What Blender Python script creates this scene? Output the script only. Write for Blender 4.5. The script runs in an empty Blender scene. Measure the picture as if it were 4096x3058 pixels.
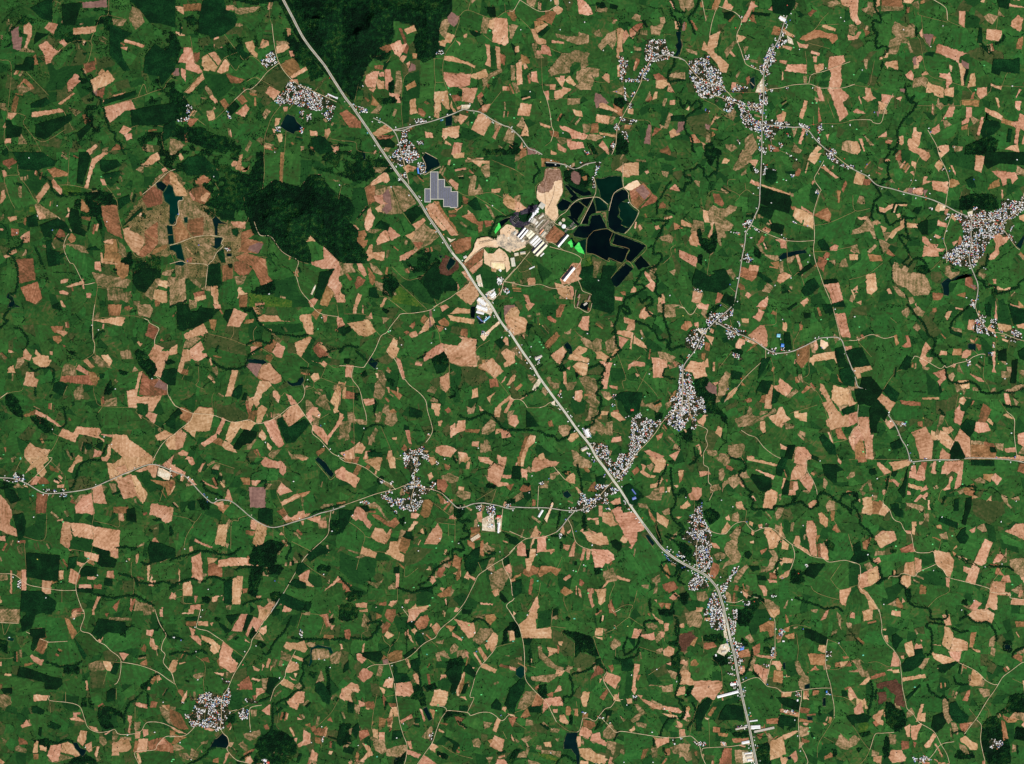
import bpy, math, random
import numpy as np
from mathutils import Vector

# ---------------------------------------------------------------- camera, sky, sun, exposure
SC = bpy.context.scene
M = 3.0                                  # metres per photo pixel: the scene is about 12.3 by 9.2 km
W0, H0 = 4096.0, 3058.0
ALT = 40000.0
cd = bpy.data.cameras.new('camera'); cam = bpy.data.objects.new('camera', cd)
SC.collection.objects.link(cam); cam.location = (0, 0, ALT)
cd.sensor_width = 36.0; cd.lens = 36.0 * ALT / (W0 * M); cd.clip_start = 100.0; cd.clip_end = 300000.0
SC.camera = cam
SUN_EL, SUN_AZ = math.radians(48), math.radians(132)     # light from the south-east
wd = bpy.data.worlds.new('World'); SC.world = wd; wd.use_nodes = True
wt = wd.node_tree; bg = wt.nodes['Background']
sk = wt.nodes.new('ShaderNodeTexSky'); sk.sky_type = 'NISHITA'; sk.sun_disc = False
sk.sun_elevation = SUN_EL; sk.sun_rotation = SUN_AZ
wt.links.new(sk.outputs[0], bg.inputs[0]); bg.inputs[1].default_value = 0.06
sl = bpy.data.lights.new('sun', 'SUN'); sl.energy = 4.2; sl.angle = math.radians(0.5); sl.color = (1.0, 0.965, 0.91)
so = bpy.data.objects.new('sun', sl); SC.collection.objects.link(so)
ts = Vector((math.cos(SUN_EL)*math.sin(SUN_AZ), math.cos(SUN_EL)*math.cos(SUN_AZ), math.sin(SUN_EL)))
so.rotation_euler = ts.to_track_quat('Z', 'Y').to_euler()
SC.view_settings.view_transform = 'Standard'; SC.view_settings.look = 'None'
SC.view_settings.exposure = 0.0; SC.view_settings.gamma = 1.0
random.seed(7); RNG = np.random.default_rng(11)
COL = SC.collection

# ---------------------------------------------------------------- survey: outlines read off the photograph
# one line per outline: a class letter, then pairs of base-36 numbers (x, y) in a tile whose corner follows '@'
DATA = """
@0 0
b0p0s0v0o0y0s0y120s1g0q1f0u110p10
p0c0x0k0s0k140o140m1i0e1g
b1b0u1g0o1q0q1l11
b260u2v0s2u0y2o102611
b151d1e181l1f1o1i1t1h1k1q1i1v1d1x1b1m
b1r191w16201b1x1e
n2h1w2t1t2u222j27
b2f232h212k262j28
b1z2h28272b282e2f212r
b2o2e37233f2d352k2x2m2t2r
n2s2q342l322w2s2u
p2r2p2w2n2v2v2s2u
b1q33262r282s1t34
b0y3c1s381x3b143h0y3h
b34363w2z413a3q3a393n373j333i
b3c2u3r2q3m2t3e2v
b322z382x372z3231
b3o403w3y3x443r46
b3p164a1c481f3o19
b3k1f3s1e3r1i
b2k4h2u4a2w4d2m4l
p2f03360036082g09
m3x07450a4a0o410w3x0r3t0j
m3c0k3r0l3n0s3d0r
n0e2y0g2u0k2w0h3c0c3a
b093c0i3d0c3k083i
b033s063m063t
b06440c440c490549
n0h2n0q2b112m0y2o0p2g
n1c3s1n3m1j3r1d3u
n4e244o1w4u224g26
b4j0d4o0d4o0g4j0g
n5320572057285328
m324e384d354l2z4l
d0w091e001k001k0o1a0l
d1u052g032e08280r1v0r
g270l2u0i2s0r260t
g1q0r250r280y1o181l11
d390q3x103k1a3n1q3v233o24391n
d0s1p111q10230p240g230h1y0p1x
g1e1x1j1v1o23201y2a231u2o1b2p1e2i1i2c
d0x331e2w1i3219370x37
d123p243e253k1c451242
d3v3a4l355732573k4q3q3x3q
d063k0c3l0e3q0o3s0m420744
d332z412p412t3334
d4u3r573k573z4u47
d4b1o4l1b4y1j571157234s2k4q2a4g284926
d3u005700570u4q0p4g0p460c
g3t2g492a4a2h3w2m
l38003u003w0a3s0k390h
l2s123812381e2t1b
l1k1q271b281e1t201o23
l3y414q3r4q3z464b3z4b
m0i2k0o2i0y2n0s2r0k2s
o3e2g3s2c3v2l3h2p
o2u1s371o3f1v3e1y2w23
o141c1c161o141q1e1j1e
d2a3y2n3o2p3t2d46
c020p0c0d0g0a
c2p122m182q1c
k2f232k2a2p2i2r2s2w2w30303035343a343h383p3a3w3f3z3e463k493m4g3p4l
c283r2s3c2y34
c1y422a3y2i46323r
c46444v41573z
t3800370g2z0i2v0s2q142p192q1e2m1u2i1y2j26
t2p1828181w1e1k1q
t1k0o1k021t04
t370g3r0l
t001s0c1y083c053t05480a4h
t00370c3b0r3g0p3o1043184i
t10431c471y3u
t0s251g2u
t3j1b3w0z
t3137432w4j2q4v2m4y2g5728
t432w492i4d2s
t1w3b263v
t3m3w483p4v3s4s414v4g
@679 0
n0e050x040y0c0v0c0f0c
l0f0c0w0c0v0i0f0i
l020p0b0o0c0z020x
l0d0o0v0p0u100d11
d10001m001o0b1x0e200m1y0s1m11181616120v100v0p0x0c
m1o081q061w0620092p072i0d230g1y0e1x0b1p0b
l200j2k0g2n0m230q1z0p
m1m0q240p260s1o0u
o1n0v260t24111o11
b1o061w081w0b1o0b
b3g0u3l0v3l123i13
l07130m120n1e0b1e
o0u1515131819111d0x1d0u1b
o19181n121s191d1h
l0n140u150x1d101i0p1l0o1e
g111d1a1b1c1h1c1j101l
g1d1i1s1a201k1k1s
b0f1f0n1f0p1o0r1w0v1y0z250u270r250h220h1v091v0d1m0f1l
b151l1c1j1j1t1g1y
b0z1p141m1f1z1c2519240y1y
n0o1m0w1k0w1r0s1v0q1r
b1e251k1v1n1r1s1x1q241j27
g1p1q201l271s1y231u21
l071v0h1w0g210520
p03210a210a290429
b0c210h230h2g0c28
b0h2q0z26112c0l2s0f2q
g10251a281o271w2k1o2s1f2z142i
l1w2c2i1o2q1y2w262n2i2c2l252f
o2o2f3a1w3e253k2d3a2q
o2i2l2o2f2z2k2s2x2l2w
b2y2k3a2q332z2u2r
o2t2s332z2u362o31
b281a2g172j1e2i1i2m1m2l1q2f1n2a1f
m2m1g2v172w192o1g
m35183h183k1b3f1c361c
b361d3h1b3k1f3c1k351m
b3j1i3n1i3p1o3l1p
b3k2a411z43233n2c
n3a1x3m1q3r1t3w233k2a3h28
o4a2o4e2g4o294g2m
n1o271y2a282d232h1u2h
d271i2e1n281s1y1i211c261b
l3a182s1f2k1m2o1s321j361e
b162v1a2t1f311d33
n1h301m2x1r341n39
l0x34192y1c321a390z3c
n1z2x252t2b302534
d1p371y3023361t3g
b1y3d29332d38283h
n0k3i0v3j0m3s0j3o
b353i3a3i383p343r
b353z3c3z3c473948
b453v4d3w4e414641
b4l3u4r3t4r3y4o444l41
l1h3u1r3g213d203j1o40
l1w43263o2l3p2q412b4c
l3i3y3v403w4l3f4l
l2t483448324l2t4l
l4s3y573t574b4s46
m284g2d462g482b4i
m00430a460g4b054l004l
d47444g414m434v4g4g4l4a4g
b3d363i363h3b3e3b
b4s4e504c504h4v4i
l4x1e571c571s4w1q
m4b2o4n2a4g2i4c2p
w3h3e3p3h3r3m3x3r3w3v3q3w3o3z3h3w3a3r3d3l
h3i2g3q2g462n4l2v4x344w384s3a4m374g3a483a3z383q343i333a3534303a2s3f2o
h3v3a3z3a3y3i3u3i
h423f473d473k423m
h4h3d4q3a4v3c4r3n4m3h
h2v1n331i351q321w2w1u
h301r381u2w202q1x2p1s
h0i330o360n3d0h3d
h063l0g3g0m3g0i3m
h353s3a3s3a3w353w
h3v3s3z3s3y3y3u3y
h4m2t4y2v4z2y4n2v
h1o3b1s3b1t3i1q3i
t2y062z0l310q3318361o391v3f25
T310q3318361o3a1y3h283r2h482p4l2v4y31
T391v2w252n2g2f2n292o1x2z
t1x2z1i3e193m
t123q0l3d
t3a35313h2x3r2t442t4l
t1m11201j271s2f1o2o1u2w24
t1c251j1u1o1p201k
t0m130p1l0s1w0z250s2d0f2r
t1o1q1y23221y
t2k2a2z2j
t2p2e2i2b2a2f
t3g3w3e4l
t3i2x4b36
t3b1x3r1p
t3q2y3m353j39
t4q445747
F0v0010001y002i053c0046005700572s4s2c4g1y461o3y1c3p0y3i0k3c083700
k001g081e051t0020
k0g0k0u0m
k0c0p0c11
k4q2i4y2s
f002n0e2s0o3a0i3k003m
f3c0z3m113w1e461o4e204l28462g44223p1t3m1e
f000x07120c1e081u001y
f003m0f3s143w1t461o4l0u4b0a440041
c371r3k1m
c232i2n26
@1358 0
F00003c003c0a300k2w0z2y1e2t1q2o1r2i1u2c1q28192a122d10280q1y0p1q0m1k0n1m0z1j19141g0u1o0y1s0s200p2a0e2s002i
l1k0o1q0m1y0q200u1u0w1q0u1s161m171m0z
l1y1228102c1226182018
b1x0v270r2a0x2011
n1r0u1u0u1z16201e1x1b1u12
b1i1c1p181t171v1c201a1x1i1s1q1m1k
n1w1g201b221e201m1w1k
b1t1p1w1n201o1w1v1s1s
b1z1w231t231y2122
o211e28172c1e261m231m
n261l2b1l2a1r261r
p2124251v291y29232325
n0q1g0u17141b1j1c1k1h1e1l1a1i141e
o001e0e1g0d1o031t001o
l0u1t161s1b1v1b2012200s20
n111y1b1y1a221222
b0s290w2711241624152b122m0u2l0r2g
b15261b251c2a172a
b122c1c2f1c2n152n
b1c231i221j281l2d1g2h1g2p1d2n
b0v2n132m102r
l142o1h2q1g2v142x102t
m1o241t241v2i1u2s1m2s1o2g
b1h2r1s2t1t321p321o2x1h2u
b232z292x2a392c3d233e
n2c372g382k3d2i3h2c3e
g1v302230223m1w3p1v3c
g1y282d232e2l2d2x1v2z1x2i
n1y2k282e2a2k202p
l2e1q2s1r2t2q2q322q3e2e3m233h2d3c2b2y2e2n
l2u233224332d362p2t2p
l321s3w1x3v263325
l2t1s321s32232u22
b341o3c1o411y40213s1x371t331s
b33253f273w273v2j3p2l382l332c
b2t2q372p382x3a39353830302y3j2t3h
b3i2l432m422q3y323m303n2o
n3b2u3k2t3m2z3e31
b3b2z3d373h3b3e3c3a36
l3w28442b432n3v2k
b3w284c224e274e2a442d3w2b
m4d284s214t254g2d492p482d
b4b1b4g1c4h1u4h204b1x4e1q
b4m1d4r1f4s214o214n1o
g4g1e4m1e4m1y4h1y
n4q1k4x1o4w1y4r1u
p3b0d3k0i3h0q3e0t380o370i
m320m380k3a0q370w35162z102y0w
b370z3f123b1a361a351e2x1c2y183417
b3g173l1a3k1d
b4j0j4z0k501a4w1d4j19
m490i4g0k4d104610
b4g0l4l0l4k0x4e0t
n4y0d570b570n500h
l3g0m3r0c4a0i440y3m0s
l371e3m1a4c1c4e1q48203w1u341n
d4e084m084n0i4i0j4e0f
d3v0w481141143w10
l4a104j0u4j194d15
b443e493d4i3l4a413w3u
n423a4e344h344d3c
b48354h334c3b483a
b323t3k3q3j423f44384134463142
b2j3w2r3y2s432k43
b3e483n493k4l3b4l
b35463b4a3b4c3449
m4m414i444r3p4s3s
b4j424q3q4s3q4m45
m4u46503t573w554b
b514b574g524d
g3m3r3w3u48413u463m41
l4e2s572q573m4v3m4g3g4a3e
w353h3c3f3c3q353r
P3m343w343u383m39
b3h373m343l393i39
b0z3y1e3o1l3v1443
n003d08390m3m0n3t0a3s
n0a3n0n3k0n3t
l163c1e301o351n3h1i3m173g
l00480h490i4g004i
l0o460y44164g144l0o4j
d14461i441o4a1m4e194d
b4u2k4z2l4y2p4u2p
n4y2k512l512p4y2p
m531y571y572e532e
b3o123s103s123p15
t3f0k3k0h3s0b490h4l0k4y0c570b
t3k0i3j0p3f113f17381g341o3220332d372p3b2v3g343i3b
t3i3b3o393s3a
R103i1c3o1l3v1q441u4l
R1l3v283q2s3l3c3e3o393u3a463c4j3k4v3q513s573y
R1l3v1w3v283q
t1w3u1u3c1u2s1x2b212621211w1w1s1r
t2t1q2t232u2g2t2q
t2u2g332g
t2s1r331q
t33253v273w1x
t4b3c4s2q
t0g310m2d0w261023
t3w003t0b
t4w044x0e
t49114j19
t00460h480k4h144k
t1w3v2048
t1j1o1g1t1e1v
h1u3w203t233u204022462c4g2b4l1k4l1q4e1s461u42
h283j2k3j2k3n2a3p
h0d310i360i390e34
h0k350u390t3d0m3a
h2t1g341i321m2u1m
h2b472i462i4a2b4b
s2q2s2
s1f1v2
s0p2k1
s3v331
s3a2t1
s173n1
s0z3m1
s2o3h1
s363h3
s322z1
s3x3ng
s4k2bg
s382mg
s4g0xg
f2c10300k2y182x1m2q1q2k1u2c1q
f0f280o230m2n0e30052n002i001t0f1u0s1r0s200o280k2d
f0y1e1a1i1j1j1g1q191t0y1q
f1g2d1m2e1m2s1h2q
f142x1e2x1m2v1w2w1u301e341632
f484g524g504l4b4l
c004208450m450m4g0q4l
c432b432k3w2n
d3j2q3n2q3n2v3j2v
@2038 0
n000c050d080j060n030m000h
l050c0c030u0c100c0s0m0m0t0c0m
n0s0l120g120b1b0c1e0e190r160p100m0u0m
b1a0a1g061l0a1j0e1f0g
b1b001g001g051c05
m0i000t000q080i04
b200026002a032e082h0f2c0h220f
b0q0u120p150r0u10
n0q0n0z0m120p0r0t
b0n0v0r0v0v141317131b0x1c0t1a0p13
d0u10150s180u0y14
b0y1c131c171g191o121m0t1m0t1i0y1i
b19171m191m1b191a
m1d101o132113220y2d122c1a201c1q181e13
m2h0z2o0v2r132k13
m2n1b2x10350w3618321h2w1b2q1i2m1d
b360v3b0u3e0x3c1e3d1j391k391r361p3716
b3d103g0w3k123h163d1b
m15241g1q1k1l1t1l1y1h251j2e1l2b1q2c1y2423241v1x1u1s201s261e27192a
m20242d202o222n2a2g2c2k2a2a2b222i1z2a
b1o2c1s291z2i1x2k1o2f
m1y2k2e292j2c2f2o232o
b061e0a1d0a1k061k
b071w0d1u0e2i082j
m011y041y052e022e
b0n250t240t2a0v2h0o2f
n0c1m0k1q0m1w0d1w
m0o1b0u1b0s1i111q0r1q
b1i291n291m2f1i2e
b172i1d2i1d2o172o
m0y2i172i172k0y2j
b1c2p1j2o1l2l1u2n1k2w1c2z
b112q162p162z142z
b0c320o340l3g083f
p2k2r2p2t2y322q342l382i30
b2o322t32383b363c2n37
b2l3e2z3g2x3p2k3m
m2z3g353h323p2y3o
b1v39253b263h1y3f
b0w3n183r173t0x3q
b1h3q1o3r233x2c4028451v441s3y1j3u
m263o2g3p2c3x273y
n2g3o2n3n2m3y2e3y
m2d3z2o402s422k472a44
b2n3x364035432p40
b1p451y472648284e1t4g1q4c
b1f491p4f1o4j1g4g
b2r462x4e2y4l2n4b
b184g1e4j1e4l184l
p0j4c0s4g0x4l0j4l
m1q2x232x23331q34
g1s21221u231y1u2a1q28
o1o2w282d2e282g2a1y2q1o2w
m3q0f3w0h3v0l400n3u0n3m0k
n3n0t3v0p3y0p3y0u3s0y3k0w
b3k0w3s0y3n163k12
m3u0x430w43123w11
m4g0j4l0i4m0o4i0v4g124711460s4d0s4h0p
b4q014u024x0a4v0a
b4w0m510o510w4x0v
p540r570n570x540x
m3o1d3w1f3x1j3p1i
n49284f264o2d4q2i4j2n4c2m4d2e
b4c2e4o2d4q2i4j2n4c2m
b4b2q4e2q4d2x482z
m4k2x4o2x4l364j35
b4r2z4x2z4w344r34
p443p473q464a3z49
n4b3s4i3u4842
p503m573m573u4y3z
m4q3c4u3e4o3u4k3t
g4j364s374l3r4g3o
d4s3g573f573m4s3l
m4q275725572d4q2a
n3f3p3m3q3k3u3e3u
b3i383o383o3e3i3d
n3r1q3v1s3q243o22
l46034e014e09460a
m50005700570e5208
l0a2x1q2y1q3h0p3m0c3c
l193e2m3a2k3w1o3m1k3r1a3q
g2n3o363p363y2o3w
b3q1t3s1u3p243o23
b371y3a1w392a372a
w4y0y530y5216551c511k4z1o4w1o4z1i4x1d50194y12
k4w1o4v1y4r244p2a4q2g502e572e
k4s0a4t0h4x0k510u500y
c46094e094j0a4l0f4i09
c3e0s3i0o3q0y3t0x
c3h173s123w0u460i
k4t004y0c570e
c572k522s4y2x52325739
c3y334630
c2g2a2l2h
h44164b174l164o1c4p1j4s1o4o1s4c1t461x411t401k421c
h4g1j4v1k4v1n4i1o
h391o3d1o3e1t3i1s3i203g243g283a2d391y
h3w23471u462242263y2d3u2i3s2c
h3b2b3t2d3t2f3b2g
h3y2b452d442f3y2e
h3d2k3g2o3h2z3p343k383g303e2u
h3a3h3m3k3t3k3m3p3a3m
h343o3c3q373w333t
h3a3v3h3x3j483f44
h2z4c33463644324l2y4j
h284g2h4l294l
h3q2p3t2o3o2w3l2u
f373z3d3y3i463j4g3g4l364l3648
f342x3e2w3i303c383434
f2k032u032u092m09
f004608490d4g084l004l
f2a482i4c2n4l2i4l2c4e
T000c040c0a020c010k060v0c150c1a091g051g00
R003s053w0c430k4e0s4h0z4l
t0b0k0m0v0r180x1m0z2i102p142z173c193r1b3u1a411847124c
T102p142z173c193r1b3w1a411847
t142z1o2x1q34
t171g1m1m
t282c2p2g322e
T461s42203y283w2g3s2p3m303g3a3a3l373s3641354b314l
t3c1o3c203d2d3d2q3f30
t3c2d3u2e452e
R461u4g1o4o1n4v1p511q571t
t5316541e511o4y1q
t3d3h3r3k463n464b
t4l164l114s11
t2c4b2h4l
s280o1
s362qb
s0x31y
s3m1kg
s053ig
s183jg
s0c0w1
s0m2q1
s1i0w1
s2s1i1
s1s031
s18011
s1l3y1
s2t421
@2717 0
k0l000k060f0e0a0k0e0s0h11
k000k020s000x
k002x04370a300c350k300o360e3c083g063q083y0e440e4e0i4j
w000x020z0117031b001o
f0r4b1047124e184g1a4l0r4l
m03000f000g070a0c0608
n120018001608140b0y0a
b1d001f001g041m071k0b1a08
m0r0h0v0g0s0o
b25012c072609230h1z0o1u0o1y0g2209
n040p080o080t060x030x
n0b0m0e0m0k0v0i0x
b0x12180x141e111g111k191q1h1x1e261724151x0u1k0o1h0q180u1e
m071g0j1j0j1n081j
b1h1k1j1i1o1o1m1p
b1q1120141v181q1a
n2t0s310u2z122q11
b330v3f123d143210
d2r003g003g05380h2s0e
d260d2q0f2o0i250g
d1c0e1k0c1o0f1h0m1c0k
n1k0g1o0h1i0o1g0n
m231r2c1t2c1w231u
m1w1e221e1y1m
m1c1j1m181q191e1q
g26262c2a2c2k252o222k
w242c282a292k262o232i
b1k2g1p2g1p2l1j2o
n1z2b2329232g202j
b3425371x3s1x3s273m263e253424
b3224332d312e
b2z1s371t361x2z1v
b321c3d1f3b1i321f
b3h183m1b3u1c3s1g3k1f
n3m14400w440w4g104o114p164j1b4g1544143r183k16
b490r4c0r4n0v4m0y480t
b3x1i461l451o3w1l
b3y1o431o421v3z1u
b401x4a1w4a2242264020
b4g1p4v1n4x1u4t1x4s2a4u2d4r2m4f2m4i264e21
m4m244s244t2b4n2b
b4e2n4s2m512v4u324y39503e4r3m4o3c4j2x
b422k462l4b304530
b3p2z3t303o3j3k3h
n4435483m443n
b323a363c343l313k
m3c3s3i3t3e43
b3n3s3r3u3m4a3j493n3w
m3o293s2a3s2h3p2h
b434b484e414l3w4l
b4c404g3z4e46
m4u4850465748574l4t4g
b5011571457175017
m5010530q570s5712
b4s005700570p530k51084t05
m4e034o004s044g08
n3t0f3y0a430c3w0i
n0o2s0s2q
m0t3w0x3z0x480s48
b0n470s4a0q4b
b0x3q123g183h123k0z3p
b07390b350a3a
m1d4a1m4a1q4e1j4i1e4e
m1y44263y2c4e264l1y4i
m283e2g3g2g3i283g
b2b412g432g452b44
p0s3o0x3q0w3v0s3t
p003m053n033w003x
g462e4g2e4e2l452k
o4u2x512w52344u34
o083i0u3c0y3r0p410c3w
g162w1e2z1a381234
o1l2w1u2s1w2y1q2z
l1m181q14200u2i0s2k1e281o1u1m
l0s0m0x0w0u190m160k0w
l0q0b120b0y0p0s0m
l2s1o3w1o3w283m2n2n2i2p20
l322n3w2k463c443m3m3m
l4s1y571u572i4t2k
h0a1u0k1q0q1q0r1m0w1o0w1u121y19281a2g1e2q162u0y2x0m2w0h2o0e2e0b2c0b22
h1c2u1j2w1y321y3a1s3b1q321j3c1b3a1e32182x
h1u38223a283k2g3m2g3w283w1y3r1t3g
h2g3m2u3k303n3a3m383s303u2u402q482i3y
h1j2p1q2j212m212r1i2r
h2e1x2j1y2j262e26
h2d2s2m2s2m342e34
h20302g342g3c2339
h2i1r2o1h2s1h2w1u2n202k282s252k2a
h2w1932143a16301e2x1g
h320y35103216
h1y1o221n221s1y1s
h231x291z2921231z
h2d4c2l4d2k4l2d4g
h3k3n3w3r3v3u3k3q
h423p483n493w453y4346484e
h4d4c4m4g4o4l4g4l4a4g
h2p4b2u4e2q4i
h2y483449304e
h2m2o2s2n2r2r
h352l392m382p352o
h3q3v3t3x3s40
h0s380x3a0v3d0s3b
h363w393y3842
h1p451u461s4a
h3c113g143e16
h1q0g1v0i1t0l
h122x162y1233
P2z0h360j340o2z0m
P37123c163e1c381a
P2b2k2h2b2h2r292r
s3a0mb
s370r1
s4232g
s3y32g
s3239g
s3a42g
s3e3ug
s4640g
s1u0qg
s230mv
s3e1fg
s4s0j1
s4w0n1
s4j3r1
s523q1
s3y2m1
s3z3pr
s3706r
s1o0ur
s4c211
s3k1h1
R3g003a0a340o2y162q1l2k212i282i2s2h3c2g3w2g4l
R2g3p2s3q323r3e3s3m3s3u3w42464c4f4l4l
t3n3s3y3p4b3o4q3o573k
T0o000q0a0s0k
t0q0a130b
T1408100k0y0s0w14
T16071e0a1o0e1u0l1t0s1q0z1p161t1g1x1s211y2i25
T001r061t0d220m2c0y2h182k1g2r1l2x
t1g2r2i2r
t0n2m0n2w123418391j3g1q3g
T0w2t182w1o3223362g37
t2i28292q
T2j2q2q2n302m3c2j3o2i3w2i462m4g2m4u2m572i
T3u2h3x284b24521u
t3x283q283s1y3q1j
t3k16400w480l4f0e
t3t1a4g1g
t440r4q0q
t4e2z4l3i
t3z3q3z3g
t2q412r4b324i3a4l
T282k242g
c163r12441a461i42
c3j1o3a1m
@3396 0
n0z001k001m080z06
m0y061m061m0b0y0c
b0u000x000x060t080r06
m0d0a0k080k020q030p080v0a0w0e0q0e0p0i0i0e
b00000a00090g0d0p090r030k020a0008
m000r080s090w030z000z
b001407120a0y0d0y09160017
n1q081t081s0e1p0e
m1u042201230a1y08
b1m001y001u041m03
m1d0n1o0t1u0p1y0r1y141o141s181w1k1t1l1q1a1j1a1g1k1e1m161m17181e141a0z1a0u
g1e0t1n0u1m101e0y
b111m131i161l151q111q
b121w141u1g1t1g23161z1522
b0w1q0z1o101r0x1s
p1w1q201o1z201x1z
b1x1y231x22211x22
m0g1r0k1r0j220h21
b230z260v27162413
p27102i112e1e2a19
n2i122l142h1c
b2m1c2o1b2z1f3i1l3a1p391w341s2k1k
p3c1s3k1w3j233c1y
b391v3c1w3h243f2j3c2k3a24
b3m273q263r2k3i2m
d3h223k223f2k3e2c
b390c3g0c3f0u390p
g3g0c3o0g3w0k3v0u3g0u
d3v0u3y0u3y1b3t1a
b430v4j0x4i144g1846174216
b500g560l540q540v520y4s0s4u0m
n50165613541h4y1g
d4a1r4u1s521q52274q264i244g294826
b2z1x321z31263024
b2o262x272z24322g2y2k2x2q2v2i2w2d2o2a
b2c2f2g2i2p2k2t2m2t2w2j2u2i2r2a2r
b2u2n342l332w2u2u
b3t2m432l432u3w2y3s2s
b472h4c2j4j2k4i2o472k
b512n542o4y2x
b4c2w4f2x4h364f38
b413746394c3b4k3g4j3l4d3i483g413b
b4x305430523a503a4x36
b523d573f573w523t504a4w494y3t4s3o503m
n4j3i503o4y3s4i3n
b573y544a574a
b4x1e4y1e
n3c2z3v2z3u363c34
o3d2p3m2q3o2y3c2z
n3n2t3q2q3p2y3l2y
g2o2w332x32342o32
b2q3m2z363536323h2w3h
b3h363n373n3g3k3i3k3m3c3q3c3m3h3i
n3c3r3j3o3i3u3c3v
b3x3h403h3v413s40
b2g3u2o3o2p3w2j402f3y
b1v441x3s203s203w253x234b204e1q4b1r44
b1h421m411m491k4b1f48
b1r4b204d284g2e4l224l1s4g
b2r4b2y4b2z4g2t4l2m4d
b0u43143w1442
m0f3z0r4b0m4b
b0a440e440h4h0g4i
b024709470d4g094l024h
b043b09380i3d063d
b112t1a2w15330y30
b0v30153312390x39
b0h2m0n2m0p2u0t2x0k310e2w0i2v
b0b2u0e350a2w
p0t3b0w3b0v3h
b1e2x1k2v1j30
m26292c2c2a2m222g
b1o281u231x281w2e1q2c
b25272a242d272629
m1x2c262a242k1w2m
p1i2n1o2n1n2r1j2q
n1o281s26
d423k4g3m4i3s4b3z3z443w3w
f3h4b46414g464b4l3f4l
f463c423a463w4042
d4q3u4u3u4s484o48
l46464s464q4c464c
b3y00410040033w02
d4e004s004q0a4g08
b4r04570857094q07
b4u0052005201
l250i2m0m2k0z280z
l0u0m190c1c0g1c0u1816121c0u190w0w
l2y1g320u3h0u3w1e3h1k
l14241k261o2k1g2q122n0w2d
o3q1g3y1e461o3w1u3k1o
o1t1626162c1j201o1u1j
l2i1m2y1u341y2n262e24
l2n3w3a3m34412q48
k0r000t0c0x0f0y0o0q0m0q0w0u100s1a0u1g101e161g141k101o0w1q101u0y20
c101u122217231j241q2c1w2g1u2k1l2k
c0u100i140i180r17
k1o2k1p2u1u301y2u1u3220331w3a1s3e1k3o1g3w1h461e4e184g164a
c0z200u2e0x2k
c1l001p081p0o1w0s
k200u2014
c57104y144o10
k4l124j184c1c
c4b1o421g3y1c401o
t250h260s28172f1f
t2i002s062w0b2x0m3g0u
T2i002s062w0b2x0m
t210e250h2x0o
t0r1t0o280k2k002i
T003l063k0m3k0q3n0y3n123a16321b2s
T2c3v2g422l4b2o4l
t1t1523162b262y2f3e2k3i2l3o2s3w2y462q4b2k572l
t3b353c2z3w2y
t4j2k4o274t26
t4d0v4f0e
t4f004h0d
t203534353b35
t3j413j3t
t00000200
s2s0s1
s1m0w1
s2d3t1
s2f3xb
s2f1e1
s4u2k1
s344d1
s013p1
s0r3cb
s2v3ig
s3r2og
s401yv
s0528g
s083ug
s0e231
@0 610
b01160514061c021i001j
b020k050j080p040r
n03090e060i0a0a0g030d
b080g0d0g0a0i
b121c1e0w1h11151i
b1j0v1l0s1q0z1u131u1a1p161l12
b2q07330038002u0c2p0p2m122i122n0i
b1a041f031g051c06
n1e0i1m0g210m200p1l0r
d0d000s0019001o0a1m0f190h140k0k0i0i08
d2d002m002p062g0z2a0x2c0a
v1v0z2f122d1a1v1a
b2l002r002o03
g0i0n0k0k140k1e0u121a0s0w
l050r0k0o0u16141i0k1o0a1c
l1e1e1u1b2a1c281o1q1w161i
m111k141i1q1x1620
b111k1d1x1620
v0v1n111l121u0w1s
l1o002b002b0x1m0u1m0q210o200k1o0g
b081x0i1w0i200b22
b0029042a032c002b
n0c290k2a0k2g0c2h
n0q1y0u1x0r260p24
d0s1y121u15270u28
d16261q1y1y23242d222f1t2a1k2a1j2k1b2i
d241o2c1q2e282l2d2i2i262e2120
n2f1w2p1x2o212f1z
n301l3g1k3i1t3k263n2k3i2i372d3220
b322n3c2k3c2q342p
n332q3c2q3c2k3g2l3h2z3m323k3a3238342x
b2z2z312z32383i3b3h3c303a
m3j2o3p2s3s343i34
b2t392z38303j2t3h
b2z0s330t360z310z
b480e4g044o004r074i0d
b4s0i4w0g4z0j4u0m
m4l0s4y0k4w0o4m0u
n4g124l104t164t1j4d1n471d
n4s0u520k570o571a54144y10
w4m0x4s0v4y104u164o12
W4u18500y54115516571b571q521l4w1g
o4o1m521k561s52224q204k1s
m49214o214o2m4b26
b3n2a3x263u2b422e482i4a2o462v44323w2w3q2n3o2g
n4a2c4o224o2q4g2z49344332462w4b2q
m4o224y25502n4y2q4o2q
W4y265427542g4z2f
W4z2h552h562p502q
W5020571y57265124
W512t572q572z
n4k2v4y2q4y2u4i32
d4e3a4h3g4s3h4q3p4l3s4b4644443y3w3y3o463h463a
f2l182y143a183h1j3g1t3c1m301k3020322c302i2x232q1u2i1e
f3c3h3w2x3y3c3s3m3k3q3g3k
d3i1e3u193w1g3i1q
d2y083a093h083m0e340m300k
d310o3k0k3h0q340s
g3r004405460f3y0k
d3y1v481m481q3w213o26
d1d2n1k2l1j2w1s2y1s3c1g3e1e34
d2j2w302x2u2s
m2q3k3c3o3v3s3r413k4037402w3y
o2s3m3c3u32402w3y
n3d373u3c3s3o3m3s3h3m
m4b444l3q4q3q4s3u4m424i4e4846
b4q3s4z3t4y414o3y
b4l424y444y4g4t4h4j4c
n0h360z35123s0k3w0j3k
n0m40143u194b124i0s4e
l083c0h3g0i3w0e460646043w063k
w09460e4b0g4i0m4l084l0c4e074b
b1t3s213r203u1t3w
b1y3z2g3t2i3w2240
b1r441v43214620481s47
b2k462p462p4b2k4b
b1s4e1u4e1y4l1u4l
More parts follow.
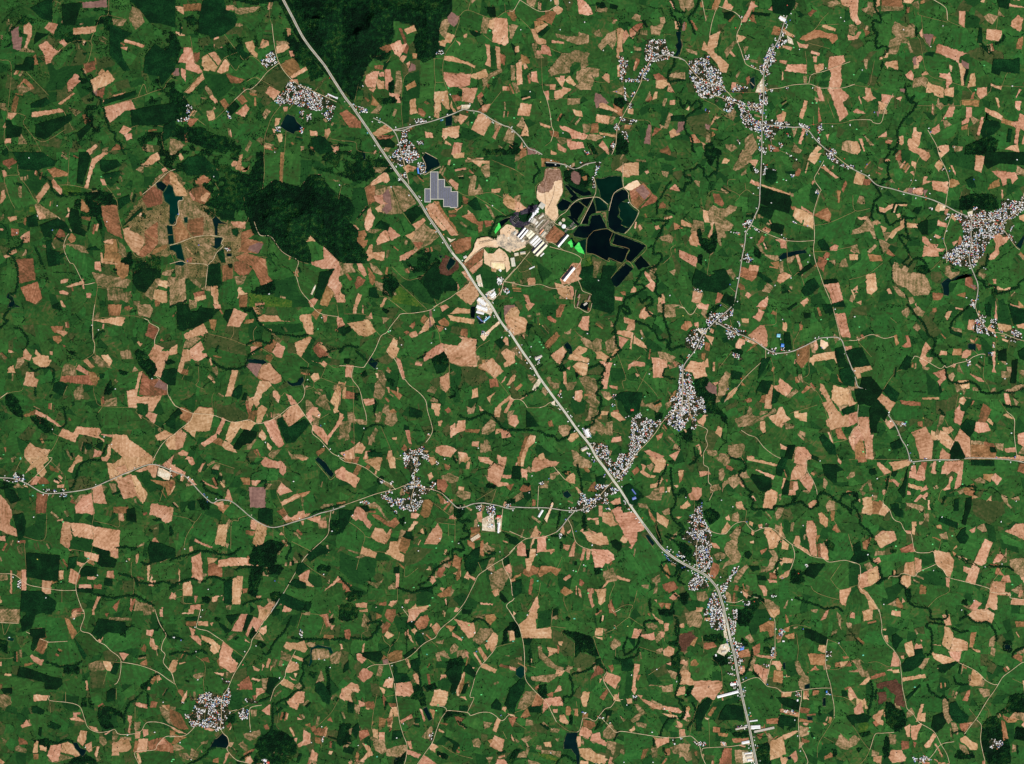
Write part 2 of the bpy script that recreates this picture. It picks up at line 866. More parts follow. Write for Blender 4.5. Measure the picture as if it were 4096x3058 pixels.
n202l242e292i282m242p
m202p2i2s2n302d2y
n2f1e2o1o2m1t2e1q
l1y2q2i302k382m3v2g3u283c1y32
l1c3e283a2a3g1o3q1e3m
l2l2c302c302x2s2u2l2i
g340m3m0k3i0u3a12340u
l39163u103w163i1g
l4g355730573a4g3g
l2w403640364b2v4b
m36403m413o463w443r4e374e
k150k180p1e0s1j0z1k141q1a201b
k0p2k0m2s0c2w08300e340i3c0j3r0h460a480e4g
c00240526082e0a2s
c102s16321c3h1g3w
k122u1632183c
c1o0a1w05
c1b3m1w3k2a3m
k1j2d1q2k1w2n
t0j0a0k0o0u12141i1q1x2028242c1z2i1w2u2239273c2g3u2j3x2t3v2w3y2t4l
T1q1x2028242c1z2i1w2u2239273c2g3u2j3x2t3v
t0j0k0k0o050r0a1c0g1o
t1q0z230z2i122w16
t300s36113c183h1h3i1t3m283t2o403248344g30
t2200200z
T570i4y0m4l0y4819
t401w3v243o27
t401w46284g2i4n2m
t48204q1z52265722
t502s572p
t4y2g542g
t2w4037403c3r
t3h2l3l2w3i33
t4g304i3e
t4p0a500k
s0v061
s1k2bb
s1p1l1
s141w1
s0i2e1
s300qg
s36221
@679 610
b09020c010f070c09
b000l050m0a0w0h140j1a0f1b051a02160411000w
W001003120218061b0e1b0e1f091h0a1t061w07240024
v001k051q061t021w001w
n0k150x0y1717181c101k0q1g
b0k170m150r1e0p1g
b0x1c13171718121i0x1g
n0r0u100o180s160w0y0y0s0y
l1c0w1h141g1c181e1a14
d0k0510041c0f1h0o1g0w180q0y0o0i0p0e0c
l100020001q0k1j0i160f1108
b23032602230e2c0j2d0e290l1y0i
m0a1g0m1e0z1s141t191z1c2d1c2h102g0o2k0j2a0a1w
n0k20101x102g0q2i0i2a
W0f1y0j1x0j230g23
n081w0c1y0i2a0m2i062q0328
W00260326042p002q
m1e241s261w2a26281y2n1o2n1k2i1g2g
b1t222922282a1w27
w191z1d1w1j221q251g241f281f2h1c2g1c28
d1u2a2029222e202i1v2g
l1w1r291s2b1y28221v21
d1e1o1y1q1w201j20
o0d2l0o2l0y390h38
m0p2k1c2j1d2s1e301938103c0u2s
w1c2j1k2j1i2s1e2v172r1c2s
W002s0c2q0g380835062x002w
W06390c380h3a0e3d063c
d1e2z1m2w1m321o3a1j3a
w1g2y1l2v1n341l3a1i36
w1p301u301u331p33
m1m341w331w3a1o3a
n0i350o340m3a0h39
m063a0i390m3o0y3w0w410s3y0k3q063r
o0k3b153c123y0x410k3m
d153c1i3a1j3u143y
n1k3c1v3c1w3q1k3u
d1q3b1v3b1u3g1r3f
n1w3a24372g3g2c3m233o1x3i
n1y34282z2u362w3k2y3p323t2q3y2k3m2g3e2438
m1w3o2a3o263w203y
n242d2f2a2i2g2a2k2q2n2s2p2l30202y242s
p2d2s2n2o2s2q2m302b2w
f101k181g1g1c1o0u1u0k2d0o2k0a2k002s002s12261a281q1e1o
F281a2s14340u3m103w12460p4g0p4q12501e571m573a50374l2s4e2o462g412n4632463a3w393c2y302i2i2f2c1y281o
v2i1w2c1y2a1o
l2t003a00390u320s2t0u
l3e003w003u0z3d0x
n3a003e003c0x390w
g3w084g0a4o0h4g0o480e420u3v0y
l4e0a4o0g4q0u550w571e4v144q124e0w
b4e0n4i0o4g0r
b412a46234d2g4b2n412n3w2k3p2g3z2d
l3p2g412a462d4d2g4b2n492x49364634432s3w2k
b41244724462a4228
l4v0k570k570u4w0s
b4k2r4t2w4y34523e503s543y5048544c574c574g4y4g4w464o3y4q3r4w3g4i3g483c46394k36
b444e4a4b4e4d494l464l
P46474b3x4c3y4848
d4g3k4s3i4o3w4g4e4a4b4e3w
l2s2k302k3a2y34322o30
l2y323c2y3s393p3m3g3e343c
l2w36343c3i3g3p3o323t2w3k
l3q3a4i3i4e3w464a41483q3o
g323t3o3q3u46464g464l324l3446
v2o48344a3m4e3m4l2d4l2c46
l2d3w2i3k2o3w2n4228462442
f2k40343s35462u482i46
l1k3w1y3u2146204i1m4j1i46
b183y1f3y1g481f4e1i4l1c4l1a4a1848
n0p461143124a0s4e
b0q4b1248134c0r4f
n22482b482a4l224l
g0i3w0q3t0s400i44
m003u0g3q0i4g004j
n4o3w4v464o4l4g4i
t2s002t0k2r13
t3d003c0x
t271c2a1q2c1y2826212i1t2s
T2i222m2d2q2h302i3a2w3i323t383q3k3s3s3w44464g494l
T002r082p0o2j102h1a2h1l2j1j2p1l2s1e2z1a37153d1241
T153d103b0i3a0c38003b
t0a1w0i2a0o2k0u2u0y32103b
T0e1c0e1f091h0a1u081y06250026
t191z1b281c2h
t03280j2b
t1l2j1q2n1w2n
t3t38443b
t1c0w1h161e1c
t0326052p
t002x063a
t0d2s0i38
t1x341w3c1v3q
t1v2w1y302w34
t530z501e
t2u342x3m
t1c1o1c1w1820
k1w1o28182k14
c2z30343c3a3d
c322y3c3c3k3h3p3m
c0w100q120k16
k143y1c3y1k3w
k0i4e084i004l
c2y2k2x2x3432
h1n2s1t2t1u2w1o2x
s1b0q1
s0j38b
s091ub
s0v2rb
s2y471
s510z1
s34001
@1358 610
F002d0c240k2d0i2n0q2x0u340p3a0a3a003700190a1e0g1q08260028
f0i0a14051j0a1o0k1e0m140m0u0u0g0u0h0i
l0s00160014080u08
w0o000r000s070q08
m100g1g0g190m120m
l000m0d0l0e0x000x
l0012020y0e0z0c1c001g
g0e120r110v1k0q1o0m1w0i200c220d1j
b0x0x160p1c0l1g0o1i0u1e0x1a0v0y10
n0r120x0y1210121g0v1k
o0w0x1k101w1t1i1v141o0y1e
m12141i101o1e1v1t1k1u1a1t141q191j121e
p1a191g121j1e1k1o1e1u191q1e1i1a1e
b111a1a191b1g1g1j181k121g
m1k101u1022162a1i1w1s1q1e
b121o1a1j191s151s
b0m1u0s1m0s1o0i20
b0u1q0x1m0y1s121y10220y280u2c0r280r20
b0f250i260l2a0i2c0f2a
n0k2c0r2b0t2f0q2m0u2l0t2r0q2u0i2p0h2g
b0w2r0z2q0z2z1c2y1c37183810350u380r31
b132n182e1e2a1i2m142r
b1e281j281t2h1j2m
m0w2a182a122e0u2d
l18201o1t1w1u2224272b1w2h1m2c1e24
l182q1o2m1u2q1s2w1k2y1a2w
d1x1s2b1l2i1s28212525
b25252i1y2k212b2a
b1y2h282c282i242l
m242k2a282i232n282u2b2y2i2q2p2g2u2630282s
b1s33262w2a2y20361s38
n262o2i2o2c2w
g1u3828342q2s2y2y2w382n3c2i3m233q1y3g
l1i3a1t38223o1q3o1k3i
b2k1l2t1h301s3c283j2g3b2h2y202q1s
b2k1l2q1s362a322c2o1w
n2s1g2x1g341t3g283j2g3g2c3620
P362i3b2l3g2k3a2o
n3a2p3m2k3w2i3w2u3m303g30
M2y3e34323g343k3e3c3m363p2z3m
w363e3a343g383e3c383i
w2y3232323036
l3c3k3h3g3h3m3a3q
V2q0l2x0l2x1e2p1e
V2x0t340t331e2x1e
V34113b113a1m331m
V3b163i163h1n3a1n
V2j132p132p1h2j1h
g2m122s0u2q0l2y0f340s3c143o1a3m1m3i1o321o2x1e2i1j
w2g062k002x082z0e2q0i2k0m2i0i2j0c
l2z0g3a053m0a3w0u3m163a0w320o
b38083b08390e370d
b3c023p003p063e06
b380v3b0s3j0y3i143g14
m3q084607480c460g3w0a3q0b
b3w094g094g0c480c460g
m470f4g0c4g0q4c0r470k
m3w0q400o420q4014481448183u1a3t16
b4i134s134q174i17
b4u1i4y1a4w195019571e571q501o
g4i055702570k4i08
l411a4i174w1e4u1k521u4o1y4b1k3z1e
d3s1j421c481q401q
n3n1a3u1e3s1k3o1i
m4b1j4g1m4m1y4k1z
l411o4e1m4k1y4g224420
n3m1w3y1t422044224921482c442e44263w22
n4a214i214i264c28
y4l2c4q234s284m2f
w4n244w1z541x4s28
S432k4e2i4o2k4s2q4o2u4c2t482u40303u373q3a3p383y2x412o
S4a2v4e304k304q2u4w2y5034523g4y3k4w3a4q3c4k3g4a3a
S4r2b4y255728572y502w4s2s4o2k4s2i
S4i3a4w394v3h4o3h4j3e
n3n3a482u4a2x48353u3h
b3u3h4935483c3y3m
b3g473y3s45483w4j3q4g
b3m3k3q3i3w3s3t3t
g3x3m463e4l3k4s3q4o444b41443u
P423o463m483u4940443y423s
P424c494a4g4g4i4l444l
P4c464k424n4a4k4e4e4c
d2g3q2u3a303m3a3o3i3w3h4432442y4e2q4b2k40
l3i3q3o3m3s3s3i41
b3h3u3k403i44
l30413g423g46324e
l344g3g483i4g3k4l344l
g1r3w223r2j3r2q462w4j2g4g24441t3z
v1m441s3z284b2g4l1j4g
f1b3o1j3m1q3s1s3w1k4b1a48
d0w411440154c0w4a
l003s0c3q0i3y0u3y0w4l054l0646
b003w02460649054g004g
b0k460o480j4l0g4l0i4b
b1c4b1f4b1a4l174l
m003a09340f3a0e3e0i3k0a3k003o
b0i390l370r3g0t3n0q3p0k3g
m0w3a143e1b3m183n103k
n0u3e0x3h123p123u0z3y0w3u
n08340a340e3a0a39
n0g3w0k3o0s3s0o3y0i42
n063m093l0e3s0b3t
m123t1b3w1a441242
l1m0c1s0c
h1i051s002c002e05260a1u0f1m0a
h1u0o1y0m200s1v0s
h1q0s1u0s1w0x1s0x
h2a0c2i0a2k0m2c0o
h221t2e1o2e1t2623
h4o3o4u3q4s3y4o3w
h4v3y514450484v44
h4c474l424m4b4e4c
h434c4c4c4e4l464l
s18041
s2h01P
s2c0kb
s221a1
s1j111
s3p341
s3e0dg
s4d0ug
s4j1l1
s4r3h1
s473w1
t2z0g320p3a0z3k173r1a3z1a4g174v1d
t3z1a4g1k4v1u521y
t220y200o1w0a1t00
T220y1z0k1w081t00
T2j002w07
T300f2q0k2i0o2k0f2g05
t0r120x0y160s
t0r120v1k
t1k101q1e1v1t
t1q1e2214
t1w1t2424
t1s3w284b2i4l
t1k3e203s2j3r2w4j324g
t0u2d122e1a28
t16491e4b1s4l
T3w3s3r403i453a4b314g2s4l
T3o3c3y324a2u
T573g503o4v3u4s444i4g
T4v3u573v
t4i08570j
t0i3h0s3q
k0k1y0s1o0u1m
k4m2k4g2g4k264o1y4y1w571u
c1a1t141q
d122818211i251g2c182a
@2000 650
w1c001t011s051d05
S1d071r071s0d1u0k1v0w1q161o1a1q1g1q1m1m1r1i1o1c1i1c1a16161312140q1a0k1c0e
p1a0i1d091r091s0i1m0k1j0q1e0w160u160o
m030y090x08120e140g100m0z0l160t1d0k1h0e1e0417
b031408100k160s1d0k1h0e1e0417
p230b27092c0b2e0g2d0n280p240j
n2f0g2k0e2l0j2i0k
f24062g082o0g2k0c2q0k2i0s2a0q1y0k1w0a
w1x0p1z0o260v2a0z2812240z
o1x0u220x1z121x12
w2212280z2d122516
w1p191v132417201e1u1g1q1e
w1y0m260q2c0s2o0v2q0z2g10280w
g2e102k0v2s0x2q11
d1y0i260m2n0u2i0w230p
W2u0i340h380f3l0f3n0r3g0w3b14381932142z112y0u2w0r
g2v0u2y0u2z102t10
w221e25182c162i1b2f1i2b1o2b1r241n
w2d152h132r112l1c2i1a
w2k1i2r142u1e2u1i2q1j2n1m2m1u2g1u2f1r
w26242c1w2n1w2q1l2z1k331s361y2s202m282i292727
W2t122y12361a371e341g2v1g
m301i351h351q331o
w371o3a143e0y3m0t3r0u3t123m163i1a3j1i3h1m3m1q3l1v3q1y3u1y3o243e22381x
W3i1a3m163s173y1e431h411o3u1y3k1u3n1q3j1l3k1g
w2k2o2l282s20361z3e24392e3a2h3t2l3p2v3m2z3c2x382u362x2s2q
w3f244c2h3w2y3r2y3q2v3v2m3c2f
w3z30462r4g324c3448344437
w383i3q303y353j3n3g3p393l
w1z1l231l2d1u2b1w
y202e242a262i242j
y272j2c2d2i2q2c2o
W21282629242i2c2c2k2a2j2q2e2i282e
S3o0r3u0m420j460o3w0u3t0u
n3u0u460o490m4i0x4a15421e3w18
p400t480o4g0x4a14
n3w1546114a16421d3y19
b3o014400440e3u0e3u083p05
b3n093u083u0g3n0g
g43004e004c0a440e
b4a0a4d084f0b4c0d
n4q184u164x1a4w1d4p1d
b431w451u481z4521
b4l1w4p1v4r1z4m20
n4i0x4o124m16441e4c16
l0a0z0k0u100s12120m10
g4s084s005604540e4w0c
m4s09500a4y0g4u0e
S0022081u0e1w0i210o260u2e0s2i0f2o052j002i
P08280k230p2a0f2k062i
l122q1g2k2c2q2f2u28321y301s391k3o1c3m1434
g193k1434122x1k3a
n1a2a1m1v1x241o2e1g2e
b1s3g262z2c3028372e342g3g263k1u3n
b1m3k233p223u26421y421q3w
b223n2442273w263p
b0t3g113f123n0u3n
v2o2s2k2w2i342o3a2s32
o2q2s362z323a2s3a
d2g342s322q3e2i3i2c3e
d32323h333a3g3e3p3e4e3a4i2s4b2p442q3w2g3q2e3k2k3f303g
m2s2x302y2u3h2r3e
o2b3w2q3w2q4a2l4g2c48
b0p3x0u3y0x4611470w4d0t48
b0c4b0i4a0l4g0k4l064l084g
n1o4e1t471x481t4l1o4l
b4a374d3a4m3m4j3u4b3o4g3k4b3e
b3y3o413q413u3v3v
n3k3u3q3u3q3y3m3x
b3e3z3n403m443f43
n444l464e4a4a4g4g4j4k
b4q414v3y4w464s47
m4u4g574b574l4u4l
m4n484u464u4e4o4e
b4o484p404u3w4w41
l003m0k3r143p1k3w1o461k4g144g0u3w0k3w0046
d0m1k0u1j131g101o0q1s0k1q
m4q4b4u4b4t4g4o4g
n562k572k572q
k1200160a100g100m
k520k4w0u4s124o164o1j
c4w105212501c521a
k4x1k4y1g541i571k
k4l1q4i1q501r4u1w4s224q264m2c4k2i4k2q4s2p4s2w4o324g354839443g403m483n4a3q443u3w403q423o483u4g3q4j
k444148464e404i424i484c4a4g4i4m4l
k4m3a4o3i4m3u4s40
c15341a3k
d4e2k4k2i4i2g
h2u0030002x082v0e2t0e2u06
h2q0f2t0f2t0q2r0t
h2d002q002m032e03
h003f043g023m003k
h043o083q0a3w063u
R1d001o011y0326072c062k022u00
T2s0g2u0o2u0w2s11
T2s112k122e132816221c1y1h1s1l1m1s
T2s112o1a2i1m2e1u
T2s112y123719
t2c162l1d2i1j2c1s
t2s21361z3e234c2h3x2z
t3t2m3q2v3v2z3y35
t2k2q2l2a2s21
T3o0r3j0t3d0y3a18381g
T3o0r3t0x3t123w19421e441h401q3u1z3p24
T3n003n0k3o0r
t351h351x
t3c233a2e3t2k3r2q
t383i3q2y3z34
t2k2q2s2q382y382u3m30
T1h2i1w2m282q2e2u2e2y29362a3e2e3o2g3t2n3w2q3y2q462m4g2a4a
T293s283y2746284b2b4b
T053j0i3m0u3o163m1i3q1s3q223m243k
T053j0c3b0k320w2n
T043j023s003y
t0i320m390y340s2w0m2s0l2n
t0m2x0k2q
t1z3o223y
t57065408
t2i2q2i2u2e2v
T1c1j1k1q1o1u1u1w22202a1w
T1c2c1k2e1w2m
t192a10220q1w
t421d3w163v0z
t3z0t4a164i0x460l420j
t4a16421e
t572g522k522s4u30
t1c1m1l1u1y28
t1414120q1b0i1d071r071v0m1v0w1o1a
t00020e070q0f
s2x3i1
s3t171
s513y1
s203xP
s1z411
@2717 610
f0p00170012080y0f0u0a0s05
m1v00260025081w0h1o0k1l0i1o0c
b190c1c061i081f0c
m0u1s101k161o1e1o1i1k1q1m1o1q1i1u1c1y1m261i2c1c2c1e2i182k192s162q142e12240w22
n101816181c1i1a1m121i
b02200d240d280226
m0f200q220r2c0o2e0m280f2g0c2c
b0a2m0e2c0i2c0l2m0j2t0c2r
b0u2i0y2a0x2411220z2e0w2k
f0i2a0q290o2k0x2k122d152c142m122y0x310o2u0i2i
g0u260y280u2g0q2c
b002w0j340i3f0034
b230x250t2e0x2e11
b2f0y2w133a183a1a30172g10
d2f113a1a3c1i391t2x1q2k1l2e1i
d2g1m2u1o2q202c1u
d2p252w243426322g2q2c
n3g0l3j0h3m0j3k0p3f0q
o3e0a3i093m0d3l0j3g0k3c0h
b3t083x004801400d
b470g4a0e4q0r4n0s
b3x0x3z0u410v3y0z
n4t144x0u4z0y4v17
n4o154s154r1i4p1i
b3m1l3y1t3y1v3m1o
b3d1w3f1n3m1p3s1s3z1w3z2a3u273o263p1y3m243i21
n401u4e1n4i1u4g22401w
l40254g21571r572i412n
l2k1w321q3c1w362e34262q22
g26242e1y2e1u2822
n2b2q2g2h2k2j2g2o
m2a2q2e2o2i2y2k312g30
b2u2l322k362n372v302u302p
g2l2u2w2k2w2o2k2x
d442n4a2k4g2s4h2x482x442q
v402w4a2u4a2y402z
b4g2u4m2q4q2s4o2x4h2x
b3g313j313n3e3l3i
d3i3m3q3e3w3a3z3e3k3o
w2y3432303g2x3q2w3s2z3i3138343037
b5131573057375237
m2i312x322z362u382m34
n2p3a2y382z3c2x3g
n2o3d2y3f2x3g2o3f
m2y3a3338333k303m
b2y3m343k3a3m3c3o303w2w3t
b233c2d3d2c3j223i
n1u3e2c3j2a3p253u1s3o
n1s3v1x3y1y421u431q3z
m1e3i1k3g1o3o1m3s1g3m
d0z3j1c3g1e3i1k3u1g4114460o430e3y0e3s0i3g0w3o123m
o0x3o173s13430s40
b0f440p460m4i0d4f
b0m4g0w4k0u4l0k4l
n15451b48174g124i
d1d461o4c1l4l1g4i194g
b1y4920452548224c
g2a402e3q2k3u2i422c44
m2g442m3u2s402o46
d2c3j2o3q2s3u2n3w2c3o
b2e4g2n492m4j2k4l2a4l
b3l4g3s4b3u4e3p4l
d3m443s3u403q463z3w483q4a
g3w4a46454c4g4i4l3w4l
b4a3x4q3v4v4e4j4i4g46
d4a3s4o3r4q3v4a3x
d4i4i4v4e4y4l4k4l
b53425746574e
n44324c374a3k443e
o3m3p3s3k403d423g3q3r
l0x321q371s3e1e3g0y3k0u3c
l1g0m1o0i1y0s1y0w1g0y
l2c1y2e2c202o2226
l3a1a3w0w3u1o3c1m
l460k4q0z4g1c440z
l30463m483i4l2x4l
k00120416080y0e0v0c0r060q060k0g0i0k0e0q0i0r0p0x0q120k140m1600
k080w0414
c0r0q0y0z0y1a0u1g0o1m0e1o0420
d2k0i2w0k2w0u2q0y2k0u
f240e280e270m240k
f282s2g2y2e362832
f0k310p320o3c0k3a
h2g0c2m0e2l0m2g0p
h2i0f2w0j2s0l2m0i
h270g2e0l2c0o270k
h4b004i004s0c570e570i4v0g4l0b4e06
h1w242020252122281x28
h1w3021302737243a1w38
h2e192q1a2k1b
h28292f2b2f2e292c
h35003e053i093a04
h2z2i382k3i2k3a2m
h4312451444184118
h3c213j243g24
h390o3g0o3d0r
h0f400p440m450f43
h1o2c1u2e1s2g1m2e
h202i282j262k
h3o263u263t28
s2q1i1
s27181
s460ab
s4a0e1
s1i3xb
s2u3y1
s3b3q1
s0s37g
s1j2d1
s30371
s3v321
s4e36g
s312g1
s330tg
s2w0wg
s2k2gv
s4w07r
s3t391
s1q4f1
s184jb
s360u1
R2g002f0k2e142d1l281x24261z2e1y2o1v341s3o1p441n4e1j4l
t0u1910151c171g141s1a1o1g
t1s1a201427192e1a
t1g141g0u1o0t
t1z141y0x
t0x310u3m0z3n173s
T25262i2d2w2j362m3k2n402m
t362m3730383e3c3m
T402m40283z1u421i46164714400t440k4a09
T402m3z2w4138463m4a3y4g4c4j4l
t40264g23571r
t402y4g2x572s
t3z1w4618
T4i004u0a570j
t3a223q27402b
t382m342s
t0m4g0p460d44
t1i401o45
t0c24061y
t184g1g4l
t004d024i044l
t3e3o3k3k3o3u3p3y
@3396 610
b20002d002f042a0a2506
b1v09200b1z0i1u0d
b1t0l1x0k1x0p
b2j0e2o082t0d2o0l
b2n002x002q06
b300e320e360m350p
b3r0341043x0m3q0j
g2x003q003q0k300d
d41005700570e4g0c440i400c
b280q2c0q2a0u2g0v260z
b2g0u2y0w2x182i14
n2y0w310s380u3a0y32122y11
b480k4g0k4y0m500s4u0y4s0s4o0s4o0y4k104i0t
n4f0k4o0k4n0o4g0o
n460y4g0s4h104414
b4i144k144k1c4j1e
m4y0m570q570o
b050u080l0h0p0e0z050x
n0f0s0p0t0m0z0f0z
m1l171p121w121v181q17
p1r121w121v181q17
b1w122712261a1w18
p27142c14281b
b2k1o2n1i2s1k2o1s2k1q
S2p1k2v1l2u1q2o1r
b2v1o2z1p2w1v2u1u
b321u381y3522301y
b2n202w242w282m26
b2k2f2q2i2o2k2j2i
b0w1m121o161k1c1j1d1k1a1o101t0x1s
b1e1u1i1t1j1w1g1y
b162i1c2a1j261j1y1n1x1o281g2c1c2i1a2k
b1q23232523291q28
b091x0k1x0i200a1z
m0k1y0o220u200y240q260s2i0u2l0q2k0m2c022g042b0c28
b0p220w220u26
m022s082q0c30042y
b01310a3109370136
m0j2y0s2q0u2s0m30
n0k300y3210380m38
b282r2g2u2v2v2s2y2n2y2o332633
b262i2a2i2f2p2c2s262n
b322o382m342s
b482i4g2e4k2i4r2i4o2o4g2t4g304b36443746324c2w4c2o
b511w571u57225220
d202626222c202c2g262g
g2c202p1x2m242k2c2c2i
l2x1y3c203a2c362o2w2o2u2i
l2l1w2s202k22
d1y1o261m221u1w1s
o3c163g123m143k1a3b1b
f3a1c3o184b194g1o461q3r1o3a1q
g301e3c1g3c1q301o
d3g0u3o0q3s123k12
m1c391g3a1j3i1o3c1s3g1o3m1y3k283m2d3u2g412c4826481y491o401g3y1a3q1a3h
m1a3y1g401o481o4c1g48
b0i3n0s3k0u420o480j46
b144317411a471647
b07400a460646
m0242064a
b493r4d3r4d3w4a3w
m3u3k433m403r3u3o
m2v3e2z3d323k3a3j393m303s2u3m
n3g3r3i3o3n3q3o3w3s403r433g3y
p3l3x3r3y3r44
w2q3w2x3q343t383p3g3m3o3o3n3m3g3m373o333s303u2y3y2z462y492t482s40
o2f3k2q3j2r3q2p3w2g3u
n2h462u462q4d2i4e
m1r4b1w4a1y4g1t4i
b084g0d4e0d4j
b1y4i204g204l
b4c4e4e4l4c4l
b4s4h504l4s4l
g414b4b464e4l414l
g4e4e4l4c4o4l4g4l
l46344m30572q573u4l42463w443h
l26342n342p362f3h283c
l1o2s262s26341w36
w4y2s572g572k532v
o4j244t1z4w264n2c
o3u384138413d3u3c
k18001405120a170c150k170s100u100y0u100p0w0u0s
k0s100w160y1a0s1g0q1o0o1w0q20
k0u1k0w1s121u16251c241e221k201m1x1q1y201y
k1o1y1o281r2g1s2k1k2g1j2k1o2s1s2y1s341m3a1s3e1w3726362c3e
f203e2a3c2g3k283m203k
c1s2m222k
c17371a3e1a3o1c3w1k441q4c1s4l
c24242g1u
k3q3o3u3s403u42404c3y4d464q444u415040523u573s
f48424e424c4c4848
c44384g364o304s2y
k3s3m3w3g423c4430
c0u2i0w2s1030
w2g002h00
h321t3i1w3o1u3r1n461s4i1t4o214l2b4v2i4y2q4w2r4q2k4g2e462m422u3y323s373q3e3g3e373c303a2s342u2y342u3c2p3e2e3c24341y
h3p1m3t1n3t1u3o1u
h4i1g4q1e501g5719571o501u4s204l1y4e1u4b1q4i1o
h4v254x274s2c4q2b
h5628572a
h2w1u301u2y202v20
h2q0i2u0h2w0k2q0k
h1w1220131y15
h2c1m2h1o2h1q2e1q
h3m4d3s4e3r4l3m4l
h3z3f443g443i
P3i1s3o1q3n1x3j1w
s0d0k1
s1u0u1
s1z0u1
s2z0hy
s2z0kb
s2a1br
s2f2l1
s2w2c1
s3h4b1
s2j2i1
s2s2kb
s4z081
s0j0db
s020e1
s1z1d1
s3p0tb
s2e181
s3r3c1
s2o3eg
R000g0c0m0k0q0u0z1a131o17281c2k1g2v1l381s3n1y
R3n1y3m2d3m2s3k343m3e3q3o3t3w3t463q4l
T2n002q082w0k2z0w2x162v1k
T3n1y3w2046204d244i26
T5716521m4w1u4o204i26
T4i264q2i4y2t522w
t462k4i2a
T321t2y242v2c2t2m2w2w2w3a
t2q372g3h
t1o181w0u200c2305
t003s0k3m103a
t3o1u4e1u
t2w343k34
t041a061q0m1o
t3a1e3c16
t1r301v37
@0 1219
b2r0h3k0d3q0e3m0n370k
n4f0k4p0q4l124b0x
b1o0r1w0s1x0n1x0s200u1w0y1n0t
n1h0n1v0n1u0u1m0u
n1k0y1s0x1u121q161l12
n1u161y191w1a
b091c0g1f091f
b0m1l0p1k0p1e0r1b0y1i0w1o0q1m
b121c181i1g1j1g1n1j1n1g1t1c1v161u111r0y1l141j111g
b1h1e1k1e1k1i1h1h
b0s20102011261528132g0p2e
b2h1o2l1m2t1u2p1w
b291x2c1s2m1z2m24
b301i371h3c1o391u321m
m1w1u1y1s281u2a2424261u23
n2m1z2s202y262u2g2o28
d1m2c1s2a202d1v2q1k2k
g1l2o1s2m1u2q1q2t1k2s
n1u2428242n232s2e282c1s2a
m2a2g2g2d2i2s282u262m
b4i1c4l164v1a4s1e501e5718571h501i4y1o4s1q4q244k244n1y4l1q4g1m4e1i
b4s1o4x1o4s264m24
f401g421c4a1e481m4c1o4g1m4m1s4o1y4k264g264b20441s
b4420481z432i422q4e2q4t2p4j364e364e2y422x42323t323r2k402i
n48204g284p274y2d4y2o4g2q442o
p4p284y2d4y2k4s2i4k2g
n48214g284e2i462c
g422y4e2x4c3c4238
b4e364o394k3j4b3b
d4u1y571w572e502e4r28
o4l165712571b4v1c4o18
m342u3g2r3h303231
n0p3a123412390s3c
b12341e3a1c3d1139
b1e3a1u3m1q3m1e3e
b1v3o263t2a3m2y3o303s2x3w334033432y3z2m3w2c3u28431q3w
b303u3c3v3b3y303v
f062q0a2n0e2o0k2u0o370o3d0g3a0a34062y
f0w3c143b1e3f1m3m1k3u1c3t143m0x3e
b3c3u3r3v3u4046484j4j4b4l3o4l3k4g3a48
g3k4e3s4c3q4i3m4i
g414e484a4a4c444g
b0w43104616491i4b1c4l0u4l0q4i0q4b
g0u480y47124b104f0u4c
b2t4a314d2z4i2r4j
b284l2c4g2f4l
b324l364g37463a443a4g384l
d2x4432433246304c2u48
d2j442q452q4b2k4b
b4l3w4q3t4w3q543u4w404o41
b4y3z573u574b504a4w44
n04480748064e
d4w3i5738573p4y3m
m41004g004j054g0e440c
n37003m003k0c380c
l3u0e4c0g4e0m480u3u0p
l1m162018201q1k1o
l0c2o0o2o0z2u0z320q380m30
l282u2w2s30302i342830
l30343w34403a3m3m303k
l3h204322412i3g2g
l0e100q140q1e0e1g
m2q1k2w1i361q3c1w2x1u
m3k1e3u1c3y1m3m1m
o0q1o0w1q0u200k1y
l4g044v005705570u4s0m4g0f
g2a1t2i1u2o1y2g1w
g2i2w2w2u302z2s34
k0h000808040f080i000q
k0g0p0m0q0q0w0u120s1a0o1c
k0v1q0w1w121z181w1e1w1j1w1m201l281j2c
c2214280y
k122g122q
k2q0o2p0u2s102y0u340s
c2y0w2w16
f372c3a283c2g3e2e3e2i382p322n
d2y22342233262z27
f3i1y3u203q243k22
c280a2i0k
k1w321y3a1y3k1s3o
c2k372w372v3c303m2x3u
c1u412346
c14411m41
k324g3646
c0u0c0o0k
f4q1m521m571q501s4s1q
f201e281e2a1i241i
f1h2o1k2o1i2s
t2t002r0g2r0o2s102t162s1g2g1o
T2t002r0g2r102t162s1g
t2s1g321o
t2r0h320e3w0c4a0f4e0h4g0k4p0p4o0u4l114l1b
T4a0f4e0h4g0k4p0p4o0u4l114l1b
t2a1q281u1x1s1s2a
t2y232s2g2u2s30303w32423442384l3k573w
t1v2q202e
T4m244r284y2b4z2o5730
T573u503y4s464l4i4j4l
t002s0a2m0m2k0p2g
T002s082m
t1m3j1k3s1q3w
t1r3w1k4a1c4i
t3a433a483m4g
t4s264x1m
t4u3k4y3i
t3c3s3c403a44
t32302w38
s2x0r1
s4i271
s333x1
s3b451
s1k3p1
s3f2i1
s2q0m1
s044gg
s0m4jg
@679 1219
b1a001i001j041d05
b1p0n1w042b0a220o
b2l0e2r0b370c3b0h3l0i2s0i2n0i
b0g100f0w100k150u0u0x0k12
b0m1b0x13111c0y1e0z1g131g141j0u1p0l1l
b0e1c0m1c0m1o0g1p0e1w0c22081z0c1m
b001c0816081g001i
n0d1w0k1y0j230c22
b3u0f3w0b470a470i490k490w430w400q3y0k
b4i0b4o0c4n0i4l0j
b4y0e530e570m570n4z0r
b3p153y11450y480z3w1k3s1h
g480z4c10461e481m441r3w1k
n481b4e144h144o1e4p1h4g1m
b4e174h144o1d4m1e
n2s1b31103614301g
b311f37143f1a3b1l361k
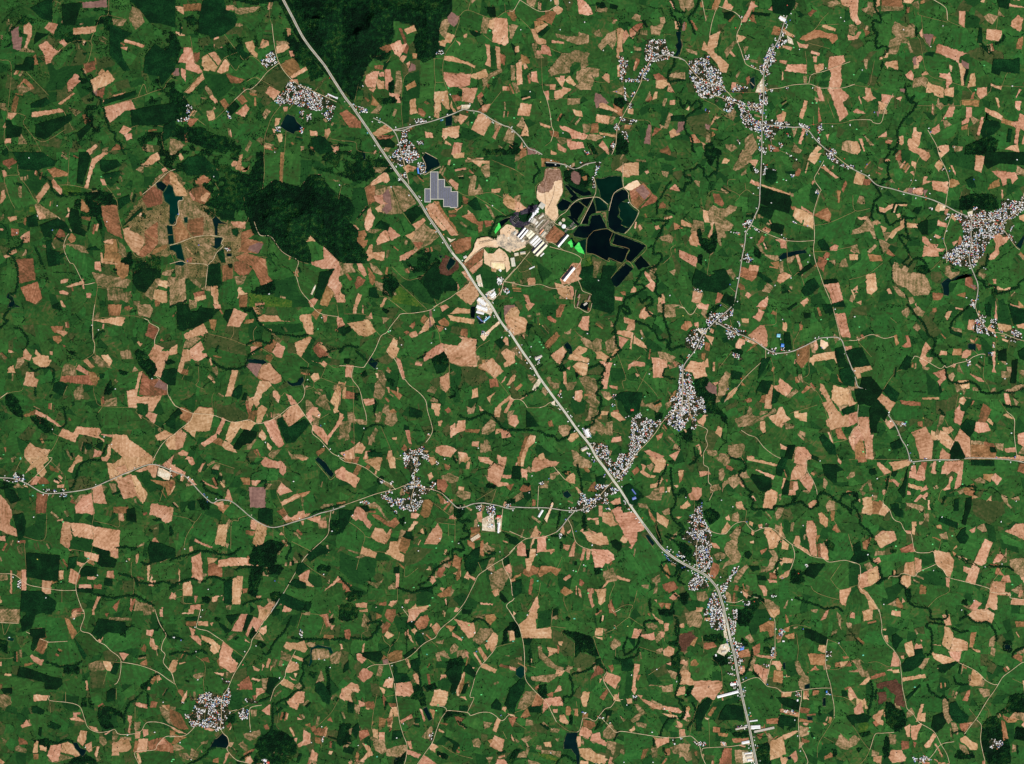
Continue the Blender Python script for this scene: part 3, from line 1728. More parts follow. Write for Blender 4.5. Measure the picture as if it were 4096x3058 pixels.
n2v1i311h311m2z1q2u1m
b2e192n192i1d2e1f
p281s2k1q2q1s2l26
n2m232z2a2x2c2m27
b2l262q1t2y1q341y3b243b2a342d2y2a2m24
b2o292y2a312e2q2o2q2r2n2v2o2y2k322h2x2e342c322c2s2i2q
b1u1y211y1u2q1n2q1r2c
b322k362k3a2q382x322q
b3g2n3m2q3s2y3l2z
b3c3a3k313s2y403a3j3n
b413948314e3246384a3f463j
b471o4d1q4o1r4m1u4j1s
b46254a214e214g274a2b
b4h1s4k1o4o1r4l1v
b4r2v4z2d532i4z3451364v384u344w31
m4b2x4g2p4m2o4s354m34
b523b563c533i4q3z4o464l434e3w483q483l4b3k4j3o4o3w4w3m
n4c4d4l484l4c4e4i
m4y3w553u573y5040
d001x081x062e002e
b0v311a331b3a173q123r0s3r0r3y0m3u0e3o0m3e0p38
n0w311a321b3a0u39
n0b320g320p380j3j0b3d
b1k3c1o3f1h3v1d3t
b1t3h203h2a3f2k3i2d3r233n1y3w1t431n40
n2d362l352i3h2b3f
b2m322q2z2w332p3j2k3i
b2s3h323e353g3e453849303z2u3m
b2m3w2q3p2v3w2u402r41
b2w4331482z4c2w48
b0x441e3t1e3z1148
n19431g3y1l411k47
b1k471m411s431w48204e1o4b
b003w0c3p0i3u0e480a4a064b0048
b084e0e4b0k4e0i4i0a4g
b0j4i0o4j0q4l0g4l
b2q4j2w4j2x4l
d08000k000m070u080w031a051i05140i0q0p0c0s080k
f080e0p081g04180g0o0o0c0s080q
d1o061w051q0k1l0e
d05370a320e38023g003c
g003e0e3k0a3q003u
d1w2k222e262e252n222t1u2q
d282m2b2n2a2u252u
d1x46283p2l3s2k3y2f442646224b1w4a
g273m2n3k2n3r2d3y
d363f3c3c3i3n403e463j3p433g44
f2w002w00
g2k0q2s0m3w0k3z0s370x300q
m3w4g424i414l3m4l3h4a3m4g
l2n0i3u0i3y0o3c0q2y0q
l34233h1j3o1j3u1m421q3z203r283h263b24
l4o1s571u572c4i26
l4j1y4g284s2b
o120u1y1028162a1j1o1e1919141e1012
l14141o16281a281o1y1w1m1q191k161g
o3h143p163s1g3i1g
o1e2y20322c3a2a3e1u3h1e3c
l3g2i3u2g402q3s2w
n160g1e0g1c0s180q
v123o123o
d4y0q570m570y500u
f0u160u16
w3h293m2c3s2b3u273y253z293w2e3m2f3i2c
w2a1m2s1n2w1q2v1s2d1q2a1p
m0g140s0y0y100m1a0f1a
k2g042k0e2o0k2x0s320u370w3h0x3u0y440w
k2a182m122y16320y
k281w2c1k2i1e2s19
k141k1a1o1g1u1q1x221x281t
c0w1v161w
c102g1a28
c460z4g164o194u1c571a
k4o1e4s1e
k4g1m4o1k
c204l2a4e2a4l
c0e3o0s41
f23032g032e082808
f0m480u460s4c0n4b
t150v1t1128172k18301h321k2z1q
t1w0n1w0v1t11
t2l0n2h0u2j18
t2o002o0a
T47014e084m0b500d
t4y00500d
t0u1o0v280s2e102i
t0d280k1u
t1b2m192s1a3a
T002q042y0a320p3814391e3b1t3h213h2d3f2l3j2y3g3a393k313s2y3y2s402k3y2d
T0p380m3g0c3o043v003x
T3s2y403a483l483t4g404o494u4f574l
t441r40283y2e
t441r3s1h3o1g
t402j492g4a2a4h264o1s4v1v571t
t492g4w31
t302e3a2p3e2m3g2n
t463k4q38
t4h26572g
t2l262q1u2w1q
t0e1c0i120u0y0u12
s4i0e1
s43281
s4e0qg
s4l3jg
s4r4a1
s504h1
s4k471
s4f3a1
s4h3lb
s2u431
@1358 1219
b0f000j000i0a0e0a
b0p000q0a0o09
b080k0r0h0u0y0l0x
b0q0g0v0g130t0u0y
b000e040k060m000q
d000s0c0n0d0s040y
b17001a001803
o1b0i1h0o1e0r
b1e1d1m0z1q121p191s1b1o1k1k1m
b1o1k1t1n1y261v281p1r
b1s0y1t101r12
b2z02350039033208
b390a3i033v053v093e0a
b370b400g3z0l3a0h
n2i0b2m0e2i0l2e0h
b2o0d2r0d2u0j2q0m
p2o062q062s0m2o0p
n220n280i290l260q
b2c0w2n0e2o0k2n0r2g0u
n2x0i340e390k380n300m
n2v0m340o300t2y0t
o3c0n3t0p3m0x3a0u
n3m0q3t0q3s0z3l0x
b3h0x4211411e431q431u3m1u3a1q361i331c34163i183n11
m34173f183i1g3e1q3a1o371g
b2h1i30153316341e2i1p
f2q1m331e381j391s301w2s1s
d2s1s391s34202w22
b451u4j1l4v1z4l274e20
b4s1f4y1b571g571q4w1v4v1s4y1o
b2z2639203a2g352m2z2a
m2z263226342k2z2i
b4s2c4z234v2a
b4y2e552357235728502e
b4d2r4n2l4h2s4h2y
b522o532s4s304r3c4k3c4m32
b532s562u4y384v37
b2q2x302y2y3b2u3a2t342q33
n2r2x2w2x2w34
m3r303x33412x41323z383t39
b442z4a354636
b3a3m3f3i3g3o3i3g3q3f3q3q3k3s3a3y
n3q3p463p443t3q3s
b3i3h3q3f3q3p3k3m
m483o4h3e4n3i4l3q4e3v483u
m4z3a573a573m503j
b3y42454244483x47
m46444h464i4c464e
n343538313b363838
b2x3g323g303m2x3l
b1y3q233q25452244
b1k3y1p3x1p401k40
b2v4830463a473h4b3a4j304h2u4d
b3i4d3r4e3u4j3m4l
b2h4b2n4c2l4f
b444i4g4j4e4l444l
b4o4g4y4k4o4l
b071s0f1t0d260625
b042g072g062t032s
n072k0g2m0g2t062s
b002i022i012w0030
b0p2t112s122y0s30
m141y1a1y1e281c2n182u102q122c1628
b1e2g1h2g1h2n
b1p2g1r2g1q2n
m1c2y1h301h371o381q3g1k3m1c3k1e3a1936
m16361a38163i123g
m0e3e0k3e0t3g0t3k0m3k
m003h0c3g0c3q063y003y
b00370439023k003k
m0w3y123n153q0y460u46
b0m420s480o4f0g4e0h46
b0a4b0h460g4l084l004e
b0s4c0x4c0u4l0p4l
b1g4c1k4b1l4l1e4l
d0u4d1a4e1a4j0u4i
d23312h362g3d233c
g1u382230233c1w3a
l1y12320o37122s18241k1w1e
l2z0w3h0u3m103i183416
g0b0a0s0b0u0g0m0i080i
o0y1o1o1e1k1q1e1s
l02190a1e0c1s001s
l201y2g1u2s262i2i282i2028
g3a1q3m1v3m283i2i3m2x3e2w3a2g
o3m1v3y1s4b204g283y2g3m28
l242o2g2i2k2u2i362230
l42144q0k4w0w441g
l4o2q502k4g374e38
w3w024102400f3w0e
w420c440h4a0j4h0c4b0k450l
w0w1j151q121x0v1r
d051m0c1m0a1s051r
f0o200s1y0u240q260n24
f1a031h071e0a1a07
f1e261m281l2g1g2a
f102s142w123c1036
m1o1m1o1m
m2k0a2o05
P42004e004k064h0b4c094608430a
S4q0h4e0s460y4a134j0r4r0k
h480s4g0u4c0y470w
h1y4l1w4e2249284b2e482j472i4d2n4e2n4l
h4309460g4a0j4g0d4e0b490h450c
p4v015700570z520s4w0i
b4w0c5703570w520s4x0i
d4l144s104x164s1c
c2n2o2x2u3230
k3k3a3u3e463a4c374l3c4s3m4y3q573q
c573y503u4x4053424y464m484i4e4j4k
c3a443g40
c1y3o2e3r2q3o2s3g
k0i1e0u1o161o
k001g08180k1a
k0q3r103k1c3m
c0m460q3s
k2b1m2i1j2k1e
f2i1w2m1y2k20
f0g2m0m2n0k2v0g2u
f392q3h2m3g2q3a2s
f0w4b124a144i0u4g
T2w012o0628091u0a1q0e1i0o1e0u180y121c0w1m0s1s0p1v0f1u001t
T0f1u0d260k2g0n2o0p2y0s380t3g
t050a0s0b0y0m180y
t1o002009
t2g002l05
t1e0u1q11
T1y28232e2e2n2k2v2m362r3o2p3w2k43
T1e1e1o1o1v261y28
t2q062s0k2y0v3015381i391o
t391o3l1u3w1s461u4g234o284w2i522q572u
t391o392c
t3i3e3i3e
t4g12421c431s
t0e1u0g4l
t183m1g441m4j204l
t002e0k2g
t0g4l0h46
t2n0s2i0a
s1u171
s2t061
s350q1
s2q151
s1i0s1
s1g0tg
s512gv
s4t0z1
s0q3o1
s141w1
s2n3u1
s2n4hr
s44491
s1t4h1
s054gb
@2038 1219
b020606020a060a0d0g0e0j0i0h0t050x000q0008
n020a080c0a0i040k000e
n1f0e1f051j001o001j08
b1o001o001l07
n140d170c1e0h1d0k150g
b260d2d0c2c0s260r210n
b20002000
b0h000l000n040k07
n11161e0t1i0x151c
b181i1l181p1e1j1s1e1q
b1s1i22182b1b2a1e231i2d1m2c1q201o1q1m
w1m171q141u191v1g1s1h1p1c
b1v1u211p2c1r2a232624
n1w1u271w24241y1y
b1l201o1z1p2d1m2d
b1p1w1t1t1s1y
m2411280z2g142k102q112q1c2k1g2g1c2818
b2k1e2q1e301l321g351b391c371g301o2x1l2u1q2q1m2l1m
m2u14340x3618381e2w1g
b2o1o321q2z1y2w2i2q2i2q2d2q262u1w2q1s
m22262a242k282m2g2k2s2o2w2l322o3e2k3c2g3g2i3o2e3m2g3g283g2c3a2e2y292u2c2s282i
m2o2k2y2l322s2u2t
b2s2r322q2y2u
n2q392q3e2m3e
b2m352y362w3a2q3a
b303737363g3f3a3h303a
n3235383439393438
m2e3m2k3e2s3k2w3q2q3w2k3q2i3w2e3s
m2v3i323g323w2u3u
b2y2e372f372j2z2g
b323y3b3w3b423043
b3e0d3q0h3p0r3k0s3g0r3j0l3e0j
b370s3i0s3o0u3n143m1c3k1b3m103e0y360v
b3p0x3y14431b3w193o16
b3u0b4003490a420e400g3u0e
n3w07400348093w0a
m4l0052004u044u0c4k0a
b471k4g1l4o1o4o1v4k1w4k264926491s
m4e1e4o1g4x1k4s1q4g1l
b3p1o401q401u3m1u3i1y3j1s
b3q213v233s25
m4o2k4u2o4s2q
m4m2y4s2u4s304o34
n4c3w4k3s4i3y4e41
b3z4c464b4l4i4g4l4c4l444g
b001e041g051m001u
b002805220724002e
b0a2u0i2n0j2p0e2t
n062i0c2c0e2e082k
m0j220r250t280o2c0k26
P0v270y2a0s2k0o2j0q2e
m122617251a2b1h2c1h2h1a2i
m1n2c202a1w2i1q2k
b1y2k252j262q232w1x2t
b1h2o1k2k1j2i1g2o
n282n2g2o282q
b002q042t0032
b003a083a0a3i063n003k
n153h193f1b3m163m
m1h3l1o3k1u3m1r3u1m3x1g3r
b1s3u203s223x1u431q40
n0g3y0m3v0k420c4l094l
b0m3v0s3w0r430k490g4l0d4l0e4e0i44
b0w4g104e124l0s4l
m1u4b204d264k1w4l
d322s3a2m3g2l3y2m3x2u3v323u373k3a3g363c2w
g372u3c2w3g3a3e3c3834
d2g003400300a2g04
d0i340o3a0w3m0i3n
g0w001g001c0i100c
l1j081y002408200m1o0u1g0k
l2e0e2o0e300i2y0y2e12
l0m19181i0s1y0k1m
l0k3214321o3c1q3m1e3k0z3h
l141j1g1s1i231c230y1q
l3i283w2a462s462n3w2o
g2y1w3e1w3g26322c
l3o2846204c2g4c2q3y2a
o0g1g0q1u0k1y0a1q
m001c0c160e1o041g
g1w2o2a2u28371y3a1s30
P2a3o2d3o2d3y293y
P182x1c2u1d301a2z
S244b2a462b4a264d
h253o2d3o2f3y293x
h2e442k442q442y482y4l2o4l2i4e2e48
h2a4e2f4e2e4i2c4i
h0o1k0x1i0y1k0w1o0s1o
h0s1o0w1q0u1s
h3m3e3w373x3c443e4b3h4g3e4i3i4e3m463y3y463u4c3o4l374l3a4e3k4e3i463m423j3y3m3r
h4j3g4q374y3052305735573m503r4u3m4m3i
h4s2s4y2o502d5220521t571s573450304u344s30
h3g3a3k3a3g3e
h332n362o342u322s
h302x342z3131
h1f2m1k2o1j2r1g2q
h4o3m4u3j4q3g
P0s1l0x1i0y1k0t1n
s0n191
s2c1r1
s2b0v1
s0w14g
s0y17g
s101ag
s0w0ly
s341s1
s3n34r
s45221
s3x101
s1w2r1
s1a2w1
s402qg
s4334g
s071rg
s0s43g
k39023g023l083g093a03380e340m350s310u
k350u36163a1c361g321k2y1m2w1q
c2k1c2j1o
k2c1w2k1u2p1s2u1x2q222s262m2a2n2c2s2f2m2k2l2o2q2s2p322o3a2g3e2i3i2c3m283o
k003q0k3q0y3s143w1c3w1g411o3y1s3w1u3q1y3q
k3q0i3w0k430m460q4a0s4g124o124s1c52185719
k4k004l0g4q0u4r144o194u1d
k521i541m571o
k4l1y4k244w28
c4s4b504a52404y3w
c0o0m0u0w181i0s1y
c0c0w0k190q1l
k1j1s1o1i1s1c
f1f1u1m1s1p1y1i20
f1y2022222028
f283o2b3l2e3p
f0h0k0p0m0k0s
f2x37323g2w3e
f4b364k384i3e4c3h
c234g2344
k0e2q0q2k0u2g
T551s542854304w364k3g4c3s42443u4c3m4l
T0w321230162x1c2v
T0j320f2w0a2t042t002q
t0w320j32
t371g3g263c2a3e2i
t3p1t3w273y283s2k
t3y28462g4e2q
t3y284220
t3p0u3s12421e
t3w1j3p1q
t2m3m3c3u
t352u38383f3d
t57044v054k08
T57045001
t1j001o00
@2717 1219
h001u041s05200c220e2a0g2i0i2q0p2q0s300s370k3a0c3a063m003o
h0d3c0j3e0h3q0d3o
h0616090w0e0q0k0q0s0o0q0y0q160m1c0e1e081a
h0s0i0y08180a1g061l051l0c1e0g180k120m0w0o
h180k1g0m1o0q1y0s210u1y0y1o0w1l121g101d0o
h1i1e1q1g1w1m1s1o1m1j
h2m1c2w1a2v1i2n1g
h3018351a341d301d
h1q0i1u0k1s0o
P0i0q0u0r0s0w0o0w
b051z0c1o0o1q0q1o0s1u0s200u240m260g270e20
g0d1m0h1o0h1u0d1u
n0o1g0s1g0r1o0o1m
n0r1c0s140x150w1e
b0i000w000u060k04
n020o060i0c0i0e0m080s020q
b1u0f220f220k1v0j
b240g2c082c042j082e0i260e
n2c002m002k052e06
b210x2e0m2j0m2m0w2m182k1a2a14
n1y1g2a142c16241c
b1o171s101z121y161u181u1b1o1a
b1y0z28142a1626161y12
n2p0a2s062w092v0c
b320j360j370p360t320r
W2y0v300v300z2w0z
n3h1p3h1e3i1a3m183w153v1g3u1o3m1w
b3v1l3y1k3y1i4c1f4m1e4o1m4o1r4l1m461o3v1q
b3z1c40144212441a421d
S47114e144f184a1c4618
b4u195418541b4y1d
b4m0a4x09500o530z4u0z4s0w
d4m1b4v194x1o521u4q1v4m1i
d4x1e571c571y531q
d4q1y521u5722572g4w2e4s26
n4o224u2c4q2a
b462c4a2e4i2u4l2z4o344u3b5738573j513m4r3n4i3q4e3m4c3g4g3d4e37482x4e2v492o462k
b4k2e522i542x4q304i2t
m4l2u522k542w4s36
n4m3p4s3n4z404p3z
b4e3s4g3s4k444i44
b503x573v574d
n543x573x5746
d453y4a3u4m464o4g4g4g4a48
d4t34572z57374v3a
b2z2633293d2h382o352q2w2k2s2f2y2e
m362q3g2i3j2l3a2s
n3m2m3s2e3x2g3o2n
b2n2d2s2e2r2u2q332j332k2q
d2s2j302m2w2w2q2z
n2d2w2g2p2k2o2j2x
d2a2k2g292s2a2m2o
b2n3b2v392y323231363a3b3e343i313o2s3i
b3e363j353j383s373s3h3m3g3f3c
m1n3e203923302634253a2g3c2k3a2u322w362i3e2a3i243m1y3m1r3n
b2e3h2j3g2k3s2h3t2e3o
m162a1e1z1j221g2a1h2i1b2p152p162g
p0s2g0w2a142g142o0w2m
b1c2v1i2l1p2g1q2i1k2r
n1u2a202g1u2e
b0j3g0m3e0s380t3a0q3m0k3i
b123s163l1a3o183y
b043p073p0a3w
m1g461w441y481u4i1o4k1g4g
m0s4a144c154g104i0v4g
m144k184e1g4g1g4l
b204h284i284l214l
b3h483q483y4i3w4l3e4l
b3c4l3g483i48
d344l38463g463c4l
f0g2a0k260u260w2c122k142q122y1a361e3a1g3k1a3g183a12380w380s3a0p300q2s0i2q0e2g
d1j1y1w211u281k28
d340u3a0u3c1c341d
f12001c001a00100a120g0u0e0s0c0y04
f1j1e1s1a1w1g1s1m
d2g1m2q1k2k1w2c282d1y
f003u0e3m0e440842
c1c3k1a3y1e421848164e1c4i1e4c1k4l
c0u460q4e0h4l
c3k2i3k2c3g1o
c2a2o2b2k
d48004k004k094c0a
d3o093w093w0e3q0f
c3g0k3o0k
R1m001g06140g0y0m0q0u0k160g1e081o041w0428042k032w0234003a
R120i1c0o1o0u1y0y2a142k1b2s1f2y1g3c1e3o193y1446104g0z4o0z4t124w1a501m5723
t19001g05
T4j004m0c4q0s4s12
T000305040a0a0e0a0h060k00
t0g080m0c
T2k1b2k1j2j1m261y1w281q2g1c2w
t2p1k2s1u2t262t2e
T0i3k0o3m0u3q0s3y0u460q4e0q4l
T1u3q223v2a3y2i482s4g304k
t3v153u1o3u223n283y2g482u4g3m4k424o4g4q4l
t2w042v0e2u0l2i0m
t3e1c3e143k0s3m0i
t4s135712
t161w1k1e
t3a38432z
t2s2e322m362q
t532i542u572w
t4l43503z573m
t1m0u1i0g
T092o0b320c3a0g3g
t0c2i0i2s
t3w4l444l
s2n1f1
s2v1h1
s21131
s481ab
s1g2ib
s1u27r
s3j1i1
s1s0kg
s1r1mg
s470gg
s320g1
s0g1f1
s0n2r1
s0f2cv
s3011P
s040cy
s4m051
@3396 1219
m1k081o041s021t081q0e1m0c
m1w05220225062908260d1y0a
n2h042l032l082h08
b2w0832072x0h2u0d
b35033d043d063605
d300r3d0v3c10300v
b3k0g3r0h3p0s3i0q
b3u063w083u0c
b4d004e0h4b0g4c04
d41004800470e420c
g4g004o004u0m4e0i
d4q005706570k4w0m
b4e0k4s0m4t0q4o0t4g0s
b4s00520252084u06
b4y0m570k570q500p
l4o004u0c4y0o520m4v08
b4j104q124p144j12
b000s020z0010
b00180218041c001c
d001c0e1a0i1j0n1t0a1v031u
b041w0n1t0p1x0c210d2609270722
d0e260o25102k0y2o0u2s0m2k0c2g
n0723041x0c1w0c22
d102k162d1i2n1e2w182u
b0u2t0z2n1e2x17371230
d062i0k2i0q2m1638123h0y3c0u3k0u3t0n3t0m340o310f2y0a2z072q
g0a2z0o320l3c093c
b002i032q062w092w04300031
b00380936093i003m
b093c0l3c0n3z0q4g0q4l0j4l0h420c3z044b0042043o0a3k
b0a3d0k3d0m3z0p400q4k0i4l0h41093m
n023y0e3x0i4l074l064b
o0b3d0g3e0f3l0a3j
b133j193e1d3l173p
m1a3f1m3h1o3k1i3m
g0u3i103i143o0y3y0u3w
n1c0x1f0w1h161e18
n1o0x1r0x1t121u191o1a1k181q14
d1h1x1q1i1w1l1q1y
m2c1k2i1l2f1q2c1p
m261t2e1w2c1y271x
b2h212u1x2w262s2a2p2f2m2a2q272m25
m2y2333203524322a2y27
b2q1d2w1e2w1i2o1i
n331b3c1b3c1i321i
b3d1e3i1c3m1d3m1i3i1l3c1l
n3r163x173x1c3u1d
w3j163r163r1e3j1b
b49144b144b1a491a
b481e4c1e4c1s4b1v4d2148204a1u
d4g1e4o1b4o1p4f1o
d501e571a571o521m
d4u1o501m4y2c4s2c
b262r2o2r2o2t262t
n1i2u1u2v242w24301u301k2y
l18361e2x2634273e1c3e
b1u3t2a3m2g3y2i422g4l244l20481y3y
b35353a2y3b353f363b3l343h
b3a2s3e2q3h2u3e2z392w
n3o2u3q2v3m31
n3t3i3z2x4834423h
b3s3h433i473q413s3u3t3o3q
b453d4a3i493l433g
b34413a3o3l3y3m4l3g4l3e4e3842
b2p3q2v3s3543304b2q442n3y
b2r49304g2y4l2o4l
n2q4g304i
d304c35423a453g4i3e4l304l
n3m454b464e4c4c4l3m4l
n40424a444c484046
m3m41414240463m45
b4m494x484y4d4q4e4m4c
m4b444l444k4c4e4a
b503u573s57485044
b4y4g574i574l4y4l
b4k3a4o384w3d4x3f4o3c
b4l2n4q2n4t304n2y
m3o2g3u2g3u2k3o2k
m462k4c2g4d2k482m
m4i2k4s2i4y2e572d572i4u2m
m4i1z4o1z4o264j26
m4o1u4t1v4t264p26
b3l113p123p153m14
m310o3c0q3c0u340s
d3b3l3i3e3r3g3q3q3l3y3c3q
d18441j3z1m481a4b
d46484c484e4e474e
n213h263g273m223m
m2p3a2u382s3i2m3o2q3u2k3w
l0u001o001k0e1a0k140u0q0w
o200k2a0a2s0u2g10
l23231o261s2k1w2s2n2n2o23
l0s0i180a1e0u120y0q0u
g2a202m2c2q2q2c2o
l3h2i3o2g3m2s3e2q
l3w1k441k422c3y28
o2y2s382n37322w36
l0a141a0u1e1o142e0q2i0i1o
k1q001v06200d260i2a0p2d0x2j122j192h1g2n1k2s1q2v1v2x26302a3a2c3i2b3q2c3v2i402m482n4g2m4k2k4s2m502k572g
c4t2o4y2s542p
k4k2z5232
c2k102s12
k2o342u3a
c2w16301a3a18
k300q340g3a0a3k02
c1x2c262c
c1w2l2a2l
f0j0a0n0e
c0t1e0v18
h3r0g3w0d410i410o4a0u4e0z480y3w0u3q0u3n0p
h470g4e0g4e0q480q
h4g0r4m0s4i0v
h4s0u4w0p540w54124w144o104m0y4y10
h441g4a1e4a1i451j
h48164b164b1b
h3k003q003q04
h3u0a440c420e3u0e
h3h1m3m1o3l1u3i1s
h1i3i1o3i1o3l1i3m
T3q003t0a3y0k440q4a0t4k0v4s0y50115713
R001o06240a2g0k2h0q2o0y30163a1e3m1k401p481t4l
T001208120o0w11101c0y
T1w1m1z1j2a1o2o1w2s1v2u1t2w1v361r3i1o3o1k3w1h411h
T0a2y093c0a3k043q003y
T4o364w3e4w3u4y4c504l
t4g2u4o36
t1w1m1o1w1e20142d0y2o0u2t
t002h022q062w0a2w
t304834403a3q
t2u3e3440
t411h3z24442e462k
t4d114b1e
t3m413m4l
t3535382o
t004l574l
t4r144q1a
t180e1f0k
t3u1i3o1c
t0o1k0a14
s060d1
s0b0og
s3x1k1
s1p3hv
s174bg
s374lv
s273dy
s4f1ry
s4o1r1
s4x4ib
s4t3t1
s4v0ov
s3b2ng
s4m271
s0f4dv
s4n0z1
@0 1829
b0q001f001g041a081e0g190m140i120a0q0i0x08
n1g081q0e1r0h1i0e
b120k180m120u0w0u
n0y0m160m100u0w0t
b200f2a002g002g042808250h
b0o0u0u0v0u0x
b1p0u1w0t1w0x1p0x
b30003a0036053104
b36063c073g0e3m0k3m0p3a0q380i
b3b083n004g004m024g08460a3w0g3s0i3g0k3j0g3e0c
b3e0c3p083u0g3k0i
b400f4g084r084o0e4m0m4j0m4e0e440g
b50095708570e520c
b3g0q3u0i410l460u4d124c18461c42163o19
b3w0k410k480w4d124c18481e461a4112
S4p0b4t0c530h500p4w0o4o0k
n4g0o4w0q540o570s540y4z164w0w4m0s
b2q0x300t361e2s1d
b291g2g162q122r1c2t1o2q1q2m1o291o281g
m261c2e142q132q1a2e1e
m380s3g0s3g103e163a0y
n3d1h3t1h3s1o3d1o
b3i1o3o1o3o1w3j1w
b4h1e4m1e4v1g551i531w4w1z4s1u4k1q4f1q
m4h1e4s1g4t1q4k1r4g1o
d3r1k401i421y3r1w
b1v1w231y242a252e1z2p1s2k1s2i
b231y2i1z2s223k263j2o3h303a2y392s302q2q2m2s2g272c2528
g272c2s2g2q2u2e2t212q
d2r2o302q392t392y3h323e3a30392w362y2w2r2s
g121q1d1o1b2g112e
l1f141s141u1o1u281o2k1c2g1e1o
n13121f141d1o121o
b0014061a0c1k0d1q0a1y0b210h240j2d082a0026
b002c062c062i002h
d0e1q0p1o0s1w0q2c0k2i0i26
n0i2h0r2h0r2k0i2k
l002i0o2l0q2u0r370e3e003c
l0u2g1w2m212q222w1y3c1r3c1q2w0u2q
d0s2u1s2x1q3o1e3o143m0s3k
d222z2b2y283a203c
b2i2t2y2w2x342q322i2y
b2a332j362f392a37
b233a2c3g293s213p
d2e3c2k382w3a2v3i2m3j2e3k
b2l3j2v3k2s3n2l3m
b363e3d3d3e3m353k
b1r3d1w3d1w3m1r3n
b193m1j3n1i421841
b2c3s2p3s2q3w2c3w
n2s3s303s303x2s3w
d343l3c3m3c3u333t
b0b3d0d3d0d420b41
b0n3c0s3c0s3y0n3y
n0i3d0n3d0n3m0i3k
m003h083h083n003o
b0044024b004c
l02440m410m4g044g
d0n3z193z1o4a1m4l0m4l
b4d374g374f3o4d3o
b382s3i2s3i30
b412w442v43344136
b3s303v303u33
b5046574257455347
b4s4g4u4g4t4l
b2q4l2w4430442w4c2s4l
n3c4g3k473g4l
n3u4i3y4741473w4l
b3v473x473v4g
m4c4e4k4g4m4l4e4l
o3m3o3y3o3y3y3o41
d4g2i4s2k572q572y4q344g344e2s
l3k23411y4g2g3w2q3k2n
n264i2e4g2g4l244l
l1t18281e281o1v1u
g410g4c0f4o0s4y0y4g12480s
o200o2i0k2s0u2i0z2210
l2i121y1a2018
d040w0g100m1a0c1e0616
g0h0w0u0x0w1c0k18
l4i375734573m4i3o
h030m0e0m0q0o0o0q0e0r040p
h0e0i0i0h0q0k0q0o0f0m
h1a0x1e0y1o0z1o121c11
h1s121z111z161s16
h1u0y1y0y1w11
h0i3o0n3n0m3w0j3u
s0z15G
s1v1xg
s2w3i1
s0e3k1
s101s1
s1d461
s0k2i1
s3r331
s2m30G
s1t3pg
s0m02G
s1a0uG
s1431y
P4p0c520i500o4o0k
f3w0442024605460a420b3x09
f000q080r0i0u060y000y
k230y270u2d0a2o043004
c2g0m2i0u
c1u1o1v1w
k46344e364q30572y
k3g2p3o2o412q
k3i3g3w3k463q4l3r4v3p573u
k2q4130443c463r44414448484l4e
c3y3w3z44
k4s1u4k1w
k5222542a
f2q002w02
f1t101w101w1a1t1a
d2a3w2s3w2q412a40
T4l004i08
R000m0e0n0s0s120y1a121i131w122c102q0x340r3m0j3w0f4b094k084s0a570g
T0s0u1i041g00
T003g0e3h0m3m0u3s183v1s3y293y
t2p0x2r1c2s1q2q222s2e2q2q2p30
T2p302g382c3g293s2a422e4e2h4l
t2s1w3a203j223j1o
t1e1o1b2g0p2d
t0q2k0s3c0t3m
t1u3w1u4b
t0e0k0o00
t3o003s0c3v0g
t3v0i4410
t3w343w3h3z3o3y42
t232q2q2u
t1i041u0g
t4w0s4q1c
t1w0y1y0k
@679 1829
b0i000o000r070n090k05
b000c02080h0g0g0k020f
b0c0k0g0j0e0q0b0p
n000q050q0012
b0u0e0y0812050x0g0v0g
b0n0k0r0d0o0i
b0y0o140s1g0x1e0y120t
b2p062u0032043c053g0a3g0g3d0k390h390c2x0b2s0a
b2f0p2p0p2k0v2g0u
b3q0044013y04
b1n191q0y1s101v1b
b1a1d1l1b1m1l
b36103b0r3n113915
b3a1c3s133w163g1e3c1g
n3t13461044133x17
n361m3d1i3i1o3d1t
n3f1w3j1t3o1y3g1y
b3c1u3h1p3m1u3f1w
b3k1t3s1p3t1m3z1l401p461o441r3u1v3n1x
b421u4h1q4g1z
b4g1w4n1w4n234g22
b001h041i031o001o
b001q031q001w
b1g201q1z1n2o1c2k
b0r2f0y2j1a2o182p0q2i
b2f1u2m1x2j262e25
b2m1x2w232u2c2r2l2k2n2g2k
n29262j272h2c292a
b392b3b283e2b
b0l2o0o2n0p2s0l2t
b0n2z0w2v0x2t0y320z3m0x3p0t3m0o3n
b142z1f301c341536
n15361b351k3a1k3k1c3i153j
b1g321u2z2c302b362o372m3828371y381f39
b093a0b3d0b3r0a3s
b0e3r0m3o0o3w0o440e44
b1v3m213k263j253w234d1v4d1u41
n253w2b3w2a412541
b2k442q442p462k46
b19451l431f461e4a194a
b00460640074504470047
b0q440u440r4c
b0m4e0x4d0x4j0r4i0o4l0k4l
m1o4e1u4d1t4j1o4i
b2l4e2s4g2w4d2z4a354e304l2n4l2m4i
n2t4g324i304l2s4l
b3e4e3n4h3k4l3c4l
b3t3j403e453c433o3y3m3v3m
b3s3c3y323u373q3e
b4o3q4r3m4q3r
b4k3z4w3o4z3j533l4v3s
b4w0f540a570c570q4y0m
m4g1i4l1e4v1e4s1i4l1k
n4y1c571b571f4y1f
b3v1w3z1w3y21
w4b034e004m064q0c4v0i4s0m4o0i4i0a4d05
d190d1g0e1g0j190i
d1g0k1l0l1j0q1f0p
d2n1k2u1i321k32202w212m1w
f0u1a1218191e161k0y1k
g161i1k1m1i1w101o
f2i2m2s2k302g3c2k3g2k362w36342s3e2o3q2k462c422c3m2g3a2c342e2y
f2w3837363e3a3a3g323h2w3h
g4t1j571h571u501u4s1w
f4q1w571u57244y2b4q2a
d442u4g2l4s2s4e2y46344230
d3t363y3444393u3i3q3g
d3c413k44414c3w4l3m4i3a4c324l364e
d424a484c444l3y4j
d3i3r3q3m413q423w3s3w
d1m3q1v3m1u4e1m4c
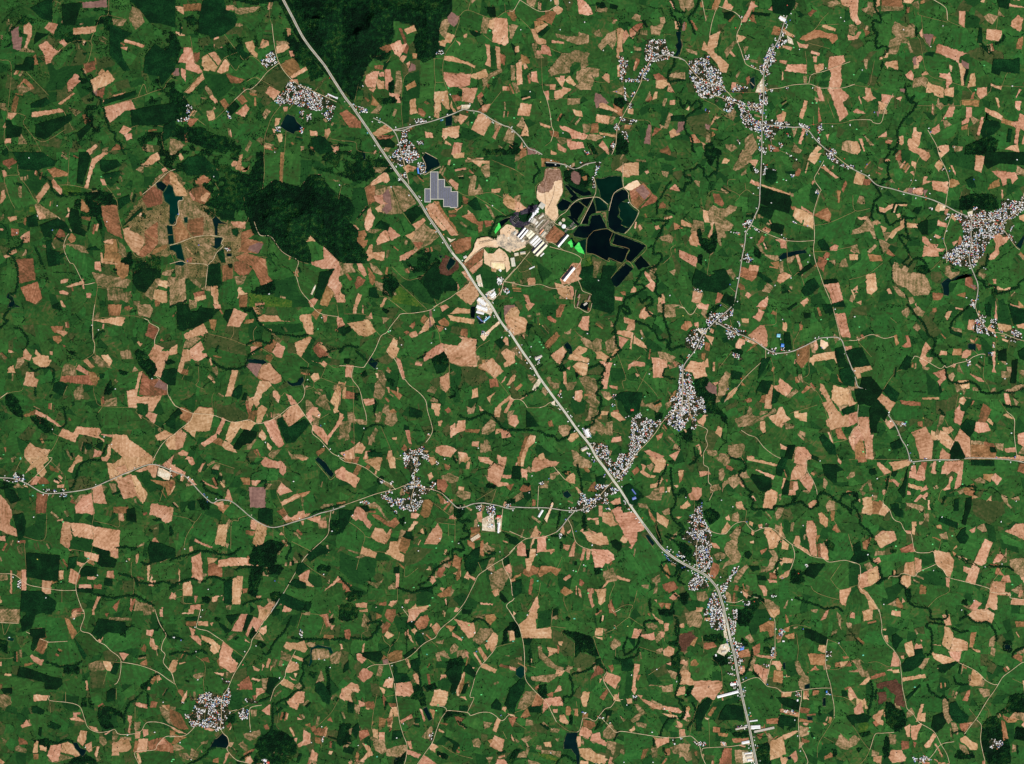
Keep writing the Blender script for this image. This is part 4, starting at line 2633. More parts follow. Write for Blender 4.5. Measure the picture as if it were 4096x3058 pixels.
f0y4614441848164c104b
f2z42363z3c42364c3048
p2c0w2u0w2u1i2e1i
o2d142t142t1b2e1b
o1o0c1x0c1w0i1o0h
n230m2d0m2d0r260r
l2f0i300c380e370q2o0q2f0o
l1s1y2e1q2e2i2a2s1q2q
l0k28101s1e1y1c2k0s2e
l201j1s1c2k1s2n1w2d1u
l3g1i3w173y1k3m1r
l3y1748124c1e461m401o
l3o2c4m2a4g2k462s3m2k
l36343c2q3m2k3k2x3e36
l253h2e3h2c3u253w
l3g3w483y4e46424a3g42
l0k3w1l3o1l4414440q46
o1o3a1x3a1w3j1l3k
l4e4e573w57464o4l4c4l
g0e460p460p4c0f4b
k00320k2w0z2s192u1j2w1o2w1w2v232p
k1y3c26392i3a
k003w0a3q0o3m103p163k1e3k1o3o1u3k
c100418021g04
k2c002c052k08
c2q0e2g0i2e0o
k0y0q14101e141k18
k264e2e4a2q48
c3m0e3w0k
k3g2i3l2o3g32
k481o4e1m4q1i571e
c3e1y3k263w284l2b
f3r2u3y2y3w32
f4c3a4i364s3a4q3e4e3c
c460q460y
k2o0s2u0q2u0y
f00220426022c002c
f012o032w0032
f00140014
f0k1g0m1k
R000e080h0g0k0o0s0w1114191a1d1g1a1o1a1v1c241j2c1q2m1x2w2234233d213m1y3w1v461s4g1o4s1l571g
T4s1l4q1y4p294k2g4a2p402z3t3a3l3o3e40
R3e40364c304l
t021q0i1t0r1x0y1o
t0r1x0i2c0f2o
t1t2q1u1y211w221t2c1q
t3223322g
t3d223e2c3h2i382w
t2w0q3b0q36103a1c3e1k3j1s
t083y0e3y0f4b0o4c
t0u0i0y08
t3w173z1o
t2a002u00
t3y344b3e4m3k
t0e000e00
t3m2i462s
t4b054o0k4s0o520e
t00480e44
t140c1c061x0c
t104d0u4d
s0o0o1
s3o0q1
s4t271
s343ob
s153x1
s4k3h1
s0g2q1
s020k1
s0z4j1
@1358 1829
n00000e000c0705040300
n0e000m000j070e06
n0j080o0a0i0l0e0i
b000c0d0h0m0n0h0x0d0u070q000o
l020b0a060j080e0h
b0q0414001a00160f120d0w08
n0u080x0a0u0e0r0b
b120e140f130j110i
b1f001n001o0c1i0c
l0m0m0o0a140l110u0q100i0x
l1n021u021y0a1x0g1m0e
b2m002s002w062q09
n34073a0a380e340b
b2m0j2q0g2s0l2o0p
m300k390h3j0m3i0q3a0s320o
n2w0o340o380u34122w0y
b3k003w003q063k04
b45004e014k054i084605
b4l064q084o004y004y044u0i4r0q4p0w4e0o4e0c4i08
b4u0j530j520n4t0m
b4q0q500s500u4p0w
m3h123j0y3p103w123v183o1a3g14
b3j0v3p0w3o103j0z
m0u1e121c181i1c1q1i1w1g1y1a1q141i0w1h
b0f1p0i1h0q1j0u1u0z200w250q1y0k1u
b0c1r0f1p0k1u0h1w
n0w1o161q1g1y1o1s1s1y1m241e21141u
n2i1a2o192s1e2n1s2i1t2e1o
n2w133216341e301e
n321k3a1a3e19341l
m371o3c1e3e1j3a1q
b241o271n2e1p2a1u241t
b2027281w2c1x2427
b0x2d12231b251e2a1j241i2e1c2l142i
g18291e2a1c2e172d
n1e2a1j241k281e2l1c2i
b1c2u1h2q1i2i1p2i1u2f1r2p1s2u1x2x1w341o31
n1u2d242g222o1y2v1s2s1r2o
m1t2620271u2e1q2i1s2a
d1z272628252e1y2c
b0m2v0o2n142u12300o2w
b2i2l2n2b2x1y3229302g2w2l
b1o3g1s3g1r3w1o3w
m1g3u1m3q1r3x1g3x
b2e262h242i2a2e29
m0s3o143q1b3m143w0u3q
b2o3j2s3i2v3o2r3s2o3o
n2w3g2y3a3439353c303l2w3j
n3e2w3m303k3c3c38
n37323c313b383836
n3j3a3n303m2y3k3m3h3o3g3k
b3r3g413l403o3q3i
b4w395235543e513g4y3e
m4f3i4s3a4y3c503k4v3u4o444i3w
b4i3z4p3w4q434m45
b464b4k4c4j4e464d
b303v343w32402z3x
n2w43343y3c3s3a443046
b1y482347214c1x4c
b1i4a1q491k4g1g4e
b0h4c0u4b0t4h0i4g
b0l4j0u4i0u4l0l4l
n164c1e4a1e4e164e
b214l294c2a4g2o4e2i4l
b3e4l3g4g3k4i3i4l
b34483646364e
b421o481l491y441x
b441s491u481y451x
n3w23472245283w2a
n3u2c4628462g3w2i
n462i492g4a2y462w
m462i4m2q4g2w482q
n3s2g402k402q3t2m
n523m573k573p523p
d001k0e1l0a1y002a
d00260624032a
g002s0a2w0k30142w123i0q3s0e3q063i003e
l002a0e1y0o280q2e0m2u082q002m
l0r2e1g2m1c2u102s0p2n
l1y37282g2k282i2l322m3c2i3h2s3232283a
l2s2034283e2a3f20301y
o1o32282o2s2q2c342038
l1q3w2c402e3m2k3822381y3c
g2a422m3z2t432n4e2a4e
l2c0e2i082n0f2o0m2g0k2c0i
l4s1k571k57284s25
l3o285728572o4g2k
l3w3s443g4c3c4e3w4o464l4g3w46
g3c463o41444b414i3m4i
d1m3a1s391s3g1m3g
d402q462o4434403g3s3e3q343u2w
f3o2w3y2w413c3w3i3q3a
d0l1g0u1g0x1l0s1n
f3e1g3o1e3q1o3k1u3e1s
f05410i3y0q400k480a4a
f004e0c4c0k4i0k4l004l
f3m003m00
d4s404w44504a4w4c4r47
d502y52364w384v30
P481u4k1o4m284826
P4o1q4t1q4s284o28
n3u2c4428472c3y2j
h1w002e002e082c0e280k2e0o2e0u2o0x2n132e142e1a2i182g1e2c1i281o201k1u1k1o1e1q18201823121w101w0w220s240m240g1y0c
h1j1c1q181w141t1a1m1g
h18141e141e1a1918
h1c121i0y1k121e14
h1e161k181m1g1i1g1e1a
h2r0q2v0s2s102o0y
h2m012o022o062m05
h2v042y072w0a
h0m1c0s1a0x1e0s1f
h411e481g471m421i
h4c1g4m1g4m1q4e1o
h4d1q4k1q4l244e22
h4o1y4r1y4r284o28
h4o1q4t1q4s1v4o1v
h4w1e521e521i4w1i
h1k1k1q1m1o1q
h0w000w00
h1g0q1l0q1k0u
h140m1c0q180s
s2c2s1
s1y1y1
s2z2f1
s0e1q1
s3c2ig
s2v2pg
s273vg
s4i3g1
s4r2t1
s3j2k1
s44211
s1v4g1
s2r46g
s2o4ev
s134gP
s34021
T000106050c060k080u0d140l1b0p1i0t1o0z
T001h0k1a14131o0y1y0u260t2i0x2s0z30123516
R35163c1d3i1i3q1h3y1e481d4g1e4q1g501j571j
T2c00280i280u2516241e
T471e481k
t0e060f00
t0a1x0k240r2c0o2o0m2w0i3c
t0r2c0x2e1028
t3d1i3d1q3f1v3f2i
t2y1y3f20
t3f1v341m2o1a
t3820382c
t421a4m0y
T4u1j4s26
T572p4y2y4l364c3c443i403q3w3y3q4a3k4i3h4l
T4t314v39503i533q544256474y4e524l
t4s26572a
t4q274828
t4332483e
t1q3w1p4b1i4g
t2s002y06
t1o021u00
t0u080y04
t4i1d4n0y
t0u2s1e2u1o30
t1y371y3k2c3a
t3x083u00
t1w4g204l
k2s1030123818
k3k1w3q203o263u283u2e3k2g
k3k2i3o2o3m2s3g2q3c2s3d3036342w3a2s3g2m3o
c4l064g0c460e3w0k3o0o
c4l064u0a
k003k0a3u0e3y
c400y4a144i18
c3u1a3x123u0u
k3i1w3w1w
f180k1c0m1a0s160u140o
f1s1u1y1s1w221s1y
k2c3s2k3q
k1q3w26402o3w2w3s
f4u28502a542i4y2e
f4o2o4v2s
f2i242m282k2c
f0u3q0y3k0u3w
c2o19301k
c000u0e120q14
f4y1a5718571e4y1e
f4e0s4o0u4m0y4c0w
k4b2x4l2u4e2s
k44344g30
c1u1u1o1o1e1e
@2038 1829
n08000c000c0a0909
b0c000g000f0a0c0a
b0706090608090609
b0o060s00100016041h051e09140b0s0g0n0f
b0c0c0j0e0j0q0h0m0d0m
b000k020k010n
d040a0c0a0c0o020n
m1v06200226002c032g072e0c260c1y0a
n260c2a0a2e0f2c0h
m170i1g0f1i0h1a0o170n
n1m0i1q0f1u0g1q0k
b1n0o1t0i1w0h1y0k1y0t1u0s1q0q
b1y0w200w26132213
m100q160p150x0w0x
n0o190s1a0s1g0o1g
w1l121q101u151q181m16
g1j101m0z1m12
b2z1c3a173b1e341f
b2n1g2r1g2r1s2n1r
b2r1n311m341w382030222r1x
b311k3a1g3d1o3k1m3q1o40223z263s283s2g3m2q3j2o3m2m3e2a3a22361w
n301l381j3b1m341q
g3f1q3o1o3r1u3i1x
n3e283i243s223s2c3m2m3g2f
b3a2h3d2b3j2g3f2k
d302i362g3c2k3c2o392t322o
b292d2q282s2c2w2d2y2l2n2m2c2i
o2m2l2x2i2y2m2n2o
b2f2q2x2r332w34312x362u352r3a2j3a
f2i3a2q3a2q3h2j3h
b262p292q27322332
b2a2q2f2r2d312a32
b1r2y1u2o1y2g1z2i1x2y
b1p281u251s291q2a
b1i281l201n271m2a
b1l2l1t2m1q2s1l2q
b0m2e0r220t210w2c0u2e
b0u2e132c132s0t2u
b0o2g0r2e0q2k0m2q
g0p2i0u2f0s2q0m2q
b082n0d2i0h2m0i2y082x
g0i2g0m2g0m2q0h2q
b0m2q0s2q0s2w0o360l3e0i3d0h300l30
b112r1c2q1c2t112t
b172t1b2t182w
m00350238033j003i
n0f3c0o380w3a0u3g0k3k0e3g
n0u3h0y3818381e3a1j3b1e3j183e0w3k
b013n063m063o013p
n043k0d3f0c3j043m
n0m3m0q3l0n430k42
b0k4l0s460u440w4g0u4i0s4l
d023q0d3m0d400447
b1l3m1s3h1u3j1o3o
n223s233m283q253u
n1i401m3u1w401o44
b213v243y25462244
b2b3x2h3w2i402g422h4b2j4e2g4h2e4c2c44
b2i3x2v3w2u4a2p4e2n4c2l40
b2q3w2w3o303m2u3u
m2s3e323a353i3a3j363o2w3q2s3k
b363i3l3n3k3p383m
m473m4g3h4h3p4e3q4d4149424c3s483o
m3w3s453s443x3x3u
n4j3s4v3o503w4q414k3w
b4q464w40534550474u49
n4e4b4m4c4i4i
n4m4c4s4c4q4j4m4g
b4a484d484d4b
b44004i004n044m074q084l0c4i0e4g0h490g4b08
m420a48064a0a460g
b3v0g3y0e460j460m420l
n3m0f3s0a3v0e3p0k
b470j4c0k4a0m460m
b4c0s4i0k4k0o4e0w460x460t
n4m0o4p0o4o0r
m4a0y4k0v4i1a481a40164614
b4g0w4l0w4l124g12
b4o0w4s0w4r124o11
b500f560e540l500k
b4v0u500u4y0x
b4d1n4q1v4o244d1w
m3t1d421e441j3u1h
n441i4c1w4a1y451q
b521g571g571j521j
b4x1s541r501u
m4i1m4q1i4s1o4m1q
b2b1t2n1t2m1v2b1v
b2k1v2n1v2n202k20
b2525272426282327
S111u171j181e1a1c1b1e191j151u141y
g1a1m1e1o1c1u171s
n1m4a1o00
g1b4i1g4f1g4l1b4l
l001k0u1l101q0y280q200g2c0026
l1024161w1e1o1g1y1c28142c0w2c
l302w3m2q3w2c462i4g2s4o304g3e3w3i3738
l2o2438223e283c2e3a2k302i2y2c2q27
l142e1i2c1i2s1o2w14360s2y
l1q3c20302i342i3h2c3m
l3j3u3w3e463m463w3w483k44
l0y1m0y1m
l2e082m062s0e2q0m2g0e
d002c082e0c2i062m002k
w412b442b4b2k482n442i
d3c0w3k0s3y143q1g3k1e
o3d0y3m0w3n163h17
d2k0m2q0k2w0o2s0u2l0s
f4c1y4g284k2m4g2k4c26
f261o291k2a262627
f1h1o1j1o1f241e24
f1k0g1q0e1u0h1o0l
f0h2r0m2q0k300h30
h2k002s002w04300234063a023i023o003o043k0c3g0i3c0o380q340k2y0g2u06
h2q0k2w0i2u0m
h2i0y2m0s2w0u300u381034142y142w182y1e2o1e2i1i2c1m241m1y1i221a241228132c192i162q10
h1q1h201i201m1u1l
h2e022l042i06
h3i0t3q103r133p123k0w
h3l183r163s183o1b
h3e1e3g1e3k1j3i1k
h0w0s100q100u0w0u
h0v1s0y1l101k0y1q
h1h2a1k2a1k2e1h2e
h532a572d572g532e
h502s572y5430502w
h4v1t501u501w
h2s1i2z1j2y1l
h3a0e3e0c3i0e3e0i
s160nb
s0l121
s1z27b
s27371
s2938g
s1z3ev
s2q3cg
s011gr
s191g1
s162gv
s1i1eg
s1w3d1
s2c41g
s0u3oG
s2g2m1
s0t2w1
s3l0og
s4n111
s0o0k1
T0v0v0u1h
R001h0k1i101i1a1j1o1l1y1l241k2a1i
T2a1i2i1b2q132y0u340o3c0g3k073q00
R1y1l1q1u1k221e28
T1e28142c0u2e0i2f082m002u
T0i2f0027
T1q1u1u221w2a1z2j262o2f2r2k2u
T1b0a1g0g1n0o
t1n0o1y0w2614
t2k2s2n2y
t2w38303k343r323w2z442z4c324k3e4e3n4e3m4i
t2u162y1g341u3820
t0i3c0o3m
t003j0447004a
t0x3q0v420s46
t1k2y1g381b3e
t2533203g
t0v0v140s
t4e1y4c244g2e4i2k
t402c462k4a2q
t4i364o3g
t0u1i0x1o
t3s3y3p4b
t1m441m4a1q4k
k2008230k250w2612
k4o084l0g4g0o4e0w
k4s0c4t0o4u104y1a4w1g4s1o4y1y5422
k4o2a4s2c4y2c55285724
k4m2c4u2g502m572o
k570z50144v14
k4j344i3a4m3g4u3j4y3g4y364q334j34
k4y34523g503o573s
k4u405248574a
k4648464l
k4w4b4s4l
c16121c10
c1j1j1e26
c0v2c0y20121w
k1o2c182c
f3i0u3k0s40163w18
f4o044w044s08
f341c3a1a3c1k321i
f1i2i1l2k1k2q1i2q
f0e0s0m0s0k0w
f001a0618061c001e
c001i141i
@2717 1829
m14001i001i061d0a18061403
n1e081m0c1k0f1e0c
m160e1b0c1d0i1a0q160o
m1a0s1k0k1s0i1y0w1s0s1m0y1g0s1b0x1a12
b1s0s1v0o1y0w1u0v
b09140d120e0w0o0x0o140k1a0c1a
b011i091a0c1g061j
n000e050e030o000s
b2000260027022i042y082w0a2i072003
b290e2a0d2u0k2s0o2k0k2i0i
d260i2q0m2r0w2k122e10280s240m
d32003802310l2v0j2w0a
l38033g073a0o310k
l2t0k320l310y2w112q0x
b3g003w003s043s0b3k083e06
b3h083s0a3s0g3k0o3a0p3c0g
b3k0o3s0h3y0o3z0s3v123s0y3o0u
n3s0h3y0o3z0s3v123s0y3r0o
b330m360n330y310y
d360o3a0q38143214320y
n3a0q3e0q3d0y390y
b3e0q3i0q3j0y3g103g143815390z3d0z
b2k112q0y2x122v1e2s1g2s1k2h1i
g2o162q182q1e2n1g2n1a
m2u1o2y1h341i301s2w1w
o321k3a1i3e1s3a1w321u
b4p004t054s084p05
d48084o084w0e4o0g4o0r4k0s4b0k
m4a0m4e0q4c0y490w
m4y0m530g570g570k500o
b3t1e3y1a441a401g3v1j
m4c1g4g1a4m1c4m1k4e1m
b441o481n4f1u4e224c23461y
n4h1l4m1l4l1w4i1w
n4j254n1z4r284n28
m2y143113301a2y1b
b1o1f1p1c1u1b1y1k1q1j
b1d1s1h1p1i1w1e1v
b19281f1x1j221e2a182a
m1k1q1q1m1s1q1s1y1k1w
m1l281q221u261q2g1q2q1u2y1s341m361e381a3c1c361i301e2w1c2q1e2k1k2g1h2c
m102w182t1e2w1c301432
b231w271y26222220
b25262828272c242a
b2c202g1z2h242d24
b232i272h282k242k
b2j242o232u28302e2w2o2s2q2o2q2m2g2i28
b2y2a311y322a302e
b322g392l382r312q
b0y2j132k172o172q102o
n10341637173c123m0w3k0v3i
n2e2s2m2p2k2s2g2w
m2n2r2u2s2x2y2w34
d1y2u232s262w22311y2z
g2e2u2m2q2s2y2o322e2y
b3d2k3g2c3k2c3l2i3k2m3t2r3x2y3q2u3h2o
b3s1w3z1w4224432a412g422n432z3w2w3u2i3r28
n412c462b432k
n432l462k4830442z
b462k4e2q4f324c32472y
g3k263q203s2d3w2w3m2m
f4a2i4g2g4m2m4k2s4e2q
d3u364c36403m3q3i
l3f2q3w2w3w363q3e3c383g2w
b2x32332z3d303c3533353138
b2y3k363e3a3c383j323m
b2u3c2x392y3a2w3g2s3f
n2o3f2w3g2w3m2o3m
b2m3m2w3o2w3q2o3q
m1l3q1q3e203622391u3k1q3q
d22382d382e3c263e
d2b3i2k3j2m3o2c3n
b2c3s2k3u2m3y2l442i442g3y2e3w
b1u3w1y40224220471x44
n1o3s1s3u1q3z1m3y
n1u3w223y2040
n1m401o411n4c1k4c
m1z3s233u233z203z
m2i462s4a2z4g2y4l2n4l2k4e
b4r3y533v533y4z464x4f4r4c
m3848364i334h
m0i400s3z0v460q4a0k49
b0i4g0q4h0o4l0i4l
n0u340u34
l463k4q2y5734573u4s3y4g3m
l3g3y463k4o3w4g463w44
l4e28522a56324g324g2o
l2g1m2s1k2u1y2i20
l1c142016241k1o18
g331u391w382a342a
l1e161y102210
l10281e2c1c2o182o102i
l1o3w1y3i2a3g2b3s2842243y
f0q1m0y1i161o161u0y200s1u
f0h1b0m180q1c0k1g
f3c3c3m3e3q3o3k3s3a3q
f3w383u3g3k3i
h0h1g0o1g0p1s0s1y0y280y2k0y2u0u2q0y2y10320u3g0o3e0k340g300e2w0i2q0c2j042g022c08280c22081w0c1q0g1o
h0a3q0e3k0i3g0o3k0w3u0s3w0k3y0a3y
h10401442184e1a4l0y4l0u4e0w48
h183s1e3q1m3a1s381q3e1k3k1i3q1e3y1a40
h1a421f461e4c1c48
h1w4a2449244e1y4e
h2o442u422v452q46
h2w2h302i2y2k
h2k1y2o202n232k22
h3q363v383s3a
h0q4g0s4l0q4l
s1l1h1
s191a1
s46041
s3o211
s0o1db
s1u401
s3c481
s323lb
s3j3gr
s284ar
s07171
s18321
s201xb
s2f231
s183k1
t0g1o0g1c0e140c1a
T0q000q080v0c0v0q0y0u0x0y10110w1a
T0m200u241028182a1e291k221q1y1y1x222228272e252m232u26322d3c2l3m2q3u2w422z49304g344w325735
T3c2l3f2w3c38393e
T0j3c0i2s0j2i0k24
t0x2u0x2c0u24
t1y1x1z1k1o1j
T1u3z23442c46
t1m3y1u3z
T1e4a1o4b1w48
t2a462i4c2n4l
t3s0a3q0m3i0o
T3w003s043s0e3y0o420y4314
t3w004604
t1736173b1d3e
t4l1w4s28
t502a532k572s
t3w3t403z4b444q48
t4h3m4r3x573u
t4s364h3m
t1u001z08
t3c043e00
t0v3y0w3u
t0w3i10340z2w
t1y4f1i4e
t1040124l
k1i001w041z0a1y0f1u0e1s0k1y0u221025122316271c251i2c1k2k1k2s1k2u1g321h3c1e3m1c3s1g3w1k401h441g44164a124i164q1c4w145712
k4q1c4w1g521m
k0k000g060b08
c0m1g0w1a
k0012040y07120718
k3g463q4a444e4e4i4o4g4u4l
c1s24222a2e2e
k244e2c482g46
f28422g462k4a2g4c2a48
k2w3i2w373232
k001y04240028
k0a42084c044c
f002i0a2m0e2s0e300i360a340030
f004208400a46064e024b
f0q2u0u2s0u300q2y
f0c3c0034003g083c
f1y4c2a482e4e284l1w4l
f3c163i163i1a3c1c
f1k1e1m1c
f4a104c144813
@3396 1829
n08000i000j050a06
b0h000r000q020i02
b0u060x06190g120j0z0f0u09
b16061s031u061s091b0f1a0a
n16061s031u061c08
b1s0i1v091z09200j23092508290e290o270q1s0m
n25052b052a0e250d
b2i052l042k0c2l0i2f0h
b1r0s260w26101r0w
b1q101t111u141q14
b1x1b2414271524181z1c
b2q0i2r0c2v043e043d0i3b0u370y340y380i320f2y0i
b2s0z2y0t2z0m310k330n300s300y2u10
n3z0i4a0i460r3z0n
b4c0h4j0n4e0u470n
n52075707570i4z0f
b3m00570057044g023m02
n3m004c004c023m02
n2p00340030032p03
m0b100e0u0k0q0l0o0o0o0o0w0q0z0m100k0s0f0w0e100i120f16
b0d1o0g1g0e180o160p1b0p1p
n0p1b0z1d0w1p0p1p
b101d181k121r0v1p
b100z130z12151014
b08180c190c1c091b
m0o140u150u190q1a
m1o1c1y1e261g281i261m201k1q1g
b2c1a2e1a2e1i2g1k2c1k
m281o2d1o2d1x291w
b1v1x201x1y2b1v2a
b1o261u271u2a1q2a
b0s2g0s2c0y2713271c271f2g0y2p0s2h
b0r2f1527182i0y2p
n1i2q1w2k1z2t1k2u
b2i2t2k2r2z2u3432333a303k2w3j2s3c2l36
n2i2t2p2s2q2y2l30
b2v3k2z3l2z3v2w3u
b3h2s3h2s
b412f492j41363w383p34
b3e383m3b3o353w3a3q3s3g3p3j3g3e3e
b4a3o4n3p4m404s404s444e434e4i4b4j464g404k4642463w
b3q483y4c3q4k3k4h
b4u465748574e4s4d
b523x563y53465045
b523j573k573r
b4e2v4j2w4l2y4i324g344935
m4g2n4h2o4g2v4l2w4o2p4o344k35
n46364e364e394739
m4r324y305730573m4y3g4s3a
b4m274s254y1z571z572h4y2c
b3k263o243r223q283n29
m2o2a2w282y2g2q2f
n2g2d2m2e2q2g2p2i
n2l212q202r252m24
m4i144o164q1e4u1i4s1j4k1a
m4s185116521a4y1b
m37103e0y3e123a14
n3e103q103o163g14
m362x3c2y3a32
b0p330w2z0y330u36
b0a3i0u380y3m0k3u0b3w
n0c3i0i3g0m3t0e3w0b3s
b0j3g0v390v3g0y3l0m3u
b1o351x331z3h1y3j1m3g
b1y2z2531253d203g1y38
b1j3j1u3i1u3s1q3w1m3u1i3s
b083s0c3u0k400p480k480g420c40
b0k490q480v4i0e4l0m4i
b003w023v0044
b1a4k1i4l1a4l
b1l461o4a1k4c
n243s2a3u2a422342
d1a0g1g0f1e0k1c0m190k
d1r0a1q0m1o161m181g101l0u
d0m0e0s0c0u0i0o0k0m0i
d181f1e1d1h1e1i1k1m1l1m1t1e1r1a1l
d341a3918391l341m
d3h183n173m1j3k1o3g213c1z3f1o
d2p1r381y38252o1x
d3c253h233g283k2d3g2l3a2k362e
d3m034b044b0a3n09
d042m0c2i0d2s0k2t0k320a360232062w
g00340b370c3m0a3s003u
f182r1e2q1e2u182u
m0g360m340q3a0k3e
l1s0n280q270w1s0s
l0w3a18381e3c1e3i123k0w3g
l0k2y1o2u1x2w1w331e341032
g262w2i2w2k34263a
l3g2d402e3o323c2y322s3a2m
l2e3w323w2s462e4e1y4c1w462c42
l3h045004500f4g0g3m0k3g0e
l4g28552k572q4l2k
o3o184l1c4m1o46203o1o
l2s1o3a1o3c1y
l3y3c4e3a463q3w3s
g1u3m283g2o3a2w3i2v3u2c3s1y3s
l1i1o1s1k281o281w1o1y
l180k1o0e1i0s
l1y2c2i2c2k2m2g2s202s
k001208140a18061c031g081k0c1u0c200h240m280q2e
k0k2u0q340w380x3g103k0u3q
c370y3e0u3m0y3u104210460w4c0y4i144q185016570z
k3b0v3q0w3q14
k2s1e2w16
k1k3j1i3q1o3w1r461u4c224g2e4i
k1j3i1e3i163k0u3r
c2y2s362y3g343o363w3a
c1e341e3g
k3c2y3i34
k46384o394w3e
f1o3w1u3w1u4a1o44
f3d483i483i4f3c4d
f05120a1209180416
f001i041k031q001o
k160k140y
c0m2c0k2q
R1s001u0526042o0334033m014g024y045706
T101a111e171k1a1s1e1w1j1y1m241p281u2a1w2k1z2t2c2u2i2t2l362s3c2y3k3c3o3s3s453w47404g414s424s465748
T2l362c3a223e1y3j1q3h1k3g1g3j183j163m
t1y3j1y2z
T00330a360c3a0c3k0a3s0e3y0k420q4a0u4g0w4l
t190f150y1116101a
t0a3s003v
t002d042s
t2i2t2k2r2n2s2q2i
t4j3a4e3i483q463w
t2n1a2p122s0y
t2c4g2m462y402z3u
t140j0u0m
s0u0n1
s4x01b
s0p151
s2h2lg
s4j361
s4i1x1
s273dv
s2i3d1
s3d0tv
s3901v
s0m49y
s322cv
s2r1s1
s114d1
s1e4jg
s0k2w1
s4u3sg
s4y1b1
s1v0a1
s3p491
s3c4j1
s1e2nv
s41391
@0 2438
m00000l000l0f020f000d
d0s001l001j06190412060y0k0u0m0o0o0m0c0s06
d0w0m1c0k1d0u140w0w0s
d100s160w10190x17
n160v1d0x1e141a1c1218
b1e0y1g0y1e151c15
b0w1e0y1c161h1b1i181o101k
n0q1m101l0w1o0q1p
n1x09210a2a0p250w210m
d270u2l1d2i1i2e1c
b24042a00280a2508
b29042i042i052805
b2q002s002t062q06
n340438043609
d2x0a380b3q0e3q0o3i0q340o300x2q0q2u0i
f3i0k3s0i3q0u3k0s
m38093w093w0c380c
b4q004t004u084q08
b4c0m4k0m4i0t4c0r
b4g0u4k0w4m134g14
n46164a114c144b1a4718
n451m4c1h4d1o481o
b541i571i571u541w4z1s
b321j3a1k3c1p3a1u361t331o
m2m1m2y1j341m341t2q1u2m1s
d0l1p0u1r1j201u221v281o2e1c2d1c260u220i1z
f1w1o281n2d1q2c1x1w1w
d012d0d2c0d2i042i
m002i0c2l0c2t042x002w
b102j1g2k1e2p102q
d0y2w142v1c301a340y32
d362g3c2c3g2e3e2p362r
d163i193i183s153q
g1u1m1u1m
b26322e322e342a342a382637
b22382c372j3c2i3c243a
b2m3g2v3i2x3m2s3m
b2e3l2l3m2j3y2g422a3w
b2v3m313o2w3m
b333p3a3l3b3l353q
b412r4e2u4d2y412v
n4h2q4o2r4m2x4g2x
b4r2u4w2u50304w2y
n4v2u512u502z
m4q2w572w573h4y3c4s34
b3s353x363v3g3v3p3s3n3u3e3s3a
m3z3c463c443k403m
b403m463m453t403u
b483k4e3k4e3q493s
b443u4e3u4c484249
n403w443w42483y48
n4e3w4u3s554254484e46
b4o404u3t4y40
b3c3y3i3x3k3u3t3u3w443q483c48
b3c3y3j3y3j4c3b4c
b41494449474j444l
n523m573m573r513q
b2v422y422v4e2t4c
b1040133w153x14490z49
n0z4a154a154g104g
b16411e421d481746
b1i411u3z1t461q4i1k4j1e4c
b1u3z203x26402e4b2a4e244b1t48
m1g4a1s4a264e1s4i1o4k1g4i
m0g430k410s450s490g47
b004f054j034l004l
m003s083w063y
f204k284e2i4a2q4e2w4j2w4l1w4l
f2g2n2k2m2l2w2e2w
f2y2w3a2w3m323o383c34393c3e3i343k2y3e2w34
d312w382w383a303c
f2m2o2s2s2s2y2o2w
f46284c264e244i284g2c492e462c
f000w080y081c02180018
m2y3s343s363y32422y3y
m3c3m3k3o3e3y3c3y
m3k3s3w3s3w3w3k3w
n0k3s0s3w0u400k40
f0y3w1e3u1i3y1g461640
g1g3y1y3u283w1o3z
n4i204q1y4j284g26
b4e284g2a4g2e4d2e
w263y2a3y2e442k462i4b2f4d2c482844
d3e1l3k1m3g1y3a1w
l12081e061c0k140k0y0i
l1e081w0a200m200y1g101d0q
l1e10260w2e1e2c1k1o1o1e1i
l280u2i0o301036182s1e2k1c
l0e2k102i1e2q1g320u2w0c2w
l1u2628222k282i2m1w2g
l001y0g201a281a2e0y2i0g2k0e2a002c
l3l1o461m4o1y46283k28
l320o460m46143c1a3212
l1k32223a203m1o3o1e3c
l462u4c2w4b3a4236
l2g2u2s302w3g2k3e
l0i1q181k1u1s1u22141w
l3k1m3i26
l2w443a4c3a4l2y4l
l464a5746574l484l
l4o244w22572a572s4q2o
o2o1u341u342c2o2c
o3m1m3y1m
l0u341e321e3m103m
k1e1l1m1n1u1p281o2g1j
k4o1w4g244g2a
k482g402o3u2s3p343p3e
k4e2i4e2w
k1c3u1o3z203v263y
k3q0m3y0h
k4k0m4q0k4q0e4y0s570t
k360o2w0w
c2m2a2o2o
c0w3m123y
c1g1s1g1s
s0a0uG
s4l3n1
s2j431
s544gv
s4u2r1
s550u1
s0a0u1
s3g1in
s270a1
s3s3q1
W080u0f0v0e0y080x
T2h002i082e0m2o0q2w0y34123a183i1e3l1k3k1y3h263e28
T3l1k461o4o1v4y225728
T000e0k0f
t020e050r0b0f
T0s0o160v1e0y1g0z200y
t160w14141019
t2e0m280s
T4l004q0f4x0r4u0y4s174w1c4u1k4y1q531w5626
t4m144s17
T1h2k1h2p1y2r282t2e2x2i382m3i2w3n383m3e3k3j3p3w3p463m4b3e4g3c4s3d573j
t1y2r1y2g
t2o1m2y1j3l1l
t361u3228
T573r4w3s4o404k464048444l
t0k1c0c1g001g
t1h2p1i32
t3j3p3c3l
t2m462u42
t3g2c3g2o
t402w4038
t0u0m0t00
@679 2438
b0k000q000p050d050d040k03
d0h090u080u0c0h0c
b0u0d150d150i0u0h
b170f1b0e190i
n0h0d0t0d0s0i0i0i
d1o0723051u0h1q0c
b24052b05250o1u0n1y0f
d2b062h072c0i280p260m
b2h082o0a2w082l0o2g0i2b0u290r2e0e
b2o0032002u0c2m0a
n2o0432002u0c
b2p0k2v0h2v0o2s0s2n0o
